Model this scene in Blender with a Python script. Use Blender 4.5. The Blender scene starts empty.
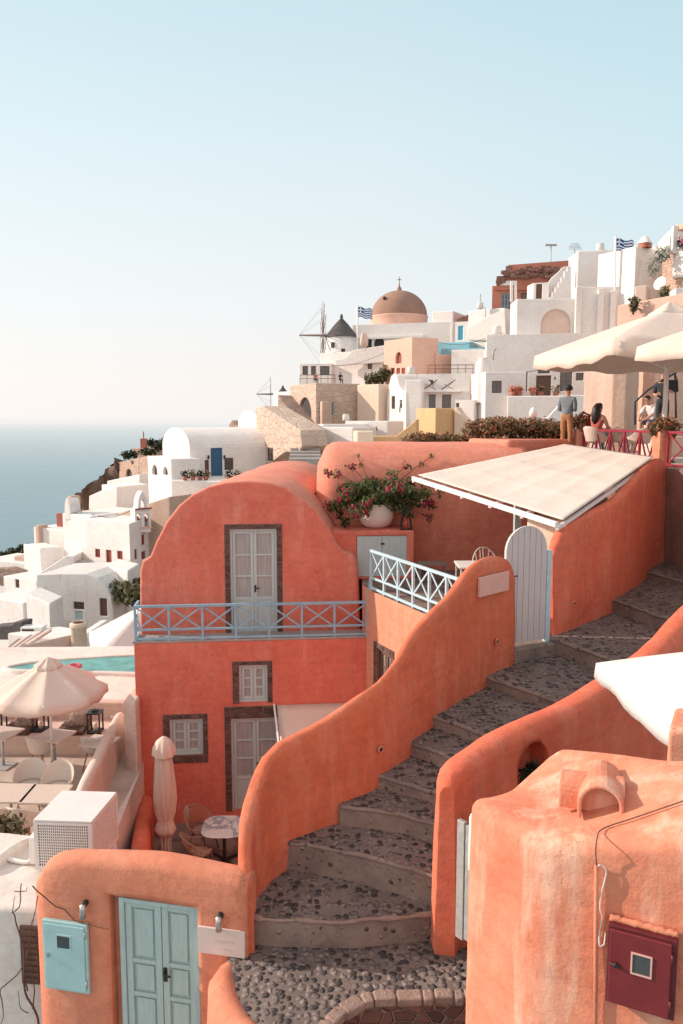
import bpy, bmesh, math, random
from mathutils import Vector, Matrix, noise
random.seed(7)
scene = bpy.context.scene
C = scene.collection
PI = math.pi
# ---------------------------------------------------------------- camera
FPX = 800.0; CX, CY = 341.5, 512.0
PITCH = math.atan(94.0/FPX)
cP, sP = math.cos(PITCH), math.sin(PITCH)
cam = bpy.data.cameras.new('camera'); cam_o = bpy.data.objects.new('camera', cam); C.objects.link(cam_o)
cam.sensor_fit = 'VERTICAL'; cam.sensor_height = 36.0; cam.lens = FPX/1024*36.0
cam.clip_start = 0.1; cam.clip_end = 200000
cam_o.rotation_euler = (PI/2-PITCH, 0, 0)
scene.camera = cam_o
scene.view_settings.view_transform = 'Standard'; scene.view_settings.look = 'None'
scene.view_settings.exposure = 0; scene.view_settings.gamma = 1
def ray(px, py):
    dx = (px-CX)/FPX; dy = -(py-CY)/FPX
    return Vector((dx, cP+dy*sP, -sP+dy*cP))
def at(px, py, Y):
    d = ray(px, py); return d*(Y/d.y)
def atz(px, py, z):
    d = ray(px, py); return d*(z/d.z)
# ---------------------------------------------------------------- sun and sky
SUN_EL = math.radians(25); SUN_H = Vector((-0.985, 0.172, 0)).normalized()
sun_dir = Vector((SUN_H.x*math.cos(SUN_EL), SUN_H.y*math.cos(SUN_EL), math.sin(SUN_EL)))
sl = bpy.data.lights.new('sun', 'SUN'); sl.energy = 5.0; sl.angle = math.radians(0.6); sl.color = (1.0, 0.85, 0.72)
so = bpy.data.objects.new('sun', sl); C.objects.link(so); so.rotation_euler = sun_dir.to_track_quat('Z', 'Y').to_euler()
W = bpy.data.worlds.new('World'); scene.world = W; W.use_nodes = True
nt = W.node_tree; nt.nodes.clear()
def N(nt, t, **k):
    n = nt.nodes.new(t)
    for a, b in k.items(): setattr(n, a, b)
    return n
def ramp(nt, stops, interp='LINEAR'):
    r = N(nt, 'ShaderNodeValToRGB'); r.color_ramp.interpolation = interp
    e = r.color_ramp.elements
    while len(e) > 1: e.remove(e[-1])
    e[0].position = stops[0][0]; e[0].color = tuple(stops[0][1])+(1,)
    for p, c in stops[1:]:
        q = e.new(p); q.color = tuple(c)+(1,)
    return r
def g(v): return (v, v, v)
out = N(nt, 'ShaderNodeOutputWorld')
sky = N(nt, 'ShaderNodeTexSky'); sky.sky_type = 'NISHITA'; sky.sun_disc = False
sky.sun_elevation = SUN_EL; sky.sun_rotation = math.atan2(SUN_H.x, SUN_H.y); sky.air_density = 1.0; sky.dust_density = 2.0; sky.altitude = 100
bg1 = N(nt, 'ShaderNodeBackground'); bg1.inputs[1].default_value = 0.10
nt.links.new(sky.outputs[0], bg1.inputs[0])
tc = N(nt, 'ShaderNodeTexCoord'); sx = N(nt, 'ShaderNodeSeparateXYZ'); nt.links.new(tc.outputs['Generated'], sx.inputs[0])
HAZE = (0.96, 0.915, 0.89)
rp = ramp(nt, [(0.0, HAZE), (0.05, (0.93, 0.89, 0.87)), (0.14, (0.87, 0.90, 0.90)), (0.30, (0.74, 0.86, 0.895)), (0.46, (0.59, 0.775, 0.84)), (0.56, (0.58, 0.76, 0.83)), (0.70, (0.72, 0.74, 0.76)), (1.0, (0.74, 0.72, 0.72))])  # stops near the zenith, out of view, warmed as added fill
nt.links.new(sx.outputs['Z'], rp.inputs[0])
rx = ramp(nt, [(0.0, g(1.06)), (0.36, g(1.03)), (0.52, g(1.0)), (0.72, (0.84, 0.94, 0.97)), (1.0, (0.8, 0.86, 0.92))])
ma = N(nt, 'ShaderNodeMath', operation='MULTIPLY_ADD'); ma.inputs[1].default_value = 0.5; ma.inputs[2].default_value = 0.5
nt.links.new(sx.outputs['X'], ma.inputs[0]); nt.links.new(ma.outputs[0], rx.inputs[0])
mm = N(nt, 'ShaderNodeMix', data_type='RGBA', blend_type='MULTIPLY'); mm.inputs[0].default_value = 1
nt.links.new(rp.outputs[0], mm.inputs[6]); nt.links.new(rx.outputs[0], mm.inputs[7])
# sky behind the viewer brightened and warmed as added fill for shaded fronts
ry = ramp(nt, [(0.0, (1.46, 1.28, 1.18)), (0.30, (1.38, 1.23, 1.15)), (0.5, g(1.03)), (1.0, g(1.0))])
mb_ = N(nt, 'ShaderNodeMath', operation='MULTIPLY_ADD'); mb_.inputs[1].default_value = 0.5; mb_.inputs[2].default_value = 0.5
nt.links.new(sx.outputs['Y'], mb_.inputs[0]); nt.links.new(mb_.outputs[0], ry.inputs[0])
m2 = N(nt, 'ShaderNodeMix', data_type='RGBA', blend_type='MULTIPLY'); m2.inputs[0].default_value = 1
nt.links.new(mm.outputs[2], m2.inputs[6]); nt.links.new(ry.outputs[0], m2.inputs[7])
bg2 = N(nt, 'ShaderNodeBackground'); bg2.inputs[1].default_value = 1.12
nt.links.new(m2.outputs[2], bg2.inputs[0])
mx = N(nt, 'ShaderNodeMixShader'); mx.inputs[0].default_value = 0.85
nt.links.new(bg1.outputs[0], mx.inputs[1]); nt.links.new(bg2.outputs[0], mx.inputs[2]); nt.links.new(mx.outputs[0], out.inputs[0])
# ---------------------------------------------------------------- materials
def new_mat(name):
    m = bpy.data.materials.new(name); m.use_nodes = True; nt = m.node_tree; nt.nodes.clear()
    o = N(nt, 'ShaderNodeOutputMaterial'); b = N(nt, 'ShaderNodeBsdfPrincipled'); nt.links.new(b.outputs[0], o.inputs[0])
    return m, nt, b
def noise_n(nt, scale, detail=5, rough=0.6, mapscale=None, coord='Object'):
    tc = N(nt, 'ShaderNodeTexCoord'); n = N(nt, 'ShaderNodeTexNoise'); n.inputs['Scale'].default_value = scale
    n.inputs['Detail'].default_value = detail; n.inputs['Roughness'].default_value = rough
    src = tc.outputs[coord]
    if mapscale:
        mp = N(nt, 'ShaderNodeMapping'); mp.inputs['Scale'].default_value = mapscale; nt.links.new(src, mp.inputs[0]); src = mp.outputs[0]
    nt.links.new(src, n.inputs['Vector']); return n
def mixc(nt, fac, a, b, mode='MIX'):
    m = N(nt, 'ShaderNodeMix', data_type='RGBA', blend_type=mode)
    for v, i in ((fac, 0), (a, 6), (b, 7)):
        if isinstance(v, (int, float)): m.inputs[i].default_value = v
        elif isinstance(v, tuple): m.inputs[i].default_value = v+(1,) if len(v) == 3 else v
        else: nt.links.new(v, m.inputs[i])
    return m.outputs[2]
def rmp(nt, src, a, b):
    r = N(nt, 'ShaderNodeMapRange'); r.inputs[1].default_value = a; r.inputs[2].default_value = b; r.clamp = True
    nt.links.new(src, r.inputs[0]); return r.outputs[0]
def plaster(name, c1, c2, c3, big=0.7, streak=0.35, bump=0.25, rough=0.85, grime=None, cracks=0.0, fine=38, brush=0.10):
    m, nt, b = new_mat(name)
    n1 = noise_n(nt, big, 7, 0.62); n9 = noise_n(nt, big*3.1, 8, 0.7); s9 = N(nt, 'ShaderNodeMath', operation='MULTIPLY_ADD'); s9.inputs[1].default_value = 0.7; nt.links.new(n9.outputs[0], s9.inputs[0]); nt.links.new(n1.outputs[0], s9.inputs[2])
    col = mixc(nt, rmp(nt, s9.outputs[0], 0.68, 1.02), c1, c2)
    n2 = noise_n(nt, 1.0, 5, 0.65, (3.2, 3.2, 0.55)); f = rmp(nt, n2.outputs[0], 0.50, 0.74)
    ml = N(nt, 'ShaderNodeMath', operation='MULTIPLY'); ml.inputs[1].default_value = streak; nt.links.new(f, ml.inputs[0])
    col = mixc(nt, ml.outputs[0], col, c3)
    n3 = noise_n(nt, 9, 6, 0.7); col = mixc(nt, rmp(nt, n3.outputs[0], 0.25, 0.75), mixc(nt, 1.0, col, g(0.84), 'MULTIPLY'), mixc(nt, 1.0, col, g(1.10), 'MULTIPLY'))
    if grime:
        n5 = noise_n(nt, 2.3, 8, 0.75); f5 = rmp(nt, n5.outputs[0], 0.615, 0.665)
        m5 = N(nt, 'ShaderNodeMath', operation='MULTIPLY'); m5.inputs[1].default_value = grime[1]; nt.links.new(f5, m5.inputs[0])
        col = mixc(nt, m5.outputs[0], col, grime[0])
    n7 = noise_n(nt, 1.0, 4, 0.6, (1.6, 1.6, 11.0)); n8 = noise_n(nt, 0.45, 5, 0.7)
    col = mixc(nt, rmp(nt, n7.outputs[0], 0.3, 0.7), mixc(nt, 1.0, col, g(1-0.5*brush), 'MULTIPLY'), mixc(nt, 1.0, col, g(1+0.5*brush), 'MULTIPLY'))
    col = mixc(nt, rmp(nt, n8.outputs[0], 0.35, 0.68), mixc(nt, 1.0, col, (1-brush*.6, 1-brush*1.1, 1-brush*1.2), 'MULTIPLY'), col)
    # hairline cracks, only in patches
    vk = N(nt, 'ShaderNodeTexVoronoi', feature='DISTANCE_TO_EDGE'); vk.inputs['Scale'].default_value = 1.15
    tk = N(nt, 'ShaderNodeTexCoord'); wk = noise_n(nt, 2.4, 6, 0.7); vv = N(nt, 'ShaderNodeVectorMath', operation='MULTIPLY_ADD'); vv.inputs[1].default_value = (0.8, 0.8, 0.8)
    nt.links.new(wk.outputs['Color'], vv.inputs[0]); nt.links.new(tk.outputs['Object'], vv.inputs[2]); nt.links.new(vv.outputs[0], vk.inputs['Vector'])
    ck = rmp(nt, vk.outputs[0], 0.007, 0.0); pk = noise_n(nt, 0.6, 3); fk = N(nt, 'ShaderNodeMath', operation='MULTIPLY'); nt.links.new(ck, fk.inputs[0]); nt.links.new(rmp(nt, pk.outputs[0], 0.5, 0.6), fk.inputs[1])
    col = mixc(nt, fk.outputs[0], col, mixc(nt, 1.0, col, g(0.42), 'MULTIPLY'))
    nt.links.new(col, b.inputs['Base Color']); b.inputs['Roughness'].default_value = rough
    b.inputs['Specular IOR Level'].default_value = 0.25
    n4 = noise_n(nt, fine, 6, 0.6); n6 = noise_n(nt, 5, 4, 0.6)
    ad = N(nt, 'ShaderNodeMath', operation='MULTIPLY_ADD'); ad.inputs[1].default_value = 2.2
    nt.links.new(n6.outputs[0], ad.inputs[0]); nt.links.new(n4.outputs[0], ad.inputs[2])
    h = ad.outputs[0]
    if cracks:
        v = N(nt, 'ShaderNodeTexVoronoi', feature='DISTANCE_TO_EDGE'); v.inputs['Scale'].default_value = 0.9
        tcn = N(nt, 'ShaderNodeTexCoord'); wn = noise_n(nt, 3, 4); va = N(nt, 'ShaderNodeVectorMath', operation='MULTIPLY_ADD')
        va.inputs[1].default_value = (0.5, 0.5, 0.5); nt.links.new(wn.outputs['Color'], va.inputs[0]); nt.links.new(tcn.outputs['Object'], va.inputs[2]); nt.links.new(va.outputs[0], v.inputs['Vector'])
        cr = rmp(nt, v.outputs[0], 0.0, 0.012)
        a2 = N(nt, 'ShaderNodeMath', operation='MULTIPLY_ADD'); a2.inputs[1].default_value = cracks; nt.links.new(cr, a2.inputs[0]); nt.links.new(h, a2.inputs[2]); h = a2.outputs[0]
    bp = N(nt, 'ShaderNodeBump'); bp.inputs['Strength'].default_value = bump; bp.inputs['Distance'].default_value = 0.02
    nt.links.new(h, bp.inputs['Height']); nt.links.new(bp.outputs[0], b.inputs['Normal'])
    return m
def simple(name, c, rough=0.6, metal=0.0, var=0.12, scale=14, bump=0.0, spec=0.4, mapscale=None):
    m, nt, b = new_mat(name)
    n = noise_n(nt, scale, 5, 0.6, mapscale)
    col = mixc(nt, rmp(nt, n.outputs[0], 0.3, 0.7), tuple(x*(1-var) for x in c), tuple(min(1, x*(1+var)) for x in c))
    nt.links.new(col, b.inputs['Base Color']); b.inputs['Roughness'].default_value = rough; b.inputs['Metallic'].default_value = metal
    b.inputs['Specular IOR Level'].default_value = spec
    if bump:
        bp = N(nt, 'ShaderNodeBump'); bp.inputs['Strength'].default_value = bump; bp.inputs['Distance'].default_value = 0.01
        nt.links.new(n.outputs[0], bp.inputs['Height']); nt.links.new(bp.outputs[0], b.inputs['Normal'])
    return m
def cloth(name, c, trans=0.35, var=0.06):
    m, nt, b = new_mat(name)
    n = noise_n(nt, 3, 5, 0.6); col = mixc(nt, rmp(nt, n.outputs[0], 0.3, 0.7), tuple(x*(1-var) for x in c), c)
    nt.links.new(col, b.inputs['Base Color']); b.inputs['Roughness'].default_value = 0.9; b.inputs['Specular IOR Level'].default_value = 0.1
    tr = N(nt, 'ShaderNodeBsdfTranslucent'); nt.links.new(col, tr.inputs[0])
    ms = N(nt, 'ShaderNodeMixShader'); ms.inputs[0].default_value = trans
    o = [x for x in nt.nodes if x.type == 'OUTPUT_MATERIAL'][0]
    nt.links.new(b.outputs[0], ms.inputs[1]); nt.links.new(tr.outputs[0], ms.inputs[2]); nt.links.new(ms.outputs[0], o.inputs[0])
    n4 = noise_n(nt, 5, 4, 0.5)
    bp = N(nt, 'ShaderNodeBump'); bp.inputs['Strength'].default_value = 0.35; bp.inputs['Distance'].default_value = 0.04
    nt.links.new(n4.outputs[0], bp.inputs['Height']); nt.links.new(bp.outputs[0], b.inputs['Normal'])
    return m
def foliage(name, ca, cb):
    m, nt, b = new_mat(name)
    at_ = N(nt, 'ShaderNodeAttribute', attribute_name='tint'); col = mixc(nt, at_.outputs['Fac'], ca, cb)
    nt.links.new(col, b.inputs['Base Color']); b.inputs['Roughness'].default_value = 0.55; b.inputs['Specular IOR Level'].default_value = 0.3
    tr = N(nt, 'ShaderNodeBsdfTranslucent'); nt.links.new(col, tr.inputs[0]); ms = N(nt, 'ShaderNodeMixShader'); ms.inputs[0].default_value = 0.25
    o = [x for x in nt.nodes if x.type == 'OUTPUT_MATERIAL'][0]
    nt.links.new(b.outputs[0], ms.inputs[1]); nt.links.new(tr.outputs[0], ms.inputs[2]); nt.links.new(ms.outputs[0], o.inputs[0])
    return m
def cobble(name, scale, stone_lo, stone_hi, mortar, gap=0.10, bump=0.9):
    m, nt, b = new_mat(name)
    tc = N(nt, 'ShaderNodeTexCoord'); wn = noise_n(nt, 7, 3); va = N(nt, 'ShaderNodeVectorMath', operation='MULTIPLY_ADD')
    va.inputs[1].default_value = (0.09, 0.09, 0.0); nt.links.new(wn.outputs['Color'], va.inputs[0]); nt.links.new(tc.outputs['Object'], va.inputs[2])
    vc = N(nt, 'ShaderNodeTexVoronoi', feature='F1'); ve = vc
    for v in (vc,):
        v.inputs['Scale'].default_value = scale; v.inputs['Randomness'].default_value = 0.82; nt.links.new(va.outputs[0], v.inputs['Vector'])
    sp = N(nt, 'ShaderNodeSeparateColor'); nt.links.new(vc.outputs['Color'], sp.inputs[0])
    # threshold differs per stone, so stones differ in size
    th = N(nt, 'ShaderNodeMath', operation='MULTIPLY_ADD'); th.inputs[1].default_value = 0.16; th.inputs[2].default_value = gap; nt.links.new(sp.outputs[1], th.inputs[0])
    df = N(nt, 'ShaderNodeMath', operation='SUBTRACT'); nt.links.new(th.outputs[0], df.inputs[0]); nt.links.new(ve.outputs['Distance'], df.inputs[1])
    mask = rmp(nt, df.outputs[0], 0.0, 0.06); dome = rmp(nt, df.outputs[0], 0.0, 0.30)
    r = ramp(nt, [(0.0, stone_lo), (0.30, stone_lo), (0.45, tuple((a+b_)/2 for a, b_ in zip(stone_lo, stone_hi))), (1.0, stone_hi)]); nt.links.new(sp.outputs[0], r.inputs[0])
    n = noise_n(nt, 22, 6, 0.7); n0 = noise_n(nt, 1.7, 5, 0.7)
    st = mixc(nt, rmp(nt, n.outputs[0], 0.3, 0.75), r.outputs[0], mixc(nt, 1.0, r.outputs[0], g(1.9), 'MULTIPLY'))
    mo = mixc(nt, rmp(nt, n0.outputs[0], 0.35, 0.65), mortar, tuple(x*0.6 for x in mortar)); mo = mixc(nt, rmp(nt, n.outputs[0], 0.3, 0.7), mixc(nt, 1.0, mo, g(0.75), 'MULTIPLY'), mo)
    nt.links.new(mixc(nt, mask, mo, st), b.inputs['Base Color']); b.inputs['Roughness'].default_value = 0.75
    ad = N(nt, 'ShaderNodeMath', operation='MULTIPLY_ADD'); ad.inputs[1].default_value = 0.22; nt.links.new(n.outputs[0], ad.inputs[0]); nt.links.new(dome, ad.inputs[2])
    bp = N(nt, 'ShaderNodeBump'); bp.inputs['Strength'].default_value = bump; bp.inputs['Distance'].default_value = 0.035
    nt.links.new(ad.outputs[0], bp.inputs['Height']); nt.links.new(bp.outputs[0], b.inputs['Normal'])
    return m
def rubble(name, c_lo, c_hi, mortar, scale=3.0):
    m, nt, b = new_mat(name)
    tc = N(nt, 'ShaderNodeTexCoord'); mp = N(nt, 'ShaderNodeMapping'); mp.inputs['Scale'].default_value = (1, 1, 1.6); nt.links.new(tc.outputs['Object'], mp.inputs[0])
    ve = N(nt, 'ShaderNodeTexVoronoi', feature='DISTANCE_TO_EDGE'); vc = N(nt, 'ShaderNodeTexVoronoi', feature='F1')
    for v in (ve, vc): v.inputs['Scale'].default_value = scale; nt.links.new(mp.outputs[0], v.inputs['Vector'])
    sp = N(nt, 'ShaderNodeSeparateColor'); nt.links.new(vc.outputs['Color'], sp.inputs[0])
    col = mixc(nt, sp.outputs[0], c_lo, c_hi); mask = rmp(nt, ve.outputs[0], 0.03, 0.09)
    nt.links.new(mixc(nt, mask, mortar, col), b.inputs['Base Color']); b.inputs['Roughness'].default_value = 0.9
    bp = N(nt, 'ShaderNodeBump'); bp.inputs['Strength'].default_value = 0.8; bp.inputs['Distance'].default_value = 0.08
    nt.links.new(mask, bp.inputs['Height']); nt.links.new(bp.outputs[0], b.inputs['Normal'])
    return m
M = {}
M['coral'] = plaster('coral plaster', (0.73, 0.212, 0.150), (0.66, 0.165, 0.115), (0.79, 0.34, 0.265), big=0.8, streak=0.55, bump=0.28, grime=((0.70, 0.30, 0.22), 0.35))
M['coral_sunlit'] = plaster('coral plaster in sunlit pink', (0.74, 0.285, 0.20), (0.68, 0.235, 0.16), (0.77, 0.40, 0.31), big=0.6, streak=0.4, bump=0.3, grime=((0.33, 0.14, 0.11), 0.4))  # coral made paler and pinker: sun on the vault put into the colour
M['orange'] = plaster('orange plaster', (0.68, 0.19, 0.10), (0.60, 0.148, 0.075), (0.75, 0.32, 0.215), big=0.9, streak=0.55, bump=0.30, grime=((0.72, 0.34, 0.22), 0.4))
M['red'] = plaster('deep red orange plaster', (0.70, 0.155, 0.088), (0.73, 0.195, 0.112), (0.77, 0.31, 0.21), big=1.0, streak=0.5, bump=0.35, grime=((0.74, 0.38, 0.28), 0.4))
M['salmon'] = plaster('salmon plaster', (0.69, 0.275, 0.17), (0.64, 0.225, 0.135), (0.74, 0.38, 0.26), big=1.0, streak=0.5, bump=0.3, grime=((0.45, 0.17, 0.11), 0.35))
M['block'] = plaster('weathered apricot plaster', (0.75, 0.305, 0.19), (0.69, 0.21, 0.125), (0.86, 0.60, 0.46), big=1.3, streak=0.9, bump=0.28, grime=((0.50, 0.17, 0.10), 0.45), cracks=0.25)
M['pinkwhite'] = plaster('pinkish limewash', (0.74, 0.58, 0.50), (0.70, 0.53, 0.45), (0.78, 0.66, 0.60), bump=0.25, grime=((0.5, 0.36, 0.3), 0.3))
M['white'] = plaster('white limewash', (0.84, 0.80, 0.77), (0.81, 0.765, 0.735), (0.73, 0.68, 0.645), big=0.25, streak=0.3, bump=0.25, grime=((0.62, 0.56, 0.51), 0.30), fine=14)
M['whitenear'] = plaster('warm white plaster', (0.78, 0.72, 0.67), (0.73, 0.66, 0.60), (0.68, 0.60, 0.54), big=0.8, streak=0.3, bump=0.25, grime=((0.55, 0.45, 0.39), 0.30))
M['stained'] = plaster('stained white limewash', (0.72, 0.70, 0.68), (0.66, 0.64, 0.62), (0.50, 0.46, 0.43), big=0.3, streak=0.6, bump=0.3, grime=((0.36, 0.30, 0.27), 0.6), fine=14)
M['tan'] = plaster('tan render', (0.60, 0.445, 0.36), (0.51, 0.37, 0.295), (0.44, 0.32, 0.26), big=0.35, streak=0.5, bump=0.4, grime=((0.38, 0.27, 0.21), 0.5), fine=10)
M['cream'] = plaster('cream render', (0.76, 0.62, 0.50), (0.72, 0.57, 0.45), (0.66, 0.52, 0.42), big=0.3, streak=0.4, bump=0.3, fine=12)
M['pink'] = plaster('pale pink render', (0.76, 0.50, 0.40), (0.72, 0.45, 0.35), (0.66, 0.40, 0.32), big=0.3, streak=0.4, bump=0.3, fine=12)
M['ochre'] = plaster('ochre render', (0.74, 0.47, 0.25), (0.69, 0.42, 0.22), (0.78, 0.56, 0.36), big=0.3, streak=0.4, bump=0.25, fine=12)
M['terracotta'] = plaster('terracotta render', (0.50, 0.20, 0.14), (0.45, 0.17, 0.12), (0.42, 0.18, 0.13), big=0.3, streak=0.4, bump=0.3, fine=12)
M['blue'] = plaster('turquoise render', (0.30, 0.55, 0.64), (0.24, 0.50, 0.60), (0.4, 0.6, 0.66), big=0.3, streak=0.4, bump=0.3, fine=12)
M['dome'] = plaster('brown plaster dome', (0.37, 0.225, 0.17), (0.32, 0.19, 0.145), (0.28, 0.175, 0.145), big=0.3, streak=0.4, bump=0.35, grime=((0.27, 0.19, 0.16), 0.4), fine=10)
M['grey_flat'] = plaster('grey cement roof', (0.42, 0.38, 0.36), (0.36, 0.33, 0.31), (0.46, 0.42, 0.39), big=0.4, streak=0.2, bump=0.2, fine=12)
M['riser'] = plaster('grey stair mortar', (0.33, 0.25, 0.22), (0.24, 0.18, 0.16), (0.46, 0.33, 0.28), big=2.0, streak=0.5, bump=0.6, grime=((0.13, 0.11, 0.10), 0.6))
M['nosing'] = plaster('pale worn mortar', (0.40, 0.285, 0.24), (0.30, 0.215, 0.18), (0.48, 0.35, 0.30), big=3, streak=0.3, bump=0.8, grime=((0.28, 0.2, 0.17), 0.6))
M['cobble'] = cobble('cobbled treads', 12.5, (0.040, 0.034, 0.034), (0.185, 0.145, 0.135), (0.25, 0.19, 0.165), gap=0.46)
M['riser'] = cobble('rough stair risers', 10.0, (0.07, 0.055, 0.05), (0.26, 0.195, 0.17), (0.34, 0.25, 0.21), gap=0.16, bump=1.0)
M['stonetan'] = rubble('tan field stone', (0.50, 0.36, 0.28), (0.60, 0.46, 0.37), (0.55, 0.415, 0.335), 1.0)
M['rubble'] = rubble('pink rubble stone', (0.50, 0.30, 0.22), (0.62, 0.42, 0.32), (0.66, 0.48, 0.39), 1.6)
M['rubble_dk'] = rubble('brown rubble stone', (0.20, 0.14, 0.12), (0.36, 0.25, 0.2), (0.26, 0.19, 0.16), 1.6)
M['stone_frame'] = rubble('dark volcanic stone blocks', (0.075, 0.04, 0.036), (0.17, 0.095, 0.08), (0.20, 0.11, 0.09), 7.0)
M['stone_mortar'] = simple('brown stone mortar', (0.27, 0.145, 0.12), 0.9, var=.25, scale=12, bump=.2)
M['peach'] = plaster('pale peach plaster', (0.75, 0.33, 0.21), (0.70, 0.26, 0.16), (0.80, 0.43, 0.30), big=0.9, streak=0.4, bump=0.25)
M['pinktan'] = plaster('pinkish tan render', (0.60, 0.45, 0.37), (0.52, 0.38, 0.31), (0.68, 0.54, 0.46), big=0.6, streak=0.6, bump=0.5, grime=((0.42, 0.31, 0.26), 0.5), fine=14)
M['brownwall'] = plaster('dull brown render', (0.30, 0.165, 0.13), (0.22, 0.125, 0.10), (0.38, 0.22, 0.18), big=0.8, streak=0.5, bump=0.5, grime=((0.14, 0.09, 0.08), 0.5))
M['brick'] = rubble('dark kerb bricks', (0.09, 0.05, 0.045), (0.30, 0.14, 0.105), (0.30, 0.20, 0.165), 5.5)
M['flag'] = rubble('stone flag floor', (0.22, 0.15, 0.125), (0.30, 0.215, 0.18), (0.17, 0.12, 0.10), 1.3)
M['deck'] = simple('pale terrace paving', (0.50, 0.40, 0.34), 0.8, var=0.15, scale=2, bump=0.1)
M['pale_paint'] = simple('pale grey blue paint', (0.48, 0.545, 0.545), 0.5, var=0.07, scale=9, bump=0.12, mapscale=(6, 6, 0.6))
M['gate_paint'] = simple('pale grey gate paint', (0.56, 0.52, 0.51), 0.55, var=0.07, scale=9, bump=0.12, mapscale=(6, 6, 0.6))
M['rail_blue'] = simple('light blue rail paint', (0.27, 0.43, 0.54), 0.5, var=0.15, scale=8, bump=0.1)
M['rail_white'] = simple('pale blue rail paint', (0.47, 0.62, 0.69), 0.5, var=0.10, scale=8, bump=0.1)
M['door_blue'] = simple('aqua door paint', (0.40, 0.51, 0.49), 0.5, var=0.10, scale=7, bump=0.15, mapscale=(5, 5, 0.7))
M['box_blue'] = simple('aqua metal paint', (0.38, 0.57, 0.57), 0.45, var=0.09, scale=4, bump=0.06)
M['burgundy'] = simple('burgundy metal paint', (0.175, 0.021, 0.024), 0.42, var=0.14, scale=7, bump=0.08)
M['burg_dk'] = simple('dark burgundy paint', (0.12, 0.015, 0.018), 0.5, var=0.15)
M['red_rail'] = simple('raspberry rail paint', (0.28, 0.022, 0.04), 0.45, var=0.15)
M['glass'] = simple('dark window glass', (0.06, 0.062, 0.066), 0.08, var=0.2, spec=0.8)
M['curtain'] = simple('pale curtain behind glass', (0.36, 0.345, 0.34), 0.35, var=0.25, scale=5, spec=0.6, mapscale=(9, 9, 0.4))
M['dark'] = simple('dark void', (0.05, 0.042, 0.04), 0.8)
M['frame_brown'] = simple('brown timber', (0.14, 0.075, 0.055), 0.65, var=0.25)
M['door_red'] = simple('brick red timber', (0.30, 0.065, 0.05), 0.6, var=0.2)
M['door_navy'] = simple('navy door paint', (0.03, 0.10, 0.20), 0.5, var=0.15)
M['turq'] = simple('turquoise paint', (0.12, 0.42, 0.55), 0.5)
M['white_paint'] = simple('white metal paint', (0.78, 0.75, 0.72), 0.45, var=0.05)
M['ac'] = simple('off white steel', (0.74, 0.68, 0.64), 0.45, var=0.05, scale=3)
M['ac_dark'] = simple('shaded louvre void', (0.16, 0.11, 0.10), 0.8)
M['black'] = simple('black iron', (0.025, 0.022, 0.022), 0.5, var=0.3)
M['steel'] = simple('brushed steel', (0.55, 0.53, 0.52), 0.35, metal=0.8, var=0.1)
M['galv'] = simple('galvanised post', (0.42, 0.42, 0.41), 0.55, metal=0.3, var=0.15)
M['canvas'] = cloth('cream canvas', (0.77, 0.62, 0.53), 0.08)
M['canvas_awn'] = cloth('bright cream canvas', (0.76, 0.64, 0.565), 0.06)
M['canvas_w'] = cloth('white canvas', (0.70, 0.665, 0.645), 0.10)
M['canvas_p'] = cloth('pinkish cream canvas', (0.82, 0.64, 0.55), 0.14)
M['wicker'] = simple('tan wicker', (0.42, 0.23, 0.16), 0.7, var=0.3, scale=40)
M['wood'] = simple('grey weathered timber', (0.24, 0.18, 0.15), 0.7, var=0.25, scale=12, mapscale=(1, 8, 8))
M['chair_shell'] = simple('beige moulded shell', (0.66, 0.54, 0.46), 0.45, var=0.04)
M['chair_leg'] = simple('beech leg', (0.42, 0.18, 0.10), 0.5, var=0.15)
M['table_top'] = simple('beige table top', (0.62, 0.49, 0.41), 0.5, var=0.06)
M['cushion'] = simple('dark brown cushion', (0.11, 0.06, 0.045), 0.9, var=0.3)
M['pillow'] = simple('patterned brown pillow', (0.28, 0.19, 0.15), 0.9, var=0.6, scale=24)
M['pot'] = simple('pale stone pot', (0.72, 0.60, 0.54), 0.7, var=0.06, bump=0.1)
M['slate'] = simple('slate thatch', (0.10, 0.085, 0.085), 0.85, var=0.3, scale=5, bump=0.4)
M['rock'] = plaster('volcanic rock', (0.23, 0.15, 0.11), (0.13, 0.095, 0.08), (0.36, 0.22, 0.15), big=0.10, streak=0.5, bump=1.0, grime=((0.07, 0.075, 0.05), 0.7), fine=1.5)
M['soil'] = plaster('dry hillside', (0.30, 0.22, 0.17), (0.22, 0.165, 0.13), (0.38, 0.30, 0.24), big=0.12, streak=0.5, bump=0.9, grime=((0.10, 0.10, 0.065), 0.7), fine=2)
M['leaf'] = foliage('bougainvillea leaf', (0.035, 0.065, 0.022), (0.17, 0.20, 0.07))
M['flower'] = foliage('magenta bracts', (0.42, 0.016, 0.075), (0.72, 0.05, 0.15))
M['hedge'] = foliage('succulent leaf', (0.09, 0.075, 0.035), (0.27, 0.18, 0.095))
M['hedge_fl'] = foliage('orange red bloom', (0.42, 0.08, 0.045), (0.62, 0.22, 0.12))
M['dkleaf'] = foliage('dark leaf', (0.012, 0.020, 0.010), (0.05, 0.065, 0.03))
M['scrub'] = foliage('dry scrub leaf', (0.06, 0.065, 0.03), (0.20, 0.17, 0.09))
M['palegreen'] = foliage('grey green leaf', (0.20, 0.23, 0.19), (0.42, 0.44, 0.37))
M['twig'] = simple('dry vine bark', (0.13, 0.065, 0.045), 0.85, var=0.3, scale=30)
M['skin'] = simple('skin', (0.52, 0.27, 0.19), 0.55, var=0.06)
M['hair'] = simple('dark hair', (0.02, 0.014, 0.012), 0.5, var=0.3)
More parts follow.
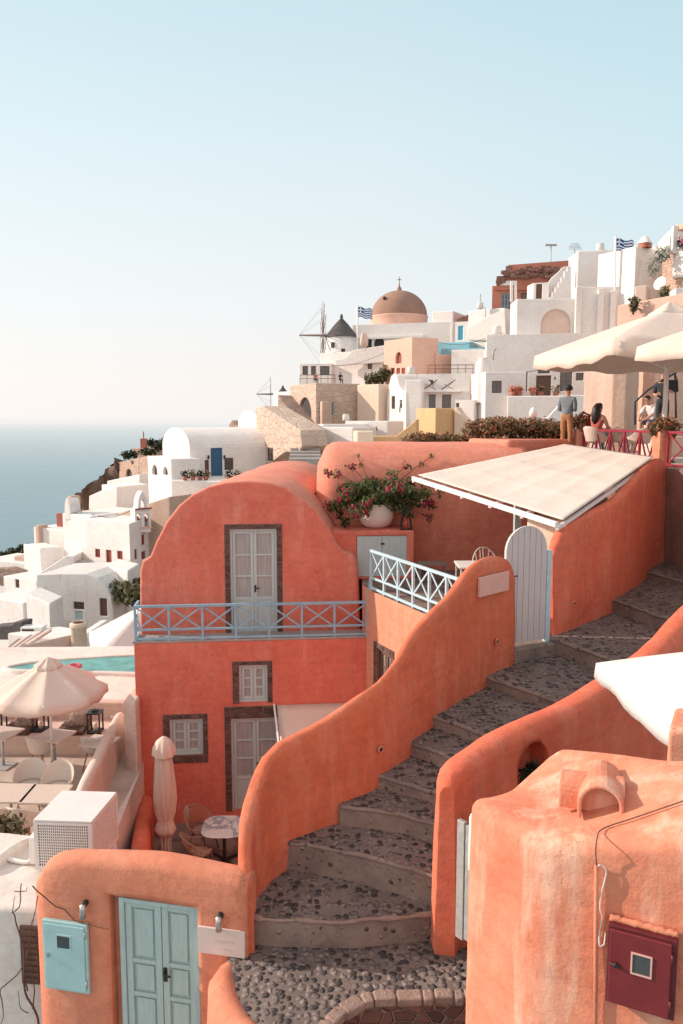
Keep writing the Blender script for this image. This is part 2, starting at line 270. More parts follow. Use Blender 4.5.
M['c_grey'] = simple('grey shirt', (0.20, 0.23, 0.26), 0.9); M['c_tan'] = simple('tan trousers', (0.40, 0.19, 0.09), 0.9)
M['c_red'] = simple('rust top', (0.42, 0.10, 0.075), 0.9); M['c_white'] = simple('white shirt', (0.72, 0.66, 0.64), 0.9)
M['c_denim'] = simple('blue denim', (0.05, 0.13, 0.22), 0.9); M['c_dark'] = simple('charcoal clothing', (0.045, 0.05, 0.06), 0.9)
M['c_teal'] = simple('teal trousers', (0.05, 0.20, 0.24), 0.9); M['c_pink'] = simple('pink top', (0.55, 0.13, 0.17), 0.9)
M['shoe'] = simple('brown shoe', (0.08, 0.045, 0.03), 0.7)
M['plate'] = simple('pale marble plate', (0.70, 0.56, 0.51), 0.5, var=0.06, scale=5)
M['plate2'] = simple('pale pink plate', (0.70, 0.40, 0.34), 0.6, var=0.06, scale=5)
M['mark'] = simple('worn engraved mark', (0.56, 0.44, 0.40), 0.8)
M['flag_blue'] = simple('flag blue', (0.03, 0.10, 0.30), 0.9); M['flag_white'] = simple('flag white', (0.8, 0.8, 0.8), 0.9)
M['brown_tile'] = rubble('brown roof brick', (0.22, 0.105, 0.085), (0.34, 0.17, 0.135), (0.20, 0.11, 0.09), 1.5)
def marble():
    m, nt, b = new_mat('white marble with grey veins')
    n = noise_n(nt, 1.5, 8, 0.62); w = N(nt, 'ShaderNodeMath', operation='SUBTRACT'); w.inputs[1].default_value = 0.5; nt.links.new(n.outputs[0], w.inputs[0])
    ab = N(nt, 'ShaderNodeMath', operation='ABSOLUTE'); nt.links.new(w.outputs[0], ab.inputs[0])
    n2 = noise_n(nt, 2, 3); f = rmp(nt, ab.outputs[0], 0.0, 0.035)
    c = mixc(nt, rmp(nt, n2.outputs[0], 0.5, 0.62), (0.74, 0.66, 0.62), (0.30, 0.32, 0.36)); c = mixc(nt, 0.55, c, (0.74, 0.66, 0.62))
    nt.links.new(mixc(nt, f, (0.22, 0.24, 0.28), c), b.inputs['Base Color']); b.inputs['Roughness'].default_value = 0.25
    return m
M['marble'] = marble()
def water(name, c, haze):
    m, nt, b = new_mat(name)
    b.inputs['Base Color'].default_value = c+(1,); b.inputs['Roughness'].default_value = 0.30 if haze else 0.08; b.inputs['IOR'].default_value = 1.33
    n = noise_n(nt, 0.05 if haze else 3.0, 6, 0.6, (1, 0.45, 1) if haze else None)
    bp = N(nt, 'ShaderNodeBump'); bp.inputs['Strength'].default_value = 0.35; bp.inputs['Distance'].default_value = 3.0 if haze else 0.05
    nt.links.new(n.outputs[0], bp.inputs['Height']); nt.links.new(bp.outputs[0], b.inputs['Normal'])
    if not haze: nt.links.new(mixc(nt, rmp(nt, n.outputs[0], 0.35, 0.65), tuple(x*.8 for x in c), tuple(min(1, x*1.35) for x in c)), b.inputs['Base Color'])
    if haze:   # haze painted into the sea as glowing colour, thicker with distance offshore
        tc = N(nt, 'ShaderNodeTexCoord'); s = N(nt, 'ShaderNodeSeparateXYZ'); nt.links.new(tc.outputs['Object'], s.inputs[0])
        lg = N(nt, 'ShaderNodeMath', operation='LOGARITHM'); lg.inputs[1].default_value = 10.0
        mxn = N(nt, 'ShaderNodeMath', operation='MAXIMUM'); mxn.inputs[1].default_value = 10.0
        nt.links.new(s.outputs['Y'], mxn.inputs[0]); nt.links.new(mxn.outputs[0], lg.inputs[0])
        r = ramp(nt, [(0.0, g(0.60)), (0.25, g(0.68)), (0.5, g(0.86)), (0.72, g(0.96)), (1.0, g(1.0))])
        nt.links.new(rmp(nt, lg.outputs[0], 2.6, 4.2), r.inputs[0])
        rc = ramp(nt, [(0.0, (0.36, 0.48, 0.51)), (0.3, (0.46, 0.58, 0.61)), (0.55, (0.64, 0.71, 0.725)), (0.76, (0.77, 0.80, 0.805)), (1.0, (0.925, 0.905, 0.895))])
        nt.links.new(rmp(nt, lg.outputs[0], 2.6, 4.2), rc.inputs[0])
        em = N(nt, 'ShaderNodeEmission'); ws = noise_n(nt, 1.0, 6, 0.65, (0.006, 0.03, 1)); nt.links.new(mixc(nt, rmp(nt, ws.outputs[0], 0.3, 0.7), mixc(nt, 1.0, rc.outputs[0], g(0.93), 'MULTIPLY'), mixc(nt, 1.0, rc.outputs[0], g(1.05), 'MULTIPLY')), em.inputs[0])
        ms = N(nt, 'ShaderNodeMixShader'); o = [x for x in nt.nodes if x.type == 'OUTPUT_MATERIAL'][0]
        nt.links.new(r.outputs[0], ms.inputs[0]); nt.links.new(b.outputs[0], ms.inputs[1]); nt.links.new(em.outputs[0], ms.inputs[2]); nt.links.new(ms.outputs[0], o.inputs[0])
    return m
M['sea'] = water('sea with painted haze', (0.05, 0.13, 0.16), True); M['pool'] = water('turquoise pool water', (0.085, 0.29, 0.265), False)
# ---------------------------------------------------------------- mesh builder
class MB:
    def __init__(s): s.v = []; s.f = []; s.t = None; s.smooth = []
    def add(s, vs, fs, sm=False):
        o = len(s.v); s.v += [Vector(v) for v in vs]; s.f += [tuple(i+o for i in f) for f in fs]; s.smooth += [sm]*len(fs); return s
    def box(s, c, size, rot=None, taper=1.0):
        x, y, z = (d/2 for d in size); vs = []
        for k, tz in ((-z, 1.0), (z, taper)):
            for a, b in ((-x, -y), (x, -y), (x, y), (-x, y)): vs.append(Vector((a*tz, b*tz, k)))
        if rot is not None: vs = [rot @ v for v in vs]
        c = Vector(c)
        return s.add([v+c for v in vs], [(3, 2, 1, 0), (4, 5, 6, 7), (0, 1, 5, 4), (1, 2, 6, 5), (2, 3, 7, 6), (3, 0, 4, 7)])
    def bar(s, a, b, w, h=None, up=(0, 0, 1)):
        a, b = Vector(a), Vector(b); h = h or w; d = (b-a); L = d.length; d = d/L
        u = Vector(up)
        if abs(d.dot(u)) > 0.98: u = Vector((0, 1, 0))
        sd = d.cross(u).normalized(); u = sd.cross(d)
        R = Matrix((sd, d, u)).transposed()
        return s.box((a+b)/2, (w, L, h), R)
    def tube(s, pts, r, n=8, cap=True):
        pts = [Vector(p) for p in pts]; rs = r if isinstance(r, (list, tuple)) else [r]*len(pts); vs = []; fs = []
        prev = None
        for i, p in enumerate(pts):
            d = (pts[min(i+1, len(pts)-1)]-pts[max(i-1, 0)]).normalized()
            u = prev if prev is not None else (Vector((0, 0, 1)) if abs(d.z) < 0.9 else Vector((1, 0, 0)))
            a = d.cross(u).normalized(); b = a.cross(d).normalized(); prev = b
            for k in range(n):
                t = 2*PI*k/n; vs.append(p+(a*math.cos(t)+b*math.sin(t))*rs[i])
        for i in range(len(pts)-1):
            for k in range(n): k2 = (k+1) % n; fs.append((i*n+k, i*n+k2, (i+1)*n+k2, (i+1)*n+k))
        if cap: fs += [tuple(range(n-1, -1, -1)), tuple((len(pts)-1)*n+k for k in range(n))]
        return s.add(vs, fs, True)
    def lathe(s, prof, c=(0, 0, 0), n=24, a0=0, a1=2*PI, wob=None):
        c = Vector(c); vs = []; fs = []; full = abs(a1-a0-2*PI) < 1e-6; m = n if full else n+1
        for r, z in prof:
            for k in range(m):
                t = a0+(a1-a0)*k/n; rr = r*(wob(t, z) if wob else 1); vs.append(c+Vector((rr*math.cos(t), rr*math.sin(t), z)))
        for i in range(len(prof)-1):
            for k in range(n): k2 = (k+1) % m; fs.append((i*m+k, i*m+k2, (i+1)*m+k2, (i+1)*m+k))
        return s.add(vs, fs, True)
    def prism(s, poly, z0, z1):
        n = len(poly); zz0 = z0 if isinstance(z0, (list, tuple)) else [z0]*n; zz1 = z1 if isinstance(z1, (list, tuple)) else [z1]*n
        A = sum(poly[i][0]*poly[(i+1) % n][1]-poly[(i+1) % n][0]*poly[i][1] for i in range(n))
        idx = list(range(n)) if A > 0 else list(range(n-1, -1, -1))
        vs = [(poly[i][0], poly[i][1], zz0[i]) for i in idx]+[(poly[i][0], poly[i][1], zz1[i]) for i in idx]
        fs = [tuple(range(n-1, -1, -1)), tuple(range(n, 2*n))]+[(i, (i+1) % n, n+(i+1) % n, n+i) for i in range(n)]
        return s.add(vs, fs)
    def loft(s, pts, vec):          # polygon (list of 3D points) extruded along vec
        pts = [Vector(p) for p in pts]; n = len(pts); vec = Vector(vec)
        nr = Vector((0, 0, 0))
        for i in range(n): nr += pts[i].cross(pts[(i+1) % n])
        if nr.dot(vec) > 0: pts = pts[::-1]
        return s.add(pts+[p+vec for p in pts], [tuple(range(n)), tuple(range(2*n-1, n-1, -1))]+[(i, n+i, n+(i+1) % n, (i+1) % n) for i in range(n)])
    def grid(s, fn, nu, nv, sm=True):
        vs = [fn(i/nu, j/nv) for j in range(nv+1) for i in range(nu+1)]
        return s.add(vs, [(j*(nu+1)+i, j*(nu+1)+i+1, (j+1)*(nu+1)+i+1, (j+1)*(nu+1)+i) for j in range(nv) for i in range(nu)], sm)
LOC = {}
def obj(name, mb, mat, parent=None, bevel=0, seg=2, solid=0, mesh=None, smooth=None):
    if mesh is None:
        off = LOC.get(parent.name, Vector((0, 0, 0))) if parent else Vector((0, 0, 0))
        me = bpy.data.meshes.new(name); me.from_pydata([v-off for v in mb.v], [], mb.f)
        me.polygons.foreach_set('use_smooth', [True]*len(mb.f) if smooth else (mb.smooth if smooth is None else [False]*len(mb.f)))
        if mb.t:
            a = me.attributes.new('tint', 'FLOAT', 'FACE'); a.data.foreach_set('value', mb.t)
        me.update()
    else: me = mesh
    o = bpy.data.objects.new(name, me); C.objects.link(o)
    if mat is not None and not me.materials: me.materials.append(M[mat] if isinstance(mat, str) else mat)
    if parent: o.parent = parent; LOC[o.name] = LOC.get(parent.name, Vector((0, 0, 0)))
    else: LOC[o.name] = Vector((0, 0, 0))
    if solid:
        s = o.modifiers.new('solid', 'SOLIDIFY'); s.thickness = solid; s.offset = 0
    if bevel:
        b = o.modifiers.new('bevel', 'BEVEL'); b.width = bevel; b.segments = seg; b.limit_method = 'ANGLE'; b.angle_limit = math.radians(35)
    return o
def tag(o, label, cat, group=None):
    o['label'] = label; o['category'] = cat
    if group: o['group'] = group
    return o
def thing(name, label, cat, loc=(0, 0, 0), group=None, world=True):
    o = bpy.data.objects.new(name, None); o.empty_display_size = 0.1; C.objects.link(o); o.location = loc
    LOC[o.name] = Vector(loc) if world else Vector((0, 0, 0)); return tag(o, label, cat, group)
def struct(name, mb, mat, **k):
    o = obj(name, mb, mat, **k); o['kind'] = 'structure'; return o
def dup(root, loc, rz, label, group=None, scale=None):
    def cp(o, par):
        c = o.copy(); C.objects.link(c); c.parent = par
        if par: c.matrix_parent_inverse = o.matrix_parent_inverse.copy()
        for ch in list(o.children): cp(ch, c)
        return c
    r = cp(root, None); r.location = loc; r.rotation_euler = (0, 0, rz); r['label'] = label
    if group: r['group'] = group
    if scale: r.scale = (scale,)*3
    return r
def bake(o):     # freeze modifiers into the mesh
    dg = bpy.context.evaluated_depsgraph_get(); me = bpy.data.meshes.new_from_object(o.evaluated_get(dg)); o.modifiers.clear(); o.data = me; return o
def cut(o, cutters):   # real openings
    for mb in cutters:
        me = bpy.data.meshes.new('c'); me.from_pydata(mb.v, [], mb.f); me.update()
        t = bpy.data.objects.new('c', me); C.objects.link(t)
        m = o.modifiers.new('b', 'BOOLEAN'); m.operation = 'DIFFERENCE'; m.solver = 'EXACT'; m.object = t
        bpy.context.view_layer.update(); bake(o); bpy.data.objects.remove(t)
    return o
def cr(p0, p1, p2, p3, t):
    return 0.5*((2*p1)+(-p0+p2)*t+(2*p0-5*p1+4*p2-p3)*t*t+(-p0+3*p1-3*p2+p3)*t*t*t)
def spline(pts, step=0.12):
    P = [Vector(p) if len(p) <= 3 else Vector(p) for p in pts]; o = []
    for i in range(len(P)-1):
        a, b, c, d = P[max(i-1, 0)], P[i], P[i+1], P[min(i+2, len(P)-1)]
        n = max(1, int((c.xyz-b.xyz).length/step)) if len(P[0]) >= 3 else max(1, int((c-b).length/step))
        for k in range(n): o.append(cr(a, b, c, d, k/n))
    o.append(P[-1]); return o
def nz(p, s=1.0, o=0.0): return noise.noise(Vector((p[0]*s+o, p[1]*s+o*0.7, p[2]*s-o)))
# wall that follows a line: points (x, y, ztop, zbase), thickness th to the left of the walking direction
def parapet(pts, th=0.3, step=0.12, rows=10, cap=0.55, batter=0.04, amp=0.015, capn=6, inner_base=None, seed=0, sq=''):
    S = spline([Vector(p) for p in pts], step); n = len(S); mb = MB(); prof_len = None; vs = []; fs = []
    for i, p in enumerate(S):
        d = Vector((S[min(i+1, n-1)].x-S[max(i-1, 0)].x, S[min(i+1, n-1)].y-S[max(i-1, 0)].y)).normalized(); nl = Vector((-d.y, d.x))
        e = min(i if 'a' not in sq else 9, n-1-i if 'b' not in sq else 9); endk = 1.0 if e >= 3 else (0.45, 0.75, 0.92)[e]
        drop = 0.0 if e >= 3 else (0.10, 0.04, 0.012)[e]*th/0.3
        h = th*0.5; hh = cap*th; ring = []
        zt = p.z+nz((p.x, p.y, p.z), 1.3, seed)*0.02-drop
        for k in range(rows+1):
            z = p.w+(zt-hh-p.w)*k/rows; ring.append((-h*endk-batter*(1-k/rows), z))
        for k in range(1, capn+1):
            a = PI*k/(capn+1); ring.append((-h*endk*math.cos(a), zt-hh+hh*math.sin(a)))
        zb = p.w if inner_base is None else inner_base
        for k in range(rows, -1, -1):
            z = zb+(zt-hh-zb)*k/rows; ring.append((h*endk+batter*(1-k/rows), z))
        prof_len = len(ring)
        for (u, z) in ring:
            q = Vector((p.x+nl.x*(u+h), p.y+nl.y*(u+h), z)); k = amp*(nz(q, 1.1, seed)+0.5*nz(q, 3.1, seed)); sg = 1 if u > 0 else -1
            q.x += nl.x*k*sg; q.y += nl.y*k*sg; vs.append(q)
    m = prof_len
    for i in range(n-1):
        for k in range(m-1): fs.append((i*m+k, (i+1)*m+k, (i+1)*m+k+1, i*m+k+1))
        fs.append((i*m, i*m+m-1, (i+1)*m+m-1, (i+1)*m))
    fs.append(tuple(range(m))); fs.append(tuple((n-1)*m+k for k in range(m-1, -1, -1)))
    mb.add(vs, fs, True); mb.smooth[-1] = mb.smooth[-2] = False
    return mb
# soft-edged solid over a footprint, top height from a function
def roundblock(poly, ztop, zbase, r=0.12, step=0.12, rows=14, corner=0.12, amp=0.02, seed=0, batter=0.0, rk=5):
    n = len(poly); P = [Vector(p) for p in poly]
    A = sum(P[i].x*P[(i+1) % n].y-P[(i+1) % n].x*P[i].y for i in range(n))
    if A < 0: P = P[::-1]
    per = []
    for i in range(n):
        a, b, c = P[i-1], P[i], P[(i+1) % n]; d1 = (a-b).normalized(); d2 = (c-b).normalized()
        k = min(corner, (a-b).length*0.45, (c-b).length*0.45)
        for t in (0, .2, .4, .6, .8, 1): per.append((b+d1*k)*(1-t)**2+b*2*t*(1-t)+(b+d2*k)*t*t)
        e0 = b+d2*k; c2 = P[(i+1) % n]; nx = P[(i+2) % n]; k2 = min(corner, (c2-b).length*0.45, (nx-c2).length*0.45); e1 = c2-d2*k2
        L = (e1-e0).length; q = max(1, int(L/step))
        for j in range(1, q): per.append(e0+(e1-e0)*j/q)
    m = len(per); nor = []
    for i in range(m):
        d = (per[(i+1) % m]-per[i-1]).normalized(); nor.append(Vector((d.y, -d.x)))
    cen = sum(per, Vector((0, 0)))/m; rings = []
    for k in range(rows+1): rings.append(('w', k/rows))
    for k in range(1, rk+1): rings.append(('r', k/rk*PI/2))
    for k in (0.3, 0.55, 0.78, 0.93): rings.append(('t', k))
    vs = []; mb = MB()
    for typ, k in rings:
        for i in range(m):
            p, nn = per[i], nor[i]
            if typ == 'w': q = p+nn*batter*(1-k); z = zbase+(ztop(p.x, p.y)-r-zbase)*k
            elif typ == 'r': q = p-nn*r*(1-math.cos(k)); z = ztop(p.x, p.y)-r+r*math.sin(k)
            else: q0 = p-nn*r; q = q0+(cen-q0)*k; z = ztop(q.x, q.y)
            w = Vector((q.x, q.y, z)); a = amp*(nz(w, 1.2, seed)+0.6*nz(w, 3.3, seed))
            if typ == 't': w.z += a*0.7
            else: w.x += nn.x*a; w.y += nn.y*a; w.z += a*0.5 if typ == 'r' else 0
            vs.append(w)
    fs = []; R = len(rings)
    for j in range(R-1):
        for i in range(m): i2 = (i+1) % m; fs.append((j*m+i, j*m+i2, (j+1)*m+i2, (j+1)*m+i))
    vs.append(Vector((cen.x, cen.y, ztop(cen.x, cen.y)))); c = len(vs)-1
    for i in range(m): fs.append(((R-1)*m+i, (R-1)*m+(i+1) % m, c))
    return mb.add(vs, fs, True)
# vertical wall plane through two points, addressed by what one sees
class Plane:
    def __init__(s, A, B): s.A = Vector((A[0], A[1], 0)); s.d = (Vector((B[0], B[1], 0))-s.A).normalized(); s.n = Vector((s.d.y, -s.d.x, 0))
    def hit(s, px, py):
        r = ray(px, py); return r*(s.A.dot(s.n)/r.dot(s.n))
    def u(s, p): return (p-s.A).dot(s.d)
    def P(s, u, z, out=0.0): return Vector((s.A.x+s.d.x*u+s.n.x*out, s.A.y+s.d.y*u+s.n.y*out, z))
    def rect(s, x0, y0, x1, y1):
        xm, ym = (x0+x1)/2, (y0+y1)/2
        return s.u(s.hit(x0, ym)), s.hit(xm, y1).z, s.u(s.hit(x1, ym)), s.hit(xm, y0).z
    def slab(s, mb, u0, z0, u1, z1, o0, o1):
        R = Matrix((s.d, -s.n, Vector((0, 0, 1)))).transposed(); c = s.P((u0+u1)/2, (z0+z1)/2, (o0+o1)/2)
        mb.box(c, (abs(u1-u0), abs(o1-o0), abs(z1-z0)), R); return mb
def arch_pts(pl, u0, z0, u1, z1, o, n=10, full=True):
    r = (u1-u0)/2; zc = z1-r
    return [pl.P(u0, z0, o), pl.P(u1, z0, o)]+[pl.P((u0+u1)/2+r*math.cos(PI*k/n), zc+r*math.sin(PI*k/n), o) for k in range(n+1)]
def opening(parent, pl, rect, kind, cutters, fm='frame_brown', lm='glass', rec=0.14, bars=(1, 2)):
    u0, z0, u1, z1 = rect; fw = min(0.09, (u1-u0)*0.14); c = MB()
    if kind in ('arch', 'archw'):
        c.loft(arch_pts(pl, u0, z0, u1, z1, 0.3), pl.n*-0.75); cutters.append(c)
        l = MB(); l.loft(arch_pts(pl, u0+0.005, z0, u1-0.005, z1-0.005, -0.30), pl.n*-0.1); return obj('arched_door' if kind == 'arch' else 'arched_window', l, lm, parent)
    pl.slab(c, u0, z0, u1, z1, 0.3, -rec-0.12); cutters.append(c)
    f = MB(); e = 0.003
    pl.slab(f, u0+e, z0+e, u0+fw, z1-e, -rec+0.05, -rec-0.03); pl.slab(f, u1-fw, z0+e, u1-e, z1-e, -rec+0.05, -rec-0.03)
    pl.slab(f, u0+fw, z1-fw, u1-fw, z1-e, -rec+0.048, -rec-0.03); pl.slab(f, u0+fw, z0+e, u1-fw, z0+fw, -rec+0.048, -rec-0.03)
    l = MB(); pl.slab(l, u0+fw, z0+fw, u1-fw, z1-fw, -rec, -rec-0.03)
    if kind == 'w':
        w = bars[0]
        for k in range(1, w+1): uu = u0+(u1-u0)*k/(w+1); pl.slab(f, uu-fw*0.35, z0+fw, uu+fw*0.35, z1-fw, -rec+0.03, -rec+0.002)
        for k in range(1, bars[1]): zz = z0+(z1-z0)*k/bars[1]; pl.slab(f, u0+fw, zz-fw*0.25, u1-fw, zz+fw*0.25, -rec+0.026, -rec+0.003)
        o = obj('window', f, fm, parent); obj('pane', l, lm, o)
    else:
        o = obj('door', f, fm, parent); obj('door_leaf', l, lm, o)
    return o
def leaves(blobs, size, seed=0, flat=0.3, asp=1.7):
    rnd = random.Random(seed); mb = MB(); mb.t = []
    for (c, rad, n) in blobs:
        c = Vector(c); rad = Vector(rad) if not isinstance(rad, (int, float)) else Vector((rad,)*3)
        for _ in range(n):
            d = Vector((rnd.gauss(0, 1), rnd.gauss(0, 1), rnd.gauss(0, 1))).normalized(); k = rnd.random()**0.45
            p = c+Vector((d.x*rad.x, d.y*rad.y, d.z*rad.z))*k
            nn = (d+Vector((rnd.gauss(0, .6), rnd.gauss(0, .6), rnd.gauss(flat, .6)))).normalized(); t = Vector((rnd.gauss(0, 1), rnd.gauss(0, 1), rnd.gauss(0, .6))).cross(nn)
            if t.length < 1e-3: continue
            t.normalize(); b = nn.cross(t); s = size*rnd.uniform(.6, 1.3)
            m = p+t*s*asp*0.5
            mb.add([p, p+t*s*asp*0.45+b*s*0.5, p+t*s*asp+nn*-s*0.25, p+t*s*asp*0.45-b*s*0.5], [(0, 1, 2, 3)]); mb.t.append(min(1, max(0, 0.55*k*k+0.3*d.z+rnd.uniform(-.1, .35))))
    return mb
# ================================================================ STAIRS
def P4(px, py, Y, zb):
    p = at(px, py, Y); return (p.x, p.y, p.z, zb)
NOSE = [([(256, 917), (350, 920), (444, 911)], -5.40), ([(280, 840), (355, 853), (432, 874)], -5.00), ([(362, 808), (400, 813), (434, 823)], -4.70),
        ([(381, 776), (432, 791)], -4.50), ([(411, 741), (436, 751)], -4.26), ([(433, 716), (480, 732)], -4.06), ([(483, 675), (550, 698)], -3.85),
        ([(555, 639), (612, 659)], -3.55), ([(607, 597), (662, 616)], -3.26), ([(649, 571), (690, 583)], -3.05), ([(664, 546), (700, 556)], -2.85)]
lines = []
for pts, z in NOSE:
    L = [atz(x, y, z) for x, y in pts]; d0 = (L[0]-L[1]).normalized(); d1 = (L[-1]-L[-2]).normalized()
    L = [L[0]+d0*0.28]+L+[L[-1]+d1*0.75]; lines.append(([v for v in spline(L, 0.1)], z))
def along(L, t):
    s = [0]
    for i in range(len(L)-1): s.append(s[-1]+(L[i+1]-L[i]).length)
    q = t*s[-1]
    for i in range(len(L)-1):
        if q <= s[i+1] or i == len(L)-2: return L[i].lerp(L[i+1], (q-s[i])/max(1e-6, s[i+1]-s[i]))
tr = MB(); ri = MB(); no = MB(); rim = MB()
prevz = -5.72
for i, (L, z) in enumerate(lines):
    nxt = lines[i+1][0] if i+1 < len(lines) else [p+Vector((0.3, 1.5, 0)) for p in L]
    rise = 0.05
    def f(u, v, L=L, nxt=nxt, z=z):
        a = along(L, u); b = along(nxt, u); p = a.lerp(b, v); zz = z+rise*v+0.012*nz((p.x, p.y, z), 4)
        return Vector((p.x, p.y, zz))
    tr.grid(f, 30, 12)
    def r(u, v, L=L, z=z, pz=prevz):
        a = along(L, u); k = 0.02*nz((a.x, a.y, v), 5); return Vector((a.x, a.y-0.012*(1-v)+k, pz-0.02+(z-pz)*v+0.012*nz((a.x, a.y, z), 4)))
    ri.grid(r, 40, 5)
    tb = [along(L, k/40)+Vector((0, 0.01, -0.022+0.02*nz(along(L, k/40), 5, i))) for k in range(41)]
    (no if i in (0,) else rim).tube(tb, [0.026+0.022*nz(p, 7, 3) if i == 0 else 0.028+0.010*nz(p, 6, 3) for p in tb], 8)
    prevz = z+rise
struct('stair_treads', tr, 'cobble'); struct('stair_risers', ri, 'riser'); struct('stair_nosing', no, 'nosing'); struct('stair_edges', rim, 'riser')
# bottom landing with its curved kerb
zA = -5.72
B0 = lines[0][0]
front = [(226, 966), (224, 990), (232, 1012), (254, 1034), (290, 1052), (318, 1034), (332, 1017), (350, 1003), (368, 996), (420, 993), (476, 993), (500, 990)]
poly = [atz(x, y, zA) for x, y in front]+[Vector((p.x, p.y+0.05, zA)) for p in B0[::-1]]
mb = MB(); mb.add(poly, [tuple(range(len(poly)))]); struct('landing', mb, 'cobble')
kp = spline([atz(x, y, zA+0.02) for x, y in [(292, 1052), (318, 1036), (332, 1018), (350, 1004), (368, 997), (420, 994), (478, 994), (510, 990)]], 0.06)
k1 = MB(); rk_ = random.Random(6); s_ = 0; Lk = sum((kp[i+1]-kp[i]).length for i in range(len(kp)-1))
while s_ < Lk-.05:
    l_ = min(rk_.uniform(.10, .30), Lk-s_); pa_ = along(kp, s_/Lk); pb_ = along(kp, (s_+l_-.012)/Lk); up_ = Vector((rk_.uniform(-.08, .08), rk_.uniform(-.08, .08), 1)); dz = Vector((0, rk_.uniform(-.012, .012), rk_.uniform(-.012, .008)-.035)); k1.bar(pa_+dz, pb_+dz, rk_.uniform(.13, .17), rk_.uniform(.085, .10), up=up_); s_ += l_
struct('kerb_blocks', k1, 'nosing', bevel=.022, seg=3)
k1 = MB(); k1.tube([p+Vector((0, 0.01, -0.055)) for p in kp], .055, 8); struct('kerb_mortar', k1, 'riser')
k2 = MB(); k2.grid(lambda u, v: along(kp, u)+Vector((0, 0.02*nz(along(kp, u), 8)+0.01, -0.02-0.34*(1-v))), 70, 4); struct('kerb_face', k2, 'brick')
lowz = -6.05; mb = MB(); mb.add([atz(x, y, lowz) for x, y in [(230, 1015), (290, 1000), (340, 985), (500, 975), (560, 1090), (230, 1100)]], [(0, 1, 2, 3, 4, 5)]); struct('lower_step', mb, 'cobble')
w = parapet([(lambda p: (p.x, p.y, zA+0.05, -8.6))(atz(x, y, zA)) for x, y in [(318, 1062), (280, 1036), (254, 1012), (242, 990), (240, 974), (248, 958)]], th=0.34, batter=0.14, seed=4, amp=0.02)
tag(obj('low_wall', w, 'salmon'), 'low rounded salmon wall curving round the bottom landing of the cobbled steps', 'wall')
# ================================================================ WALLS ALONG THE STAIRS
def ring_hole(parent, p, n, r=0.035):
    n = Vector(n).normalized(); mb = MB(); a = n.cross(Vector((0, 0, 1))).normalized(); b = n.cross(a)
    mb.tube([p+(a*math.cos(t)+b*math.sin(t))*r*1.25 for t in [2*PI*k/16 for k in range(17)]], r*0.4, 6); o = obj('drain_rim', mb, 'salmon', parent)
    mb = MB(); mb.tube([p-n*0.02, p+n*0.006], r, 12); obj('drain_hole', mb, 'dark', parent)
S = [P4(241, 882, 7.98, -6.4), P4(240, 868, 8.12, -6.3), P4(242, 817, 8.45, -6.1), P4(250, 788, 8.65, -5.9), P4(262, 756, 8.9, -5.7), P4(277, 741, 9.1, -5.5), P4(300, 729, 9.27, -5.4), P4(323, 717, 9.42, -5.3),
     P4(357, 694, 9.65, -5.2), P4(376, 680, 9.85, -5.1), P4(396, 655, 10.15, -5.0), P4(408, 633, 10.4, -4.9), P4(427, 612, 10.7, -4.8), P4(448, 593, 11.05, -4.7), P4(464, 572, 11.35, -4.6), P4(479, 560, 11.6, -4.5), P4(495, 556, 11.9, -4.4), P4(509, 560, 12.08, -4.4), P4(517, 572, 12.2, -4.4)]
S2 = []
for i, p in enumerate(S):
    d = (Vector(S[min(i+1, len(S)-1)][:2])-Vector(S[max(i-1, 0)][:2])).normalized(); k_ = 0.13 if i < 13 else 0.13-0.018*(i-12); S2.append((p[0]+d.y*k_, p[1]-d.x*k_, p[2], p[3]))
S = S2
swall = obj('stair_wall', parapet(S, th=0.16, batter=0.035, rows=14, amp=0.022, inner_base=-9.0, seed=1, cap=0.62, sq='a'), 'orange')
tag(swall, 'tall wavy orange plaster wall rising along the left side of the cobbled steps', 'wall')
Pg = Plane((S[15][0], S[15][1]), (S[18][0], S[18][1]))
def on_wall(S, px, py):   # where the line of sight first meets the wall's visible face
    best = None; r = ray(px, py)
    for i in range(len(S)-1):
        pl = Plane((S[i][0], S[i][1]), (S[i+1][0], S[i+1][1])); h = pl.hit(px, py); u = pl.u(h); L = (Vector(S[i+1][:2])-Vector(S[i][:2])).length
        if -0.02 <= u <= L+0.02 and (best is None or h.y < best[0].y): best = (h, pl.n)
    return best
for px, py in ((494, 641), (378, 748)):
    h = on_wall(S, px, py)
    if h: ring_hole(swall, h[0]+h[1]*0.055, h[1], 0.03)
# plate beside the gate
mb = MB(); u0, z0, u1, z1 = Pg.rect(476, 574, 505, 593); Pg.slab(mb, u0, z0, u1, z1, 0.03, 0.075)
tag(obj('wall_plaque', mb, 'plate2', bevel=0.006), 'blank pale pink stone plaque on the orange wall left of the arched gate', 'plaque')
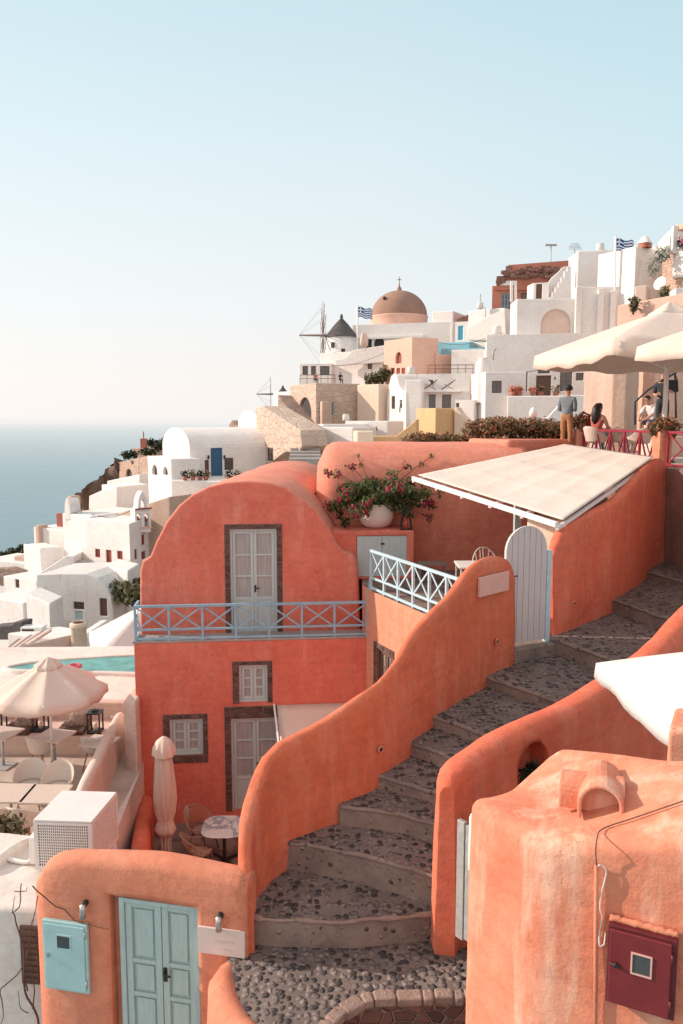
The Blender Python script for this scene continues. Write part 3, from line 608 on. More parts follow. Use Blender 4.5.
# front wall with the aqua door
FW = [P4(31, 876, 8.43, -8.6), P4(42, 864, 8.41, -8.6), P4(64, 860, 8.37, -8.6), P4(110, 860, 8.28, -8.6), P4(150, 862, 8.18, -8.6), P4(185, 868, 8.08, -8.6), P4(215, 874, 8.0, -8.6), P4(236, 878, 7.95, -8.6), P4(247, 882, 7.93, -8.6)]
FP = Plane(at(60, 950, 8.38), at(243, 950, 7.94))
fw = obj('front_wall', parapet(FW, th=0.34, batter=0.03, rows=14, amp=0.014, cap=0.36, seed=2, sq='b'), 'salmon')
tag(fw, 'salmon plaster garden wall with an aqua double door and rounded coping', 'wall')
ud0, zd0, ud1, zd1 = FP.rect(119, 905, 199, 1030); zd0 = zd1-2.0
c = MB(); FP.slab(c, ud0-0.10, zd0-1.5, ud1, zd1+0.02, 0.3, -0.14); cut(fw, [c])
dm = MB(); FP.slab(dm, ud0, zd0, ud0+0.06, zd1, -0.04, -0.12); FP.slab(dm, ud1-0.05, zd0, ud1-0.002, zd1, -0.04, -0.12); FP.slab(dm, ud0+0.06, zd1-0.05, ud1-0.05, zd1-0.002, -0.04, -0.12)
door = obj('double_door', dm, 'door_blue', fw, bevel=0.004)
um = (ud0+ud1)/2+0.02
for a, b in ((ud0+0.064, um-0.004), (um+0.004, ud1-0.054)):
    l = MB(); e = 0.075; cuts = [zd1-0.06, zd1-0.72, zd1-1.12, zd1-1.93]
    FP.slab(l, a, zd0, b, zd1-0.054, -0.095, -0.13)
    FP.slab(l, a, zd0, a+e, zd1-0.054, -0.06, -0.095); FP.slab(l, b-e, zd0, b, zd1-0.054, -0.06, -0.095)
    for zc in cuts: FP.slab(l, a+e, zc-e*0.6, b-e, zc, -0.0602, -0.095)
    for k in range(3): FP.slab(l, a+e+0.03, cuts[k+1]+0.03, b-e-0.03, cuts[k]-e*0.6-0.03, -0.075, -0.0955)
    obj('door_leaf', l, 'door_blue', door, bevel=0.006)
h = MB(); p = FP.hit(170, 978); u = FP.u(p); FP.slab(h, um+0.015, p.z-0.09, um+0.055, p.z+0.07, -0.045, -0.06); h.tube([FP.P(um+0.035, p.z+0.02, -0.05), FP.P(um+0.035, p.z+0.02, 0.0), FP.P(um+0.12, p.z+0.015, 0.005)], 0.011, 8)
obj('door_handle', h, 'black', door)
# aqua meter cabinet
mb = MB(); u0, z0, u1, z1 = FP.rect(46, 920, 90, 988); t = thing('meter_cabinet', 'aqua painted metal meter cabinet with small dark window on the salmon wall', 'meter cabinet', FP.P((u0+u1)/2, z0, 0.03))
FP.slab(mb, u0, z0, u1, z1, 0.0, 0.05); obj('cabinet_frame', mb, 'box_blue', t, bevel=0.008)
mb = MB(); FP.slab(mb, u0+0.03, z0+0.03, u1-0.03, z1-0.03, 0.052, 0.066); dr = obj('cabinet_door', mb, 'box_blue', t, bevel=0.006)
a0, b0, a1, b1 = FP.rect(60.5, 932.5, 73, 944.5); mb = MB(); FP.slab(mb, a0, b0, a1, b1, 0.066, 0.069); obj('cabinet_window', mb, 'glass', dr)
mb = MB(); [FP.slab(mb, *q, 0.066, 0.074) for q in ((a0-0.015, b0-0.015, a0, b1+0.015), (a1, b0-0.015, a1+0.015, b1+0.015), (a0, b1, a1, b1+0.015), (a0, b0-0.015, a1, b0))]; obj('window_rim', mb, 'box_blue', dr)
mb = MB(); q = FP.hit(51, 950); FP.slab(mb, FP.u(q)-0.012, q.z-0.03, FP.u(q)+0.02, q.z+0.02, 0.066, 0.085); obj('latch', mb, 'steel', dr)
for zz in (z0+.12, z1-.12): mb = MB(); mb.tube([FP.P(u1-.022, zz-.04, .06), FP.P(u1-.022, zz+.04, .06)], .01, 8); obj('hinge', mb, 'galv', t)
# wall lamps
for px, py, lab in ((86, 904, 'small steel spot lamp above the aqua meter cabinet'), (221, 916, 'small steel spot lamp above the engraved stone sign')):
    p = FP.hit(px, py); u = FP.u(p); t = thing('wall_lamp', lab, 'wall lamp', FP.P(u, p.z, 0.02), 'spot lamps on the salmon wall')
    mb = MB(); mb.tube([FP.P(u, p.z+0.02, 0.0), FP.P(u, p.z+0.02, 0.06)], 0.035, 12); obj('lamp_base', mb, 'black', t)
    mb = MB(); mb.tube([FP.P(u, p.z+0.035, 0.07), FP.P(u, p.z-0.02, 0.072), FP.P(u, p.z-0.12, 0.075)], [0.03, 0.034, 0.034], 14); obj('lamp_body', mb, 'steel', t)
# stone sign
mb = MB(); u0, z0, u1, z1 = FP.rect(199.5, 927, 246, 953); FP.slab(mb, u0, z0, u1, z1, 0.015, 0.045)
sg = obj('stone_sign', mb, 'plate', bevel=0.004); tag(sg, 'pale stone sign with worn illegible lettering right of the aqua double door', 'sign')
rnd = random.Random(3); mb = MB()
for row, (fa, fb, hh) in enumerate(((0.38, 0.78, 0.045), (0.50, 0.76, 0.035))):
    zc = z0+(z1-z0)*(0.55-0.3*row); u = u0+(u1-u0)*fa
    while u < u0+(u1-u0)*fb: wd = rnd.uniform(0.006, 0.012); FP.slab(mb, u, zc-hh*rnd.uniform(.3, .5), u+wd, zc+hh*rnd.uniform(.3, .5), 0.045, 0.0465); u += wd+rnd.uniform(0.012, 0.022)
obj('lettering', mb, 'mark', sg)
# wall B on the right of the stairs
Bp = [P4(430, 775, 8.0, -6.4), P4(432, 766, 8.2, -6.3), P4(444, 755, 8.42, -6.2), P4(466, 741, 8.75, -6.0), P4(480, 731, 8.95, -5.9), P4(508, 717, 9.25, -5.7), P4(547, 702, 9.75, -5.5), P4(586, 679, 10.2, -5.4), P4(614, 662, 10.55, -5.3), P4(640, 643, 10.95, -5.2), P4(657, 626, 11.4, -5.2), P4(672, 610, 11.8, -5.2), P4(690, 592, 12.3, -5.2), P4(720, 560, 13.2, -5), P4(760, 520, 14.5, -5)]
BB = [(x, y, z, b) for x, y, z, b in Bp]
wb = parapet(BB[::-1], th=0.36, batter=0.04, rows=12, amp=0.022, cap=0.35, seed=3)
wallB = obj('stair_wall', wb, 'red'); tag(wallB, 'broad red orange wall sweeping up the right side of the cobbled steps with an arched niche', 'wall')
# niche with greenery in the courtyard face
BI = [(x, y) for x, y, z, b in Bp]
def off(i):
    d = (Vector(BI[min(i+1, len(BI)-1)])-Vector(BI[max(i-1, 0)])).normalized(); return Vector(BI[i])+Vector((d.y, -d.x))*0.36
NP = Plane(off(4), off(6)); r0 = NP.rect(517, 742, 547, 776)
c = MB(); c.loft(arch_pts(NP, r0[0], r0[1]-0.1, r0[2], r0[3], 0.35), NP.n*-0.60); cut(wallB, [c])
pn = NP.P((r0[0]+r0[2])/2, r0[1]+0.03, 0.02)
mb = leaves([(pn+Vector((0, -0.04, 0.04)), (0.13, 0.08, 0.09), 110), (pn+Vector((0.06, -0.06, 0.0)), (0.12, 0.08, 0.08), 70)], 0.06, 5, asp=2.4); tag(obj('niche_plant', mb, 'dkleaf'), 'dark leafy plant growing in the arched niche of the red wall', 'plant')
bl = []
for k in range(7): p = at(622+k*8, 775, 7.4-0.1*k); bl.append((p+Vector((0, 0, -0.10)), (0.14, 0.16, 0.12), 90))
tag(obj('courtyard_shrub', leaves(bl, 0.06, 8), 'dkleaf'), 'dark shrub in the shaded courtyard behind the apricot chimney roof', 'shrub')
mb = MB(); mb.add([(1.2, 6.0, -5.4), (9, 3, -5.4), (9, 14, -5.4), (4, 12, -5.4), (1.5, 8.6, -5.4)], [(0, 1, 2, 3, 4)]); struct('courtyard_floor', mb, 'flag')
# end post of wall B and the narrow gate
a = at(441, 800, 8.12); b = at(456, 797, 7.98)
w = roundblock([(a.x, a.y), (b.x, b.y), (b.x+0.13, b.y+0.4), (a.x+0.05, a.y+0.5)], lambda x, y: a.z, -6.4, r=0.03, corner=0.03, amp=0.01, seed=11, step=0.06)
tag(obj('wall_pier', w, 'red'), 'narrow red plaster pier at the lower end of the red wall', 'pier')
GP = Plane(at(455, 880, 7.85), at(469, 880, 7.70)); t = thing('side_gate', 'narrow grey weathered gate between the red pier and the apricot block', 'gate', GP.P(0, -6, 0))
u0, z0, u1, z1 = GP.rect(456, 822, 468, 941)
mb = MB(); GP.slab(mb, u0, z0, u0+0.10, z1, 0, -0.05); obj('gate_post', mb, 'galv', t, bevel=0.006)
mb = MB(); GP.slab(mb, u0+0.105, z0+0.02, u0+0.62, z1-0.02, -0.012, -0.04); obj('gate_panel', mb, 'galv', t, bevel=0.004)
mb = MB(); q = at(472, 850, 6.2); mb.lathe([(0.0, 0.14), (0.025, 0.13), (0.038, 0.10), (0.04, -0.35)], q+Vector((0.01, 0, 0.18)), 12); tag(obj('white_post', mb, 'whitenear'), 'short white rounded post tucked against the left side of the apricot block', 'post')
# ================================================================ APRICOT BLOCK IN FRONT
k0 = at(464, 800, 5.62); k1p = at(534, 846, 5.0); dR = Vector((0.90, -0.44)).normalized()
e1 = Vector((k1p.x, k1p.y))+dR*1.7
pl_ = [(k0.x, k0.y), (k1p.x, k1p.y), (e1.x, e1.y), (e1.x+0.5, e1.y+0.95), (2.35, 5.45), (1.72, 6.15)]
zt = lambda x, y: -2.78+0.36*max(0.0, x-1.30)+0.03*math.sin(x*5+y*3)
blk0 = obj('apricot_block', roundblock(pl_, zt, -6.6, r=0.11, corner=0.15, amp=0.013, seed=6, step=0.06, rows=26, batter=0.03, rk=6), 'block')
tag(blk0, 'weathered apricot plaster block with a flat roof in the right foreground', 'outbuilding')
RP = Plane((k1p.x, k1p.y), (e1.x, e1.y))
# roof vent: two hollow barrels crossing
def barrel(mb, c, ax, L, r, hgt, th=0.035, n=12):
    ax = Vector(ax).normalized(); sd = Vector((ax.y, -ax.x, 0))
    outer = [sd*r+Vector((0, 0, 0))]+[sd*(r*math.cos(PI*k/n))+Vector((0, 0, hgt-r+r*math.sin(PI*k/n))) for k in range(n+1)]+[sd*-r]
    ri = r-th; inner = [sd*-ri]+[sd*(-ri*math.cos(PI*k/n))+Vector((0, 0, hgt-r+ri*math.sin(PI*k/n))) for k in range(n+1)]+[sd*ri]
    m = len(outer); P0 = [c+p for p in outer]; I0 = [c+p for p in inner[::-1]]
    for j in range(m-1):
        a, b, cc, d = P0[j], P0[j+1], I0[j+1], I0[j]; v = ax*L
        mb.add([a, b, cc, d, a+v, b+v, cc+v, d+v], [(0, 1, 2, 3), (7, 6, 5, 4), (0, 4, 5, 1), (3, 2, 6, 7)], False)
vc = at(593, 800, 5.26); vc.z = zt(vc.x, vc.y)-0.03
dF = Vector((-0.30, -0.95, 0)).normalized(); dL = Vector((-0.93, 0.30, 0)).normalized()
t = thing('roof_vent', 'apricot plaster chimney vent of two crossed barrel hoods on the flat roof', 'chimney vent', vc)
mb = MB(); barrel(mb, vc+dF*-0.24+Vector((0.05, 0, 0)), dF, 0.44, 0.15, 0.245, th=.03); obj('front_hood', mb, 'block', t, bevel=0.012)
mb = MB(); barrel(mb, vc+dL*-0.22+Vector((0, 0.05, 0)), dL, 0.43, 0.12, 0.215, th=.03); obj('side_hood', mb, 'block', t, bevel=0.012)
# conduit, cable
t = thing('cable', 'pale cable looping down from the roof into a conduit on the apricot block', 'cable', RP.P(0.2, -3.4, 0.02))
def rp(px, py, o=0.02): h = RP.hit(px, py); return RP.P(RP.u(h), h.z, o)
rf = lambda x, y: (lambda p: Vector((p.x, p.y, zt(p.x, p.y)+0.012)))(at(x, y, 5.0))
mb = MB(); mb.tube(spline([Vector((2.2, 4.86, zt(2.2, 4.86)+0.02)), Vector((1.9, 4.92, zt(1.9, 4.9)+0.015)), Vector((1.70, 4.93, zt(1.7, 4.93)+0.01)), rp(598, 836, 0.05), rp(597, 850, 0.05), rp(598, 862, 0.045)], 0.03), 0.0045, 6)
obj('roof_wire', mb, 'frame_brown', t); mb = MB()
mb.tube(spline([rp(597, 864, 0.03), rp(602, 862, 0.035), rp(607, 868, 0.035), rp(605, 880, 0.035), rp(602, 892, 0.03), rp(601, 905, 0.04), rp(603, 915, 0.03), rp(600, 930, 0.03), rp(601, 942, 0.05), rp(605, 941, 0.04), rp(606, 930, 0.02)], 0.02), 0.006, 6); obj('wire', mb, 'plate', t)
mb = MB(); mb.tube([rp(597, 863, 0.03), rp(596.5, 940, 0.03), rp(596, 1060, 0.03)], 0.014, 8); obj('conduit', mb, 'salmon', t)
# burgundy meter box
u0, z0, u1, z1 = RP.rect(608, 925, 680, 1017); u1 = RP.u(RP.hit(677, 970)); z0 = z1-(u1-u0)*1.30
t = thing('meter_box', 'burgundy metal meter box with small glass window on the apricot block', 'meter box', RP.P((u0+u1)/2, z0, 0.03))
mb = MB(); RP.slab(mb, u0, z0, u1, z1, -0.05, 0.085); obj('box_body', mb, 'burg_dk', t, bevel=0.006)
mb = MB(); RP.slab(mb, u0+0.012, z0+0.012, u1-0.03, z1-0.02, 0.086, 0.104); dr = obj('box_door', mb, 'burgundy', t, bevel=0.007)
a0, b0, a1, b1 = RP.rect(634, 946, 653, 969); a1 = a0+0.105; b0 = b1-0.125
mb = MB(); [RP.slab(mb, *q, 0.104, 0.111) for q in ((a0-0.01, b0-0.01, a0, b1+0.01), (a1, b0-0.01, a1+0.01, b1+0.01), (a0, b1, a1, b1+0.01), (a0, b0-0.01, a1, b0))]; obj('window_rim', mb, 'plate2', dr)
mb = MB(); RP.slab(mb, a0, b0, a1, b1, 0.104, 0.106); obj('box_window', mb, 'glass', dr)
mb = MB(); zc = (z0+z1)/2+0.02; mb.tube([RP.P(u0+0.055, zc, 0.10), RP.P(u0+0.055, zc, 0.125)], 0.014, 10); mb.tube([RP.P(u0+0.02, zc+0.004, 0.115), RP.P(u0+0.09, zc-0.006, 0.122)], 0.007, 8); obj('latch', mb, 'black', dr)
mb = MB(); mb.tube([RP.P(u0+(u1-u0)*k/24, z1+0.012+0.010*nz((k*0.9, 0, 0), 1.3), 0.03) for k in range(25)], [0.022+0.008*nz((k*.7, 1, 0), 2) for k in range(25)], 7); obj('plaster_lip', mb, 'salmon', t)
for zz in (z0+.10, z1-.12): mb = MB(); mb.tube([RP.P(u1-.026, zz-.035, .10), RP.P(u1-.026, zz+.035, .10)], .009, 8); obj('hinge', mb, 'burg_dk', t)
# apricot pier and canopy at the right edge
q = at(668, 740, 6.15)
tag(obj('apricot_pier', roundblock([(q.x, q.y), (q.x+0.6, q.y-0.18), (q.x+0.85, q.y+0.4), (q.x+0.26, q.y+0.5)], lambda x, y: -2.47, -5.6, r=0.04, corner=0.04, amp=0.012, seed=9), 'block'), 'square apricot pier at the right edge below the white canopy', 'pier')
# ================================================================ parasol maker
def canopy(mb, n, R, z_edge, z_top, val, rot=0.0, sag=0.06, sub=6, vw=0.0, seed=0, vr=0.0, pleat=0.0):
    # n-sided canvas: panels sag between the ribs, then a hanging valance
    vs = []; rings = 9
    for j in range(rings+1):
        t = j/rings
        for k in range(n*sub):
            a = k/sub; i = int(a); f = a-i
            p = Vector((math.cos(rot+2*PI*i/n), math.sin(rot+2*PI*i/n))).lerp(Vector((math.cos(rot+2*PI*(i+1)/n), math.sin(rot+2*PI*(i+1)/n))), f)
            rr = R*(vr+(1-vr)*t); s = math.sin(PI*f); z = z_top+(z_edge-z_top)*t-sag*s*t*(1.2-t*0.5)*1.3+0.25*sag*math.sin(PI*t)+pleat*t*math.sin(2*PI*f*1.5+i*1.7)*(.6+.4*math.sin(t*9+i))
            vs.append(Vector((p.x*rr*(1-0.03*s*t), p.y*rr*(1-0.03*s*t), z)))
    m = n*sub; fs = [(j*m+k, j*m+(k+1) % m, (j+1)*m+(k+1) % m, (j+1)*m+k) for j in range(rings) for k in range(m)]
    base = rings*m; L = len(vs)
    for row in (0.5, 1.0):
        for k in range(m): p = vs[base+k]; wv = vw*math.sin(k*2.1+seed)*row; vs.append(Vector((p.x*(1+0.012*row+wv), p.y*(1+0.012*row+wv), p.z-val*row*(1+0.12*math.sin(k*1.7+seed)))))
    fs += [(base+k, base+(k+1) % m, L+(k+1) % m, L+k) for k in range(m)]+[(L+k, L+(k+1) % m, L+m+(k+1) % m, L+m+k) for k in range(m)]
    mb.add(vs, fs, True); return mb
def parasol(label, c, n, R, ze, zt_, zb, mat, rot=0.0, val=0.14, rpole=0.025, sag=0.06, vent=0.0, group=None, struts=True, polemat='white_paint', zs=None, base=True):
    t = thing('parasol', label, 'parasol', (c[0], c[1], zb), group, world=False)
    h = lambda z: z-zb
    cv = obj('canopy', canopy(MB(), n, R, h(ze), h(zt_), val, rot, sag, vw=0.006, vr=0.05, pleat=0.016 if n > 4 else 0.02, sub=6 if n > 4 else 12), mat, t, solid=0.006)
    if vent: obj('vent_cap', canopy(MB(), n, vent, h(zt_)-vent*0.12, h(zt_)+vent*0.42, vent*0.28, rot, 0.03, seed=2, vw=0.05, pleat=.015), mat, cv, solid=0.006)
    mb = MB(); mb.tube([(0, 0, 0), (0, 0, h(zt_))], rpole, 12); obj('pole', mb, polemat, t)
    if struts:
        zc = h(ze)-0.35 if zs is None else h(zs)
        for k in range(n):
            a = rot+2*PI*k/n; d = Vector((math.cos(a), math.sin(a), 0)); mb = MB()
            mb.bar(d*0.05+Vector((0, 0, h(zt_)-0.03)), d*R*0.98+Vector((0, 0, h(ze)-0.01)), 0.022, 0.03); rb = obj('rib', mb, polemat, t)
            mb = MB(); mb.bar(d*0.04+Vector((0, 0, zc)), d*R*0.55+Vector((0, 0, h(zt_)+(h(ze)-h(zt_))*0.55-0.03)), 0.02, 0.025); obj('strut', mb, polemat, rb)
    if base:
        mb = MB(); mb.lathe([(0, 0), (0.26, 0), (0.27, 0.05), (0.05, 0.08), (0.035, 0.30), (0, 0.30)], n=20); obj('base', mb, 'black' if base == 1 else base, t)
    return t
# white canopy over the courtyard at the right edge
parasol('white square canvas parasol over the sunken courtyard at the right edge', (3.92, 7.25), 4, 1.62, -2.62, -2.12, -5.4, 'canvas_w', rot=PI*0.75+0.03, val=0.16, sag=0.05)
# ================================================================ RED HOUSE
A = at(134, 640, 16.6); B = at(372, 632, 17.05)
FL = Plane(A, B); uB = FL.u(B)
ZB = -4.78; ZG = -8.85; ZT = -3.66       # balcony, patio, roof terrace levels
house = thing('red_house', 'coral red house with a barrel vault roof and blue balcony above the patio', 'house', (A.x+2.3, A.y+2, ZG))
mb = MB(); mb.loft([FL.P(0, ZG-0.5), FL.P(uB+0.05, ZG-0.5), FL.P(uB+0.05, ZB), FL.P(0, ZB)], FL.n*-7.0)
lower = obj('lower_wall', mb, 'coral', house)
def surround(parent, pl, inner, outer, out=0.012, sill=True, lintel=0.0, seed=0, base=False):
    """dark volcanic stone blocks set round an opening, mortar between"""
    r = random.Random(seed); u0, z0, u1, z1 = inner; U0, Z0, U1, Z1 = outer; mm = MB(); e = 0.001
    for q in ((U0, Z0, u0, Z1), (u1, Z0, U1, Z1), (u0, z1, u1, Z1))+(((u0, Z0, u1, z0),) if sill else ()): pl.slab(mm, *q, -0.05, out)
    fr = obj('stone_surround', mm, 'stone_mortar', parent)
    sb = MB()
    def blk(a, b, c, d): sb_ = pl.slab(sb, a+0.008, b+0.008, c-0.008, d-0.008, out-0.02, out+0.010+r.uniform(0, 0.008))
    for (a, c) in ((U0, u0), (u1, U1)):
        z = Z0
        while z < Z1-0.02:
            h = min(r.uniform(0.16, 0.42), Z1-z)
            if Z1-z-h < 0.1: h = Z1-z
            blk(a, z, c, z+h); z += h
    for (b, d) in ((z1, Z1),)+(((Z0, z0),) if sill else ()):
        u = u0
        while u < u1-0.02:
            h = min(r.uniform(0.25, 0.5), u1-u)
            if u1-u-h < 0.12: h = u1-u
            blk(u, b, u+h, d); u += h
    obj('stone_blocks', sb, 'stone_frame', fr, bevel=0.012)
    return fr
def casement(parent, pl, r, kind, cols=2, rows=3, mat='pale_paint', rec=0.09, panel=0.0, name=None, glass='curtain', kick=0.0):
    """two leaves, each with stacked panes; doors get a solid lower panel"""
    u0, z0, u1, z1 = r; fw = 0.045; mb = MB()
    pl.slab(mb, u0, z0, u0+fw, z1, -0.02, -rec-0.03); pl.slab(mb, u1-fw, z0, u1, z1, -0.02, -rec-0.03); pl.slab(mb, u0+fw, z1-fw, u1-fw, z1, -0.022, -rec-0.03)
    if kind == 'window': pl.slab(mb, u0+fw, z0, u1-fw, z0+fw, -0.018, -rec-0.03)
    fr = obj(name or kind, mb, mat, parent, bevel=0.004); um = (u0+u1)/2
    for a, b in ((u0+fw+0.003, um-0.003), (um+0.003, u1-fw-0.003)):
        zb = z0+(fw+0.003 if kind == 'window' else 0.01); zt = z1-fw-0.003; e = 0.065; l = MB(); zp = zb+kick
        pl.slab(l, a, zb, a+e, zt, -rec+0.03, -rec-0.01); pl.slab(l, b-e, zb, b, zt, -rec+0.03, -rec-0.01)
        pl.slab(l, a+e, zt-e, b-e, zt, -rec+0.029, -rec-0.01); pl.slab(l, a+e, zb, b-e, zb+e, -rec+0.029, -rec-0.01)
        if kick:
            pl.slab(l, a+e, zp-e, b-e, zp, -rec+0.0292, -rec-0.01); pl.slab(l, a+e, zb+e, b-e, zp-e, -rec+0.012, -rec-0.01); pl.slab(l, a+e+0.04, zb+e+0.04, b-e-0.04, zp-e-0.04, -rec+0.022, -rec+0.011)
        g0 = zp if kick else zb+e
        for k in range(1, rows): zz = g0+(zt-e-g0)*k/rows; pl.slab(l, a+e, zz-0.018, b-e, zz+0.018, -rec+0.024, -rec-0.008)
        lf = obj('leaf', l, mat, fr, bevel=0.004)
        p = MB(); pl.slab(p, a+e, g0, b-e, zt-e, -rec, -rec-0.008); obj('pane', p, glass, lf) if False else obj('pane', p, glass, fr)
    if kind == 'door':
        h = MB(); zz = z0+1.02; h.tube([pl.P(um+0.03, zz, -rec+0.03), pl.P(um+0.03, zz, -rec+0.08), pl.P(um+0.13, zz-0.01, -rec+0.08)], 0.012, 8); pl.slab(h, um+0.012, zz-0.10, um+0.05, zz+0.06, -rec+0.03, -rec+0.036); obj('handle', h, 'black', fr)
    return fr
cutters = []
def hole(pl, r, d=0.22, store=cutters): c = MB(); pl.slab(c, *r, 0.4, -d); store.append(c)
w1 = FL.rect(170, 719, 203, 755); o1 = FL.rect(163.5, 714, 208, 763)
w2 = FL.rect(239, 665, 267.5, 702); o2 = FL.rect(232.5, 661, 272.5, 703)
dz0 = ZG; d_ = FL.rect(231.5, 718, 281, 800); d3 = (d_[0], -8.62, d_[2], d_[3]); od = FL.rect(225, 705, 284, 800); o3 = (od[0], -8.62, od[2]+0.06, od[3]-0.02)
for r in (w1, w2, d3): hole(FL, r)
cut(lower, cutters)
casement(house, FL, w1, 'window', rows=3); surround(house, FL, w1, o1, seed=1)
casement(house, FL, w2, 'window', rows=3); surround(house, FL, w2, o2, seed=2, sill=False)
casement(house, FL, d3, 'door', rows=3, kick=0.75); surround(house, FL, d3, o3, seed=3, sill=False)
# vaulted upper storey
FU = Plane(A-FL.n*0.55, B-FL.n*0.55)
prof = [(140, 640), (139.5, 600), (139.5, 572), (142, 561), (150, 556), (156, 541), (166, 522), (178, 506), (192, 494.5), (208, 486.5), (225, 482.5), (250, 481), (268, 482.5), (285, 487), (300, 496), (315, 510), (328, 527), (337, 545), (342, 551), (352, 554), (357, 563), (359, 600), (360, 640)]
pp = [FU.hit(x, y) for x, y in prof]; pp[0].z = pp[-1].z = ZB-0.25
sm = pp[:5]+spline(pp[4:18], 0.25)[1:-1]+pp[17:]
mb = MB(); ax = Vector((0.055, 1, 0.0)); n = len(sm)
L0 = 8.2; rows_ = 26
vs = []
for j in range(rows_+1):
    for i, p in enumerate(sm):
        q = p+ax*(L0*j/rows_); k = 0.02*nz(q, 0.8)+0.012*nz(q, 2.2)
        if 0 < j: q = q+Vector((0, 0, k*1.5)); q.x += k
        vs.append(q)
mb.add(vs, [(j*n+i, j*n+i+1, (j+1)*n+i+1, (j+1)*n+i)[::-1] for j in range(rows_) for i in range(n-1)]+[(j*n+n-1, j*n, (j+1)*n, (j+1)*n+n-1)[::-1] for j in range(rows_)], True)
mb.add([], []); mb.f.append(tuple(range(n))); mb.smooth.append(False); mb.f.append(tuple(rows_*n+i for i in range(n-1, -1, -1))); mb.smooth.append(False)
vault = obj('vaulted_storey', mb, 'coral_sunlit', house)
ud = FU.rect(230.5, 529, 277, 632); du = (ud[0], ZB+0.02, ud[2], ud[3]); ou = FU.rect(225, 524, 282.5, 632); ou = (ou[0], ZB+0.01, ou[2], ou[3])
c = MB(); FU.slab(c, *du, 0.4, -0.22); cut(vault, [c])
vault.data.materials.append(M['coral'])
for f in vault.data.polygons:
    if f.normal.dot(FU.n) > 0.9: f.material_index = 1  # front keeps plain coral, the rest the copy with sunlight in its colour
    f.use_smooth = True
mb_ = vault.modifiers.new('bevel', 'BEVEL'); mb_.width = 0.07; mb_.segments = 4; mb_.limit_method = 'ANGLE'; mb_.angle_limit = math.radians(60); mb_.harden_normals = False
casement(house, FU, du, 'door', rows=3, kick=0.80); surround(house, FU, du, ou, seed=5, sill=False)
mb = MB(); mb.loft([FL.P(-0.04, ZB+0.003), FL.P(uB+0.02, ZB+0.003), FL.P(uB+0.02, ZB+0.05), FL.P(-0.04, ZB+0.05)], FL.n*-0.6); FLoff = obj('balcony_slab', mb, 'grey_flat', house, bevel=0.01)
# small lean-to canvas beside the lower door
t = thing('door_awning', 'small cream canvas lean-to awning behind the wavy stair wall beside the lower door', 'awning', FL.P(uB*0.7, -6.2))
a = FL.hit(274, 704); u0 = FL.u(a); z = a.z; b = at(296, 733, 15.5); mb = MB(); mb.bar(FL.P(u0, z, 0.03), FL.P(u0+0.12, z-0.62, 1.5), 0.04, 0.05); obj('awning_arm', mb, 'white_paint', t, bevel=0.006)
u2 = uB-0.15
mb = MB(); mb.grid(lambda u, v: FL.P(u0+0.06+(u2-u0)*u+0.1*v, z-0.02-0.62*v-0.05*math.sin(PI*v), 0.02+1.5*v), 8, 8); obj('awning_canvas', mb, 'canvas_p', t, solid=0.006)
mb = MB(); mb.bar(FL.P(u0+0.12, z-0.64, 1.5), FL.P(u2+0.1, z-0.64, 1.5), 0.04); obj('awning_rail', mb, 'white_paint', t)
# ---------------------------------------------------------------- railings
def railing(label, a, b, posts, hgt, mat, low=0.10, name='railing', braces='x', top=0.055, group=None, extra=0.02):
    a, b = Vector(a), Vector(b); t = thing(name, label, 'railing', (a+b)/2-Vector((0, 0, 0)), group); H = Vector((0, 0, hgt)); d = (b-a); up = Vector((0, 0, 1))
    for k, f in enumerate(posts):
        p = a+d*f; mb = MB(); mb.bar(p-up*0.03, p+H+up*(extra if k in (0, len(posts)-1) else -0.02), 0.05, 0.05, up=d); obj('post', mb, mat, t, bevel=0.005)
    for nm, zz, w in (('top_rail', hgt, top), ('middle_rail', low*2.3, 0.045), ('bottom_rail', 0.03, 0.05)):
        if nm == 'middle_rail' and low == 0: continue
        mb = MB(); e = d.normalized()*0.028; mb.bar(a+up*zz-e, b+up*zz+e, 0.058 if nm == 'top_rail' else 0.042, w); obj(nm, mb, mat, t, bevel=0.005)
    for i in range(len(posts)-1):
        p = a+d*posts[i]; q = a+d*posts[i+1]; z0 = low*2.3 if low else 0.05; z1 = hgt-0.03; e = (q-p).normalized()*0.025; sd = d.cross(up).normalized()*0.009
        if braces == 'x':
            mb = MB(); mb.bar(p+e+up*z0+sd, q-e+up*z1+sd, 0.016, 0.032); mb.bar(p+e+up*z1-sd, q-e+up*z0-sd, 0.016, 0.032)
        else:
            m_ = (p+q)/2; mb = MB(); mb.bar(p+e+up*z1+sd, m_+up*z0+sd, 0.03, 0.03); mb.bar(q-e+up*z1-sd, m_+up*z0-sd, 0.03, 0.03)
        obj('cross_brace', mb, mat, t)
    return t
ra = FL.P(0.03, ZB+0.06, -0.03); rb = FL.P(FL.u(FL.hit(367, 632)), ZB+0.06, -0.03)
rl = railing('long light blue timber balcony railing with crossed bars on the red house', ra, rb, [k/7 for k in range(8)], 0.74, 'rail_blue')
mb = MB(); q0 = ra+Vector((0, 0, 0)); q1 = ra-FL.n*0.5
mb.bar(q0+Vector((0, 0, .74)), q1+Vector((0, 0, .74)), 0.05); mb.bar(q0+Vector((0, 0, .23)), q1+Vector((0, 0, .23)), 0.04); mb.bar(q0+Vector((0, 0, .03)), q1+Vector((0, 0, .03)), 0.04); mb.bar(q0+Vector((0.01, 0, .23)), q1+Vector((0.01, 0, .72)), 0.02); mb.bar(q0+Vector((-.01, 0, .72)), q1+Vector((-.01, 0, .23)), 0.02); obj('return_rail', mb, 'rail_blue', rl)
ta = atz(371, 589, ZT+0.02); tb_ = atz(429, 613.5, ZT+0.02); dd = (tb_-ta).normalized(); tlen = (tb_-ta).length
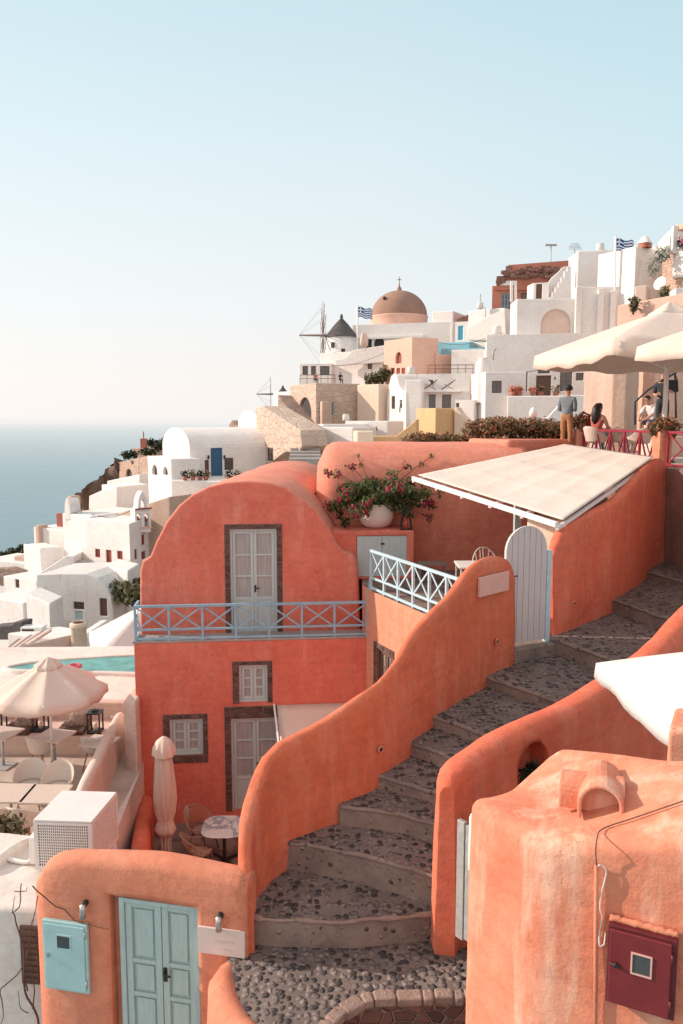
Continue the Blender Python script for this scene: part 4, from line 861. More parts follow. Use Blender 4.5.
tend = ta+dd*tlen*1.75
rt = railing('short pale blue terrace railing slanting towards the stair wall', ta, tend, [k/7 for k in range(8)], 0.83, 'rail_white', low=0.11)
mb = MB(); mb.bar(rb+Vector((0, 0, .74)), ta+Vector((0, 0, 0.33)), 0.045); mb.bar(rb+Vector((0, 0, .23)), ta+Vector((0, 0, -0.1)), 0.04); obj('link_rail', mb, 'rail_blue', rt)
# ---------------------------------------------------------------- terrace wing beside the stairs
dn = Vector((dd.y, -dd.x, 0));  dn = dn if dn.y < 0 else -dn
w0 = ta+dn*0.06; w0 = Vector((B.x+0.02, w0.y+(B.x+0.02-w0.x)*dd.y/dd.x, 0)); w1_ = w0+dd*3.55
Sx = [(x+0.05, y+0.12) for x, y, z, b in S[12:19]]
poly = [(w0.x, w0.y), (w1_.x, w1_.y)]+[(Sx[3][0]-0.1, Sx[3][1]+0.15), (Sx[5][0], Sx[5][1]+0.1), (2.62, 12.42), (3.38, 12.86), (4.4, 13.8), (6.1, 16.9), (6.0, 20.5), (B.x-0.2, 20.5), (B.x-0.2, 17.3)]
mb = MB(); mb.prism(poly, ZG-0.4, ZT)
wing = thing('terrace_wing', 'orange plastered terrace block with pale lit side under the slanting railing', 'building', (2.5, 16, ZG))
wg = obj('wing_wall', mb, 'peach', wing)
RT = Plane(w0, w1_); wr = RT.rect(377, 652, 393, 690); wr = (wr[0], wr[3]-1.05, wr[0]+0.62, wr[3]); c = MB(); RT.slab(c, *wr, .3, -.2); cut(wg, [c])
mdb = wg.modifiers.new('bevel', 'BEVEL'); mdb.width = 0.03; mdb.segments = 3; mdb.limit_method = 'ANGLE'
casement(wing, RT, wr, 'window', rows=3, mat='frame_brown'); surround(wing, RT, wr, (wr[0]-0.14, wr[1]-0.12, wr[2]+0.14, wr[3]+0.12), seed=8)
mb = MB(); mb.add([(x*0.995+0.01, y, ZT+0.004) for x, y in poly], [tuple(range(len(poly)))]); struct('terrace_floor', mb, 'flag')
# patio floor
mb = MB(); mb.add([(-4.6, 8.2, ZG+0.004), (0.5, 8.2, ZG+0.004), (2.5, 12, ZG+0.004), (1, 17.2, ZG+0.004), (-4.6, 17.2, ZG+0.004)], [(0, 1, 2, 3, 4)]); struct('patio_floor', mb, 'flag')
# ---------------------------------------------------------------- cabinet with flower pot
t = thing('terrace_cabinet', 'coral masonry cabinet with pale double doors on the roof terrace', 'cabinet', (0.7, 18.2, ZT))
CP = Plane(at(345, 580, 17.9), at(413, 580, 18.0)); u0, z0, u1, z1 = CP.rect(345, 531, 414, 583); z0 = ZT+0.01
mb = MB(); CP.slab(mb, u0-0.3, z0, u1, z1, 0, -0.9); cb = obj('cabinet_body', mb, 'coral', t)
a0, b0, a1, b1 = CP.rect(357, 536, 407, 580); b0 = z0+0.06; c = MB(); CP.slab(c, a0, b0, a1, b1, .2, -.08); cut(cb, [c]); bm_ = cb.modifiers.new('b', 'BEVEL'); bm_.width = 0.05; bm_.segments = 3; bm_.limit_method = 'ANGLE'
for x0, x1 in ((a0+.005, (a0+a1)/2-.004), ((a0+a1)/2+.004, a1-.005)):
    mb = MB(); k = 4
    for i in range(k): CP.slab(mb, x0+(x1-x0)*i/k+0.003, b0+.005, x0+(x1-x0)*(i+1)/k-0.003, b1-.005, -0.02, -0.05)
    CP.slab(mb, x0, b0+.005, x1, b1-.005, -0.026, -0.06); obj('cabinet_door', mb, 'pale_paint', t)
mb = MB(); CP.slab(mb, (a0+a1)/2-.03, b1-.20, (a0+a1)/2+.05, b1-.16, -.02, .0); obj('latch', mb, 'black', t)
pc = atz(376, 527, z1); pc.z = z1+0.003
pot = thing('flower_pot', 'large pale round pot standing on the coral cabinet', 'pot', pc)
mb = MB(); mb.lathe([(0, 0), (0.25, 0), (0.34, 0.07), (0.41, 0.22), (0.415, 0.36), (0.38, 0.51), (0.375, 0.56), (0.345, 0.56), (0.34, 0.47)], pc, 28); obj('pot_body', mb, 'pot', pot)
mb = MB(); mb.lathe([(0, 0.48), (0.34, 0.47)], pc, 20); obj('soil', mb, 'twig', pot)
bg = thing('bougainvillea', 'green bougainvillea with magenta flowers spilling over the pale round pot', 'shrub', pc+Vector((0, 0, 0.45)))
rnd = random.Random(12); br = MB(); bl = []; fl = []
top = pc+Vector((0, 0, 0.50))
for k in range(44):
    a = rnd.uniform(0, 2*PI); el = rnd.uniform(0.12, 1.25); Lh = rnd.uniform(0.65, 1.3)
    d = Vector((math.cos(a)*math.cos(el)*1.15, math.sin(a)*math.cos(el)*0.65, math.sin(el)*0.75))
    pts = [top+d*Lh*s+Vector((0, 0, -0.30*Lh*s*s*(1.1-el*0.5))) for s in (0, .25, .5, .75, 1)]; br.tube(pts, [0.012, .010, .008, .006, .003], 5)
    for s in (2, 3, 4): bl.append((pts[s]+Vector((rnd.gauss(0, .04), rnd.gauss(0, .04), .02)), (0.19, 0.15, 0.13), 58))
    if k % 2 == 0 or k % 5 == 0: fl.append((pts[4]+Vector((0, -0.05, 0.03)), 0.085, 34))
    if k % 4 == 0: fl.append((pts[3]+Vector((0, -0.13, 0.05)), 0.075, 26))
for (px, py, Y) in ((352, 467, 18.9), (338, 474, 18.4), (327, 472, 18.5), (345, 492, 17.7), (400, 486, 17.8), (424, 489, 18.6), (428, 517, 18.2), (424, 504, 18.0), (406, 466, 19), (392, 478, 17.6), (352, 508, 17.6), (356, 516, 17.7)):
    p = at(px, py, Y); fl.append((p, 0.085, 30)); bl.append((p, (0.16, .12, .1), 26)); br.tube(spline([top, top.lerp(p, .5)+Vector((0, 0, .12)), p], .15), 0.007, 5)
for (px, py, Y, tx, ty) in ((357, 455, 19.3, 0, 0), (432, 456, 19.4, 0, 0), (440, 494, 18.6, 0, 0)):
    p = at(px, py, Y); br.tube(spline([top, top.lerp(p, .5)+Vector((0, 0, .1)), p], .15), 0.009, 5); bl.append((p.lerp(top, .2), .1, 14)); bl.append((p, .07, 10))
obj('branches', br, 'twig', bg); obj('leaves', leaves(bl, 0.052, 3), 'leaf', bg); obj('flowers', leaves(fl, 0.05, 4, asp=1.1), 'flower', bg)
mb = MB(); bl = []
vp = [at(x, y, Y) for x, y, Y in ((317, 497, 19.5), (324, 500, 19.3), (333, 506, 19.0), (340, 515, 18.6), (345, 522, 18.3))]
for p in vp: bl.append((p, (.13, .13, .10), 46))
mb.tube(spline(vp+[top], .1), .01, 5); iv = tag(obj('vine', mb, 'twig'), 'dark green vine creeping over the right shoulder of the red vault', 'plant'); obj('leaves', leaves(bl, .06, 9), 'dkleaf', iv)
# lantern on the cabinet
lc = atz(405, 531, z1); lc = Vector((CP.P(u1-.16, 0, -.2).x, CP.P(u1-.16, 0, -.2).y, z1+.003)); lt = thing('lantern', 'tapering black iron lantern on the coral cabinet beside the pot', 'lantern', lc)
mb = MB()
for sx_, sy_ in ((-1, -1), (1, -1), (1, 1), (-1, 1)): mb.bar(lc+Vector((sx_*.13, sy_*.13, 0)), lc+Vector((sx_*.05, sy_*.05, .52)), .02)
for zz, r in ((.01, .13), (.51, .05)):
    for a, b in (((-1, -1), (1, -1)), ((1, -1), (1, 1)), ((1, 1), (-1, 1)), ((-1, 1), (-1, -1))): mb.bar(lc+Vector((a[0]*r, a[1]*r, zz)), lc+Vector((b[0]*r, b[1]*r, zz)), .02)
obj('lantern_frame', mb, 'black', lt); mb = MB(); mb.lathe([(0, 0), (.045, 0), (.045, .2), (0, .2)], lc+Vector((0, 0, .02)), 12); obj('candle', mb, 'flower' if False else 'c_red', lt)
# ---------------------------------------------------------------- back vault
x0 = at(316, 480, 19.0).x; x1 = at(531, 480, 19.4).x
pr = [(18.9, ZT-.5), (18.9, -1.80)]+[(18.9+1.3*(1-math.cos(PI/2*k/8)), -1.80+1.16*math.sin(PI/2*k/8)) for k in range(1, 9)]+[(22.5, -.66), (22.5, ZT-.5)]
mb = MB(); nseg = 30; vs = []
for j in range(nseg+1):
    f = j/nseg; x = x0+(x1-x0)*f; e = min(1, f/0.09); sh = math.sin(PI/2*e)**0.5 if e < 1 else 1
    for (y, z) in pr:
        k = .02*nz((x, y, z), 1); zz = z if z <= -1.8 else -1.8+(z+1.8)*(0.55+0.45*sh); yy = y if y > 22 else y+(1-sh)*0.5
        vs.append(Vector((x+(0), yy+k+0.16*f*1.6, zz+k)))
m = len(pr)
mb.add(vs, [(j*m+i, (j+1)*m+i, (j+1)*m+i+1, j*m+i+1) for j in range(nseg) for i in range(m-1)], True); mb.f += [tuple(range(m)), tuple(nseg*m+i for i in range(m-1, -1, -1))]; mb.smooth += [False, False]
tag(obj('terrace_back_wall', mb, 'coral_sunlit'), 'pinkish coral wall with rounded vault top behind the terrace and bougainvillea', 'building')
# ---------------------------------------------------------------- awning over the terrace
FLc, FRc, BRc, BLc = at(418, 475, 17.0), at(563, 520, 12.8), at(654, 457, 16.5), at(566, 444, 19.6)
t = thing('terrace_awning', 'large cream quilted canvas awning stretched over the roof terrace', 'awning', (4.5, 16.5, -1.5))
def aw(u, v):
    p = FLc.lerp(FRc, u).lerp(BLc.lerp(BRc, u), v)
    s = -0.018*abs(math.sin(PI*u*5))**0.7-0.016*abs(math.sin(PI*v*4))**0.7+.03*nz((u*2, v*2, 4), 1.3)+0.02*nz((u*3, v*3, 1), 1.4)+0.02
    return p+Vector((0, 0, s*(min(1, u*12, (1-u)*12, v*12, (1-v)*12))))
mb = MB(); mb.grid(aw, 50, 48); obj('awning_canvas', mb, 'canvas_awn', t, solid=0.008)
mb = MB(); dv = (BLc-FLc).normalized()*0.14; mb.bar(FLc-dv+Vector((0, 0, -.05)), FRc-dv+Vector((0, 0, -.05)), 0.07, 0.09); obj('front_beam', mb, 'white_paint', t, bevel=.01)
for k in range(6):
    f = k/5; mb = MB(); a = FLc.lerp(FRc, f); b = BLc.lerp(BRc, f); mb.bar(a-dv+Vector((0, 0, -.11)), b+Vector((0, 0, -.09)), .05, .06); obj('rafter', mb, 'white_paint', t)
# right wall under the awning, along the path
G = [P4(551, 552, 12.88, -4.0), P4(556, 538, 13.0, -4.0), P4(566, 523, 13.2, -4.0), P4(588, 511, 13.75, -3.9), P4(612, 499, 14.35, -3.9), P4(628, 484, 15.0, -3.8), P4(640, 470, 15.65, -3.6), P4(651, 461, 16.3, -3.5), P4(659, 458, 16.65, -3.5), P4(666, 464, 16.9, -3.4)]
G2 = []
for i, p in enumerate(G):
    d = (Vector(G[min(i+1, len(G)-1)][:2])-Vector(G[max(i-1, 0)][:2])).normalized(); G2.append((p[0]+d.y*0.09, p[1]-d.x*0.09, p[2], p[3]))
G = G2
gw = obj('awning_wall', parapet(G, th=0.20, batter=.06, rows=14, amp=.02, seed=8, cap=.45), 'red')
tag(gw, 'orange plaster wall right of the arched gate carrying the edge of the canvas awning', 'wall')
for px, py in ((572, 603), (655, 545)):
    h = on_wall(G, px, py)
    if h: ring_hole(gw, h[0]+h[1]*0.045, h[1], .03)
# pale block standing in for the sunlit wall end behind the gate
q = at(527, 520, 13.9)
tag(obj('pale_pier', roundblock([(q.x, q.y), (q.x+.62, q.y-.55), (q.x+.9, q.y-.2), (q.x+.2, q.y+.5)], lambda x, y: -1.72, ZT-.3, r=.04, corner=.05, amp=.01, seed=3), 'cream'), 'pale block in place of the sunlit wall end behind the arched gate', 'pier')
mb = MB(); q = at(517, 540, 17.9); tag(obj('blue_post', MB().box((q.x, q.y, -2.5), (.16, .16, 2.3)), 'pale_paint', bevel=.01), 'pale blue timber post under the awning at the back of the terrace', 'post')
# arched gate
ga, gb = atz(505, 647, ZT+.06), atz(544, 641, ZT+.06); GA = Plane(ga, gb); W_ = (gb-ga).length
t = thing('arched_gate', 'tall arched gate of pale grey boards at the top of the stair wall', 'gate', (ga+gb)/2)
gtop = GA.hit(526, 526).z; u0, u1 = -0.03, W_+0.0; zb = ZT+.10; r = (u1-u0)/2
mb = MB(); nb = 7
for i in range(nb):
    a = u0+(u1-u0)*i/nb+.004; b = u0+(u1-u0)*(i+1)/nb-.004; pts = [GA.P(a, zb), GA.P(b, zb)]
    for k in range(5): uu = b+(a-b)*k/4; pts.append(GA.P(uu, gtop-r+math.sqrt(max(0, r*r-(uu-u0-r)**2))))
    mb.loft([p+GA.n*.012 for p in pts], GA.n*-.035)
mb.loft([p+GA.n*-0.02 for p in arch_pts(GA, u0+.006, zb, u1-.006, gtop-.006, 0, 16)], GA.n*-.02)
obj('gate_boards', mb, 'gate_paint', t)
mb = MB(); GA.slab(mb, u1+.01, ZT, u1+.10, gtop-.42, .02, -.06); obj('gate_post', mb, 'rail_white', t, bevel=.006)
mb = MB(); GA.slab(mb, u0-.10, ZT, u0-.01, gtop-.5, .0, -.06); obj('gate_post', mb, 'gate_paint', t, bevel=.006)
h = MB(); q = GA.hit(503, 577); hu = u0+.06; h.tube([GA.P(hu, q.z, .01), GA.P(hu, q.z, .07), GA.P(hu+.13, q.z+.01, .07)], .012, 8); GA.slab(h, hu-.025, q.z-.14, hu+.025, q.z+.04, .012, .018); h.tube([GA.P(hu, q.z-.1, .01), GA.P(hu, q.z-.1, .035)], .02, 8); obj('gate_handle', h, 'frame_brown', t)
mb = MB(); GA.slab(mb, -.15, ZT-.2, W_+.2, ZT+.05, .16, -.3); struct('gate_step', mb, 'riser', bevel=.02)
# terrace furniture
sc = at(432, 568, 17.6); t = thing('stool', 'low grey slatted wooden stool against the back wall of the terrace', 'stool', (sc.x, sc.y, ZT))
mb = MB()
for k in range(5): mb.box((sc.x, sc.y-.16+k*.08, ZT+.44), (.62, .07, .03))
obj('seat', mb, 'wood', t)
for sx_, sy_ in ((-1, -1), (1, -1), (1, 1), (-1, 1)): mb = MB(); mb.bar((sc.x+sx_*.28, sc.y+sy_*.16, ZT+.005), (sc.x+sx_*.28, sc.y+sy_*.16, ZT+.425), .035); obj('leg', mb, 'wood', t)
sc = at(478, 550, 15.8); t = thing('terrace_table', 'white square table with thin legs under the awning', 'table', (sc.x, sc.y, ZT))
mb = MB(); mb.box((sc.x, sc.y, ZT+.74), (.85, .75, .035)); obj('table_top', mb, 'white_paint', t, bevel=.008)
for sx_, sy_ in ((-1, -1), (1, -1), (1, 1), (-1, 1)): mb = MB(); mb.bar((sc.x+sx_*.38, sc.y+sy_*.33, ZT+.005), (sc.x+sx_*.38, sc.y+sy_*.33, ZT+.722), .03); obj('leg', mb, 'white_paint', t)
def wire_chair(label, loc, rz, group=None):
    t = thing('wire_chair', label, 'chair', loc, group, world=False)
    mb = MB(); mb.tube([Vector((.24*math.cos(a), .24*math.sin(a), .44)) for a in [2*PI*k/20 for k in range(21)]], .011, 6)
    for k in range(-3, 4): x = k*.06; y = math.sqrt(.24**2-x*x); mb.tube([(x, -y, .44), (x, y, .44)], .006, 5)
    obj('seat', mb, 'white_paint', t); mb = MB()
    arc = [Vector((.30*math.cos(a), .30*math.sin(a)*.75+.04, .47+.45*math.sin(a))) for a in [PI*k/14 for k in range(15)]]; mb.tube(arc, .012, 6)
    for k in range(1, 8): mb.tube([(.19*math.cos(PI*k/8), .19*math.sin(PI*k/8), .45), arc[int(14*k/8)]], .006, 5)
    obj('backrest', mb, 'white_paint', t)
    for k in range(4): a = PI/4+PI/2*k; mb = MB(); mb.tube([(.2*math.cos(a), .2*math.sin(a), .44), (.25*math.cos(a), .25*math.sin(a), 0)], .011, 6); obj('leg', mb, 'white_paint', t)
    t.rotation_euler = (0, 0, rz); return t
q = at(489, 562, 16.4); wire_chair('white wire chair with round back behind the white terrace table', (q.x, q.y+.2, ZT+.005), 0.2)
# ================================================================ THE VILLAGE BEHIND
YS = 1.0
def cxy(px, Y, py): p = at(px, py, Y*YS); return (p.x, p.y)
GROUND = []      # (x, y, z) control points for the hillside
def blk(name, label, cs, top, bot, depth=5, mat='white', ops=(), cat='house', below=11, ref=0, bevel=0.10, sill=None, group=None, slope=None, back=None, gr=True, extra=None, stepz=None):
    """a plastered block: cs = visible vertical edges (column, distance) left to right; two edges give a front, three give a left and a right side"""
    pm = (top+bot)/2; Q = [Vector(cxy(px, Y, pm)) for px, Y in cs]
    z1 = at(cs[ref][0], top, cs[ref][1]*YS).z; z0 = at(cs[ref][0], bot, cs[ref][1]*YS).z
    faces = [Plane(Q[i], Q[i+1]) for i in range(len(Q)-1)]
    if len(Q) == 2:
        d = (Q[1]-Q[0]).normalized(); nb = Vector((-d.y, d.x)); poly = [Q[0], Q[1], Q[1]+nb*depth, Q[0]+nb*depth]
    else:
        poly = [Q[0], Q[1], Q[2], Q[0]+(Q[2]-Q[1])]
    cen = sum(poly, Vector((0, 0)))/len(poly); t = thing(name, label, cat, (cen.x, cen.y, z0), group)
    zt = [z1]*len(poly)
    if slope: zt = [z1+s for s in slope]
    mb = MB(); mb.prism([tuple(p) for p in poly], z0-below, zt); w = obj('wall', mb, mat, t)
    cutters = []
    for op in ops:
        f, x0, y0, x1, y1, kind = op[:6]; kw = op[6] if len(op) > 6 else {}
        opening(t, faces[f], faces[f].rect(x0, y0, x1, y1), kind, cutters, **kw)
    if cutters: cut(w, cutters)
    if bevel:
        m = w.modifiers.new('bevel', 'BEVEL'); m.width = bevel; m.segments = 3; m.limit_method = 'ANGLE'; m.angle_limit = math.radians(40)
    if gr:
        for q in poly: GROUND.append((q.x, q.y, z0-0.4))
    if extra: extra(t, faces, z0, z1, Q)
    return t
def gable(name, label, poly_px, plane, thick, mat='white', cat='wall', ops=(), bevel=0.08, base=None, group=None):
    """a wall whose outline is seen in full, standing in a vertical plane"""
    pts = [plane.hit(x, y) for x, y in poly_px]; c = sum(pts, Vector((0, 0, 0)))/len(pts); zb = min(p.z for p in pts)
    t = thing(name, label, cat, (c.x, c.y, zb), group); mb = MB(); mb.loft(pts, plane.n*-thick); w = obj('wall', mb, mat, t); cu = []
    for op in ops: opening(t, plane, plane.rect(*op[:4]), op[4], cu, **(op[5] if len(op) > 5 else {}))
    if cu: cut(w, cu)
    m = w.modifiers.new('bevel', 'BEVEL'); m.width = bevel; m.segments = 3; m.limit_method = 'ANGLE'; m.angle_limit = math.radians(40)
    return t
def vaulted(name, label, A_, B_, L, zb, zs, rise, mat='white', cat='house', ops=(), side_ops=(), n=18, roofmat=None):
    """barrel vault: gable across A-B (points), running back at right angles by L; ops on the gable, side_ops on the right-hand long wall"""
    A_, B_ = Vector(A_), Vector(B_); pl = Plane(A_, B_); wd = (B_-A_).length; t = thing(name, label, cat, (((A_+B_)/2).x, ((A_+B_)/2).y, zb))
    pts = [pl.P(0, zb-4), pl.P(wd, zb-4)]+[pl.P(wd/2+wd/2*math.cos(PI*k/n), zs+rise*math.sin(PI*k/n)) for k in range(n+1)]
    mb = MB(); mb.loft(pts, pl.n*-L); w = obj('wall', mb, mat, t); cu = []
    for op in ops: opening(t, pl, pl.rect(*op[:4]), op[4], cu, **(op[5] if len(op) > 5 else {}))
    sp = Plane(B_, B_+Vector((-pl.n.x, -pl.n.y))*L)
    for op in side_ops: opening(t, sp, sp.rect(*op[:4]), op[4], cu, **(op[5] if len(op) > 5 else {}))
    if cu: cut(w, cu)
    m = w.modifiers.new('bevel', 'BEVEL'); m.width = 0.12; m.segments = 3; m.limit_method = 'ANGLE'; m.angle_limit = math.radians(50)
    for q in (A_, B_, A_-Vector((pl.n.x, pl.n.y))*L, B_-Vector((pl.n.x, pl.n.y))*L): GROUND.append((q.x, q.y, zb-0.4))
    return t, sp
BR = dict(fm='frame_brown'); RD = dict(fm='door_red', lm='door_red'); NV = dict(fm='door_navy', lm='door_navy'); DK = dict(fm='frame_brown', lm='frame_brown'); WH = dict(fm='white_paint')
# ---- right: the white terraced houses below the ridge
blk('white_house', 'long white house with brown windows and brown double door under the cream parasol', [(486, 85), (625, 82)], 335, 402, 7, ops=[
    (0, 516, 372.5, 527.5, 391.5, 'w', BR), (0, 538, 366, 550, 373.5, 'w', dict(fm='frame_brown', bars=(2, 1))), (0, 536, 375.5, 551, 399, 'd', DK), (0, 560, 371.5, 572, 391, 'w', BR), (0, 576, 373, 583.5, 380.5, 'w', BR)])
blk('white_annex', 'low white annex with one small brown window left of the long white house', [(471, 84), (485, 80), (526, 79.5)], 372, 424, ops=[(1, 492, 381, 501.5, 393, 'w', BR)], ref=1)
ch = at(483, 373, 82); t = thing('chimney', 'round white chimney on the low white annex', 'chimney', ch); mb = MB(); mb.lathe([(0.95, -3), (0.8, 0), (0.72, 1.0), (0.5, 1.3), (0.55, 1.5), (0.0, 1.55)], ch, 16); obj('chimney_stack', mb, 'white', t)
sp_ = at(487, 365, 86); t = thing('wall_spike', 'slender white pointed finial at the left end of the long white house', 'finial', sp_); mb = MB(); mb.lathe([(0.45, -2.5), (0.4, 0.3), (0.18, 2.2), (0.0, 3.0)], sp_, 10); obj('finial', mb, 'white', t)
blk('terrace_wall', 'white terrace wall with flower pots in front of the long white house', [(507, 79), (590, 77)], 396, 424, 2.0, cat='wall')
for k, (px, lab) in enumerate(((513, 'leftmost red potted plant on the white terrace wall'), (519, 'second red potted plant on the white terrace wall'), (533, 'red potted plant below the brown double door'), (541, 'potted plant right of the brown double door'), (556, 'rightmost potted plant on the white terrace wall'))):
    p = at(px, 396, 79.3); t = thing('potted_plant', lab, 'potted plant', p, 'pots on the white terrace wall'); mb = MB(); mb.lathe([(0, 0), (.22, 0), (.32, .45), (.28, .45)], p, 10); obj('pot', mb, 'terracotta', t); obj('leaves', leaves([(p+Vector((0, 0, .6)), .4, 40)], .2, k), 'hedge_fl' if k < 3 else 'hedge', t)
gable('swoop_wall', 'white garden wall with a sweeping concave top beside the man in the grey shirt', [(538, 430), (538, 424), (548, 417), (556, 408), (563, 399), (572, 395), (600, 395), (600, 430)], Plane(cxy(538, 70, 410), cxy(600, 69, 410)), 0.6)
blk('white_house', 'plain white block house directly left of the white pointed finial', [(451, 92), (486, 91)], 350, 378, 5)
# arched loggia block
blk('arched_house', 'white house with a deep arched niche high on the slope above the long white house', [(510, 90), (516, 86.5), (580, 86)], 299, 345, ref=1, ops=[(1, 541, 309, 571, 336, 'archw', dict(lm='pinkwhite'))])
gable('sloping_wall', 'white sloping wall falling to the left beside the arched niche house', [(466, 340), (468, 328), (486, 317), (505, 309), (506, 340)], Plane(cxy(466, 93, 325), cxy(506, 91, 325)), 3)
def cols(t, f, z0, z1, Q):
    for k, px in enumerate((577.5, 599.5, 612)):
        mb = MB(); r = f[1].rect(px-3, 286, px+3, 345); f[1].slab(mb, r[0], r[1], r[2], z1-0.25*k, 0.02, .5); obj('buttress', mb, 'white', t, bevel=.08)
blk('buttressed_house', 'white house front with pale buttresses below the big windowless block', [(574, 86.8), (577, 85.5), (620, 85)], 287, 345, ref=1, extra=cols)
blk('white_tower_house', 'tall windowless white block house on the ridge with one dark doorway at its right edge', [(568, 97), (577, 93), (622, 92)], 251, 300, ref=1, ops=[(1, 608.5, 275, 613.5, 285.5, 'd', DK)])
st = gable('outside_stair', 'white stepped outside stair climbing to the windowless block house', [(549, 300), (549, 297), (552, 297), (552, 292), (555, 292), (555, 287), (558, 287), (558, 282), (561, 282), (561, 277), (564, 277), (564, 271), (567, 271), (567, 266), (571, 266), (571, 300)], Plane(cxy(549, 91.5, 285), cxy(571, 91, 285)), 1.4, cat='stairs', bevel=.05)
gable('stair_parapet', 'smooth white parapet slanting in front of the outside stair', [(545, 300), (546, 286), (551, 278), (560, 270), (561, 268), (566, 266), (566, 300)], Plane(cxy(545, 93.8, 285), cxy(566, 93.4, 285)), 0.5)
blk('white_shed', 'small white flat roofed block with a dark recess left of the outside stair', [(527, 95), (533, 93), (549, 92.5)], 283, 303, ref=1, ops=[(1, 536, 284, 542, 300, 'd', DK)])
fp = gable('gabled_tower', 'white tower with a rounded gable and one small window beside the flag', [(617, 318), (617, 252), (620, 248.5), (626, 246.5), (632, 249), (635, 253), (635, 318)], Plane(cxy(617, 87, 280), cxy(635, 83.5, 280)), 6, cat='house', ops=[(620.5, 273.5, 624.5, 278.5, 'w', BR)])
blk('white_house', 'white block house right of the rounded gable tower with a rust stained side', [(635, 83.3), (651.5, 84.5)], 246, 302, 5)
ok_ = at(645, 246, 84); t = thing('cap_chimney', 'white and terracotta chimney cap on the block beside the rubble wall', 'chimney', ok_); mb = MB(); mb.lathe([(.7, -0.2), (.7, .25)], ok_, 4); obj('cap_base', mb, 'terracotta', t); mb = MB(); mb.lathe([(.8, .25), (.3, .9), (0, 1.0)], ok_, 4); obj('cap_top', mb, 'white', t)
blk('white_porch', 'small pale box below the white block house beside the dark rubble', [(635, 80), (647, 79.5)], 286, 298, 3, mat='pinkwhite')
# rubble wall with arch house on top
blk('rubble_wall', 'rough pink rubble retaining wall below the arched belvedere', [(661, 82), (700, 78)], 254, 318, 6, mat='rubble', cat='wall')
blk('rubble_wall', 'dark brown rubble wall between the white block and the pink rubble wall', [(648, 86), (668, 85)], 256, 318, 4, mat='rubble_dk', cat='wall')
gable('belvedere', 'white belvedere with an open arch against the sky above the rubble wall', [(646, 258), (648, 252), (660, 240), (668, 231), (678, 228), (679, 258)], Plane(cxy(646, 87, 245), cxy(679, 82, 245)), 1.0, cat='house', ops=[(655, 238, 664, 262, 'archw', dict(lm='white')), (670, 236, 673, 252, 'w', BR)])
blk('porch_house', 'white porch with flat roof slab at the upper right corner where two people sit', [(675, 80.5), (700, 78)], 225, 231, 5, cat='porch', below=0, mat='pink', gr=False)
blk('terrace_wall', 'white terrace base under the porch at the upper right corner', [(673, 80.6), (702, 78)], 249, 258, 5, cat='wall', below=2)
mb = MB(); q = at(674.5, 240, 80.4); mb.box(q, (.5, .5, 2.6)); tag(obj('porch_post', mb, 'white', bevel=.05), 'white post holding the porch roof at the upper right corner', 'post')
p = at(663, 255, 80.5); tag(obj('wall_shrub', leaves([(p, (.9, .5, .8), 130), (p+Vector((-.9, 0, -1.2)), (.6, .4, 1.0), 80)], .24, 33), 'palegreen'), 'pale green shrub growing at the top of the rubble wall', 'shrub')
for (px, py, Y, lab) in ((634, 303, 74, 'dark shrub hanging over the pink wall below the white tower'), (665, 292, 76, 'dry shrub on the rubble wall beside the satellite dish')):
    p = at(px, py, Y); tag(obj('wall_shrub', leaves([(p, (.5, .4, .7), 120), (p+Vector((0, 0, -.5)), (.35, .3, .4), 60)], .2, int(px)), 'scrub'), lab, 'shrub')
blk('pink_wall', 'long pale pink wall rising behind the parasols', [(617, 76), (690, 71)], 301, 352, 3, mat='pink', cat='wall', slope=[-0.4, .1, .1, -0.4])
blk('white_box', 'bright white box house with shaded pink side right of the satellite dish', [(669, 74), (675, 72), (700, 72)], 288, 318, ref=1)
dc = at(661, 284, 77); t = thing('satellite_dish', 'white satellite dish on the rubble wall', 'satellite dish', dc); mb = MB(); mb.lathe([(0, 0), (.35, .05), (.65, .2)], (0, 0, 0), 16); R_ = Vector((-.8, -.5, .3)).to_track_quat('Z', 'Y').to_matrix(); mb.v = [R_ @ v+dc for v in mb.v]; obj('dish', mb, 'white_paint', t, solid=.02); mb = MB(); mb.tube([dc, dc+Vector((.4, .6, -.6))], .05, 6); obj('bracket', mb, 'white_paint', t)
# terracotta mansion
t = blk('terracotta_mansion', 'ruined terracotta mansion with broken brick eaves on the ridge', [(492, 104), (582, 101)], 286, 314, 8, mat='terracotta', ops=[(0, 501, 293.5, 511, 312, 'w', dict(fm='rail_blue', bars=(2, 3))), (0, 521, 293, 526.5, 300, 'w', BR), (0, 528, 279.5, 536, 282, 'w', BR)] [:2])
PLm = Plane(cxy(492, 103.8, 285), cxy(582, 100.8, 285))
rnd = random.Random(5); edge = [(494, 290), (498, 283), (500, 279), (504, 274), (508, 272), (508, 266), (575, 261), (575, 268)]
top_ = [(575-k*2.6, 277.5+rnd.uniform(-3.4, 3.0)) for k in range(26)]
mb = MB(); mb.loft([PLm.hit(x, y) for x, y in edge+[(576, 290)]], PLm.n*-5); obj('broken_gable', mb, 'terracotta', t)
mb = MB(); mb.loft([PLm.hit(x, y) for x, y in [(508.5, 272.5), (508.5, 265.5), (575, 260.5), (575, 267.5)]], PLm.n*.35); obj('cornice', mb, 'terracotta', t)
mb = MB()
for k in range(60): x = 499+rnd.random()*74; y = 268+rnd.random()*9+max(0, (508-x))*0.9; s = rnd.uniform(.3, .8); mb.box(PLm.hit(x, y)+PLm.n*.15, (s*1.6, .5, s*.6))
obj('broken_bricks', mb, 'brown_tile', t); 
mb = MB(); r = PLm.rect(500, 281, 514, 285.5); PLm.slab(mb, *r, 0, .12); obj('pale_band', mb, 'white', t)
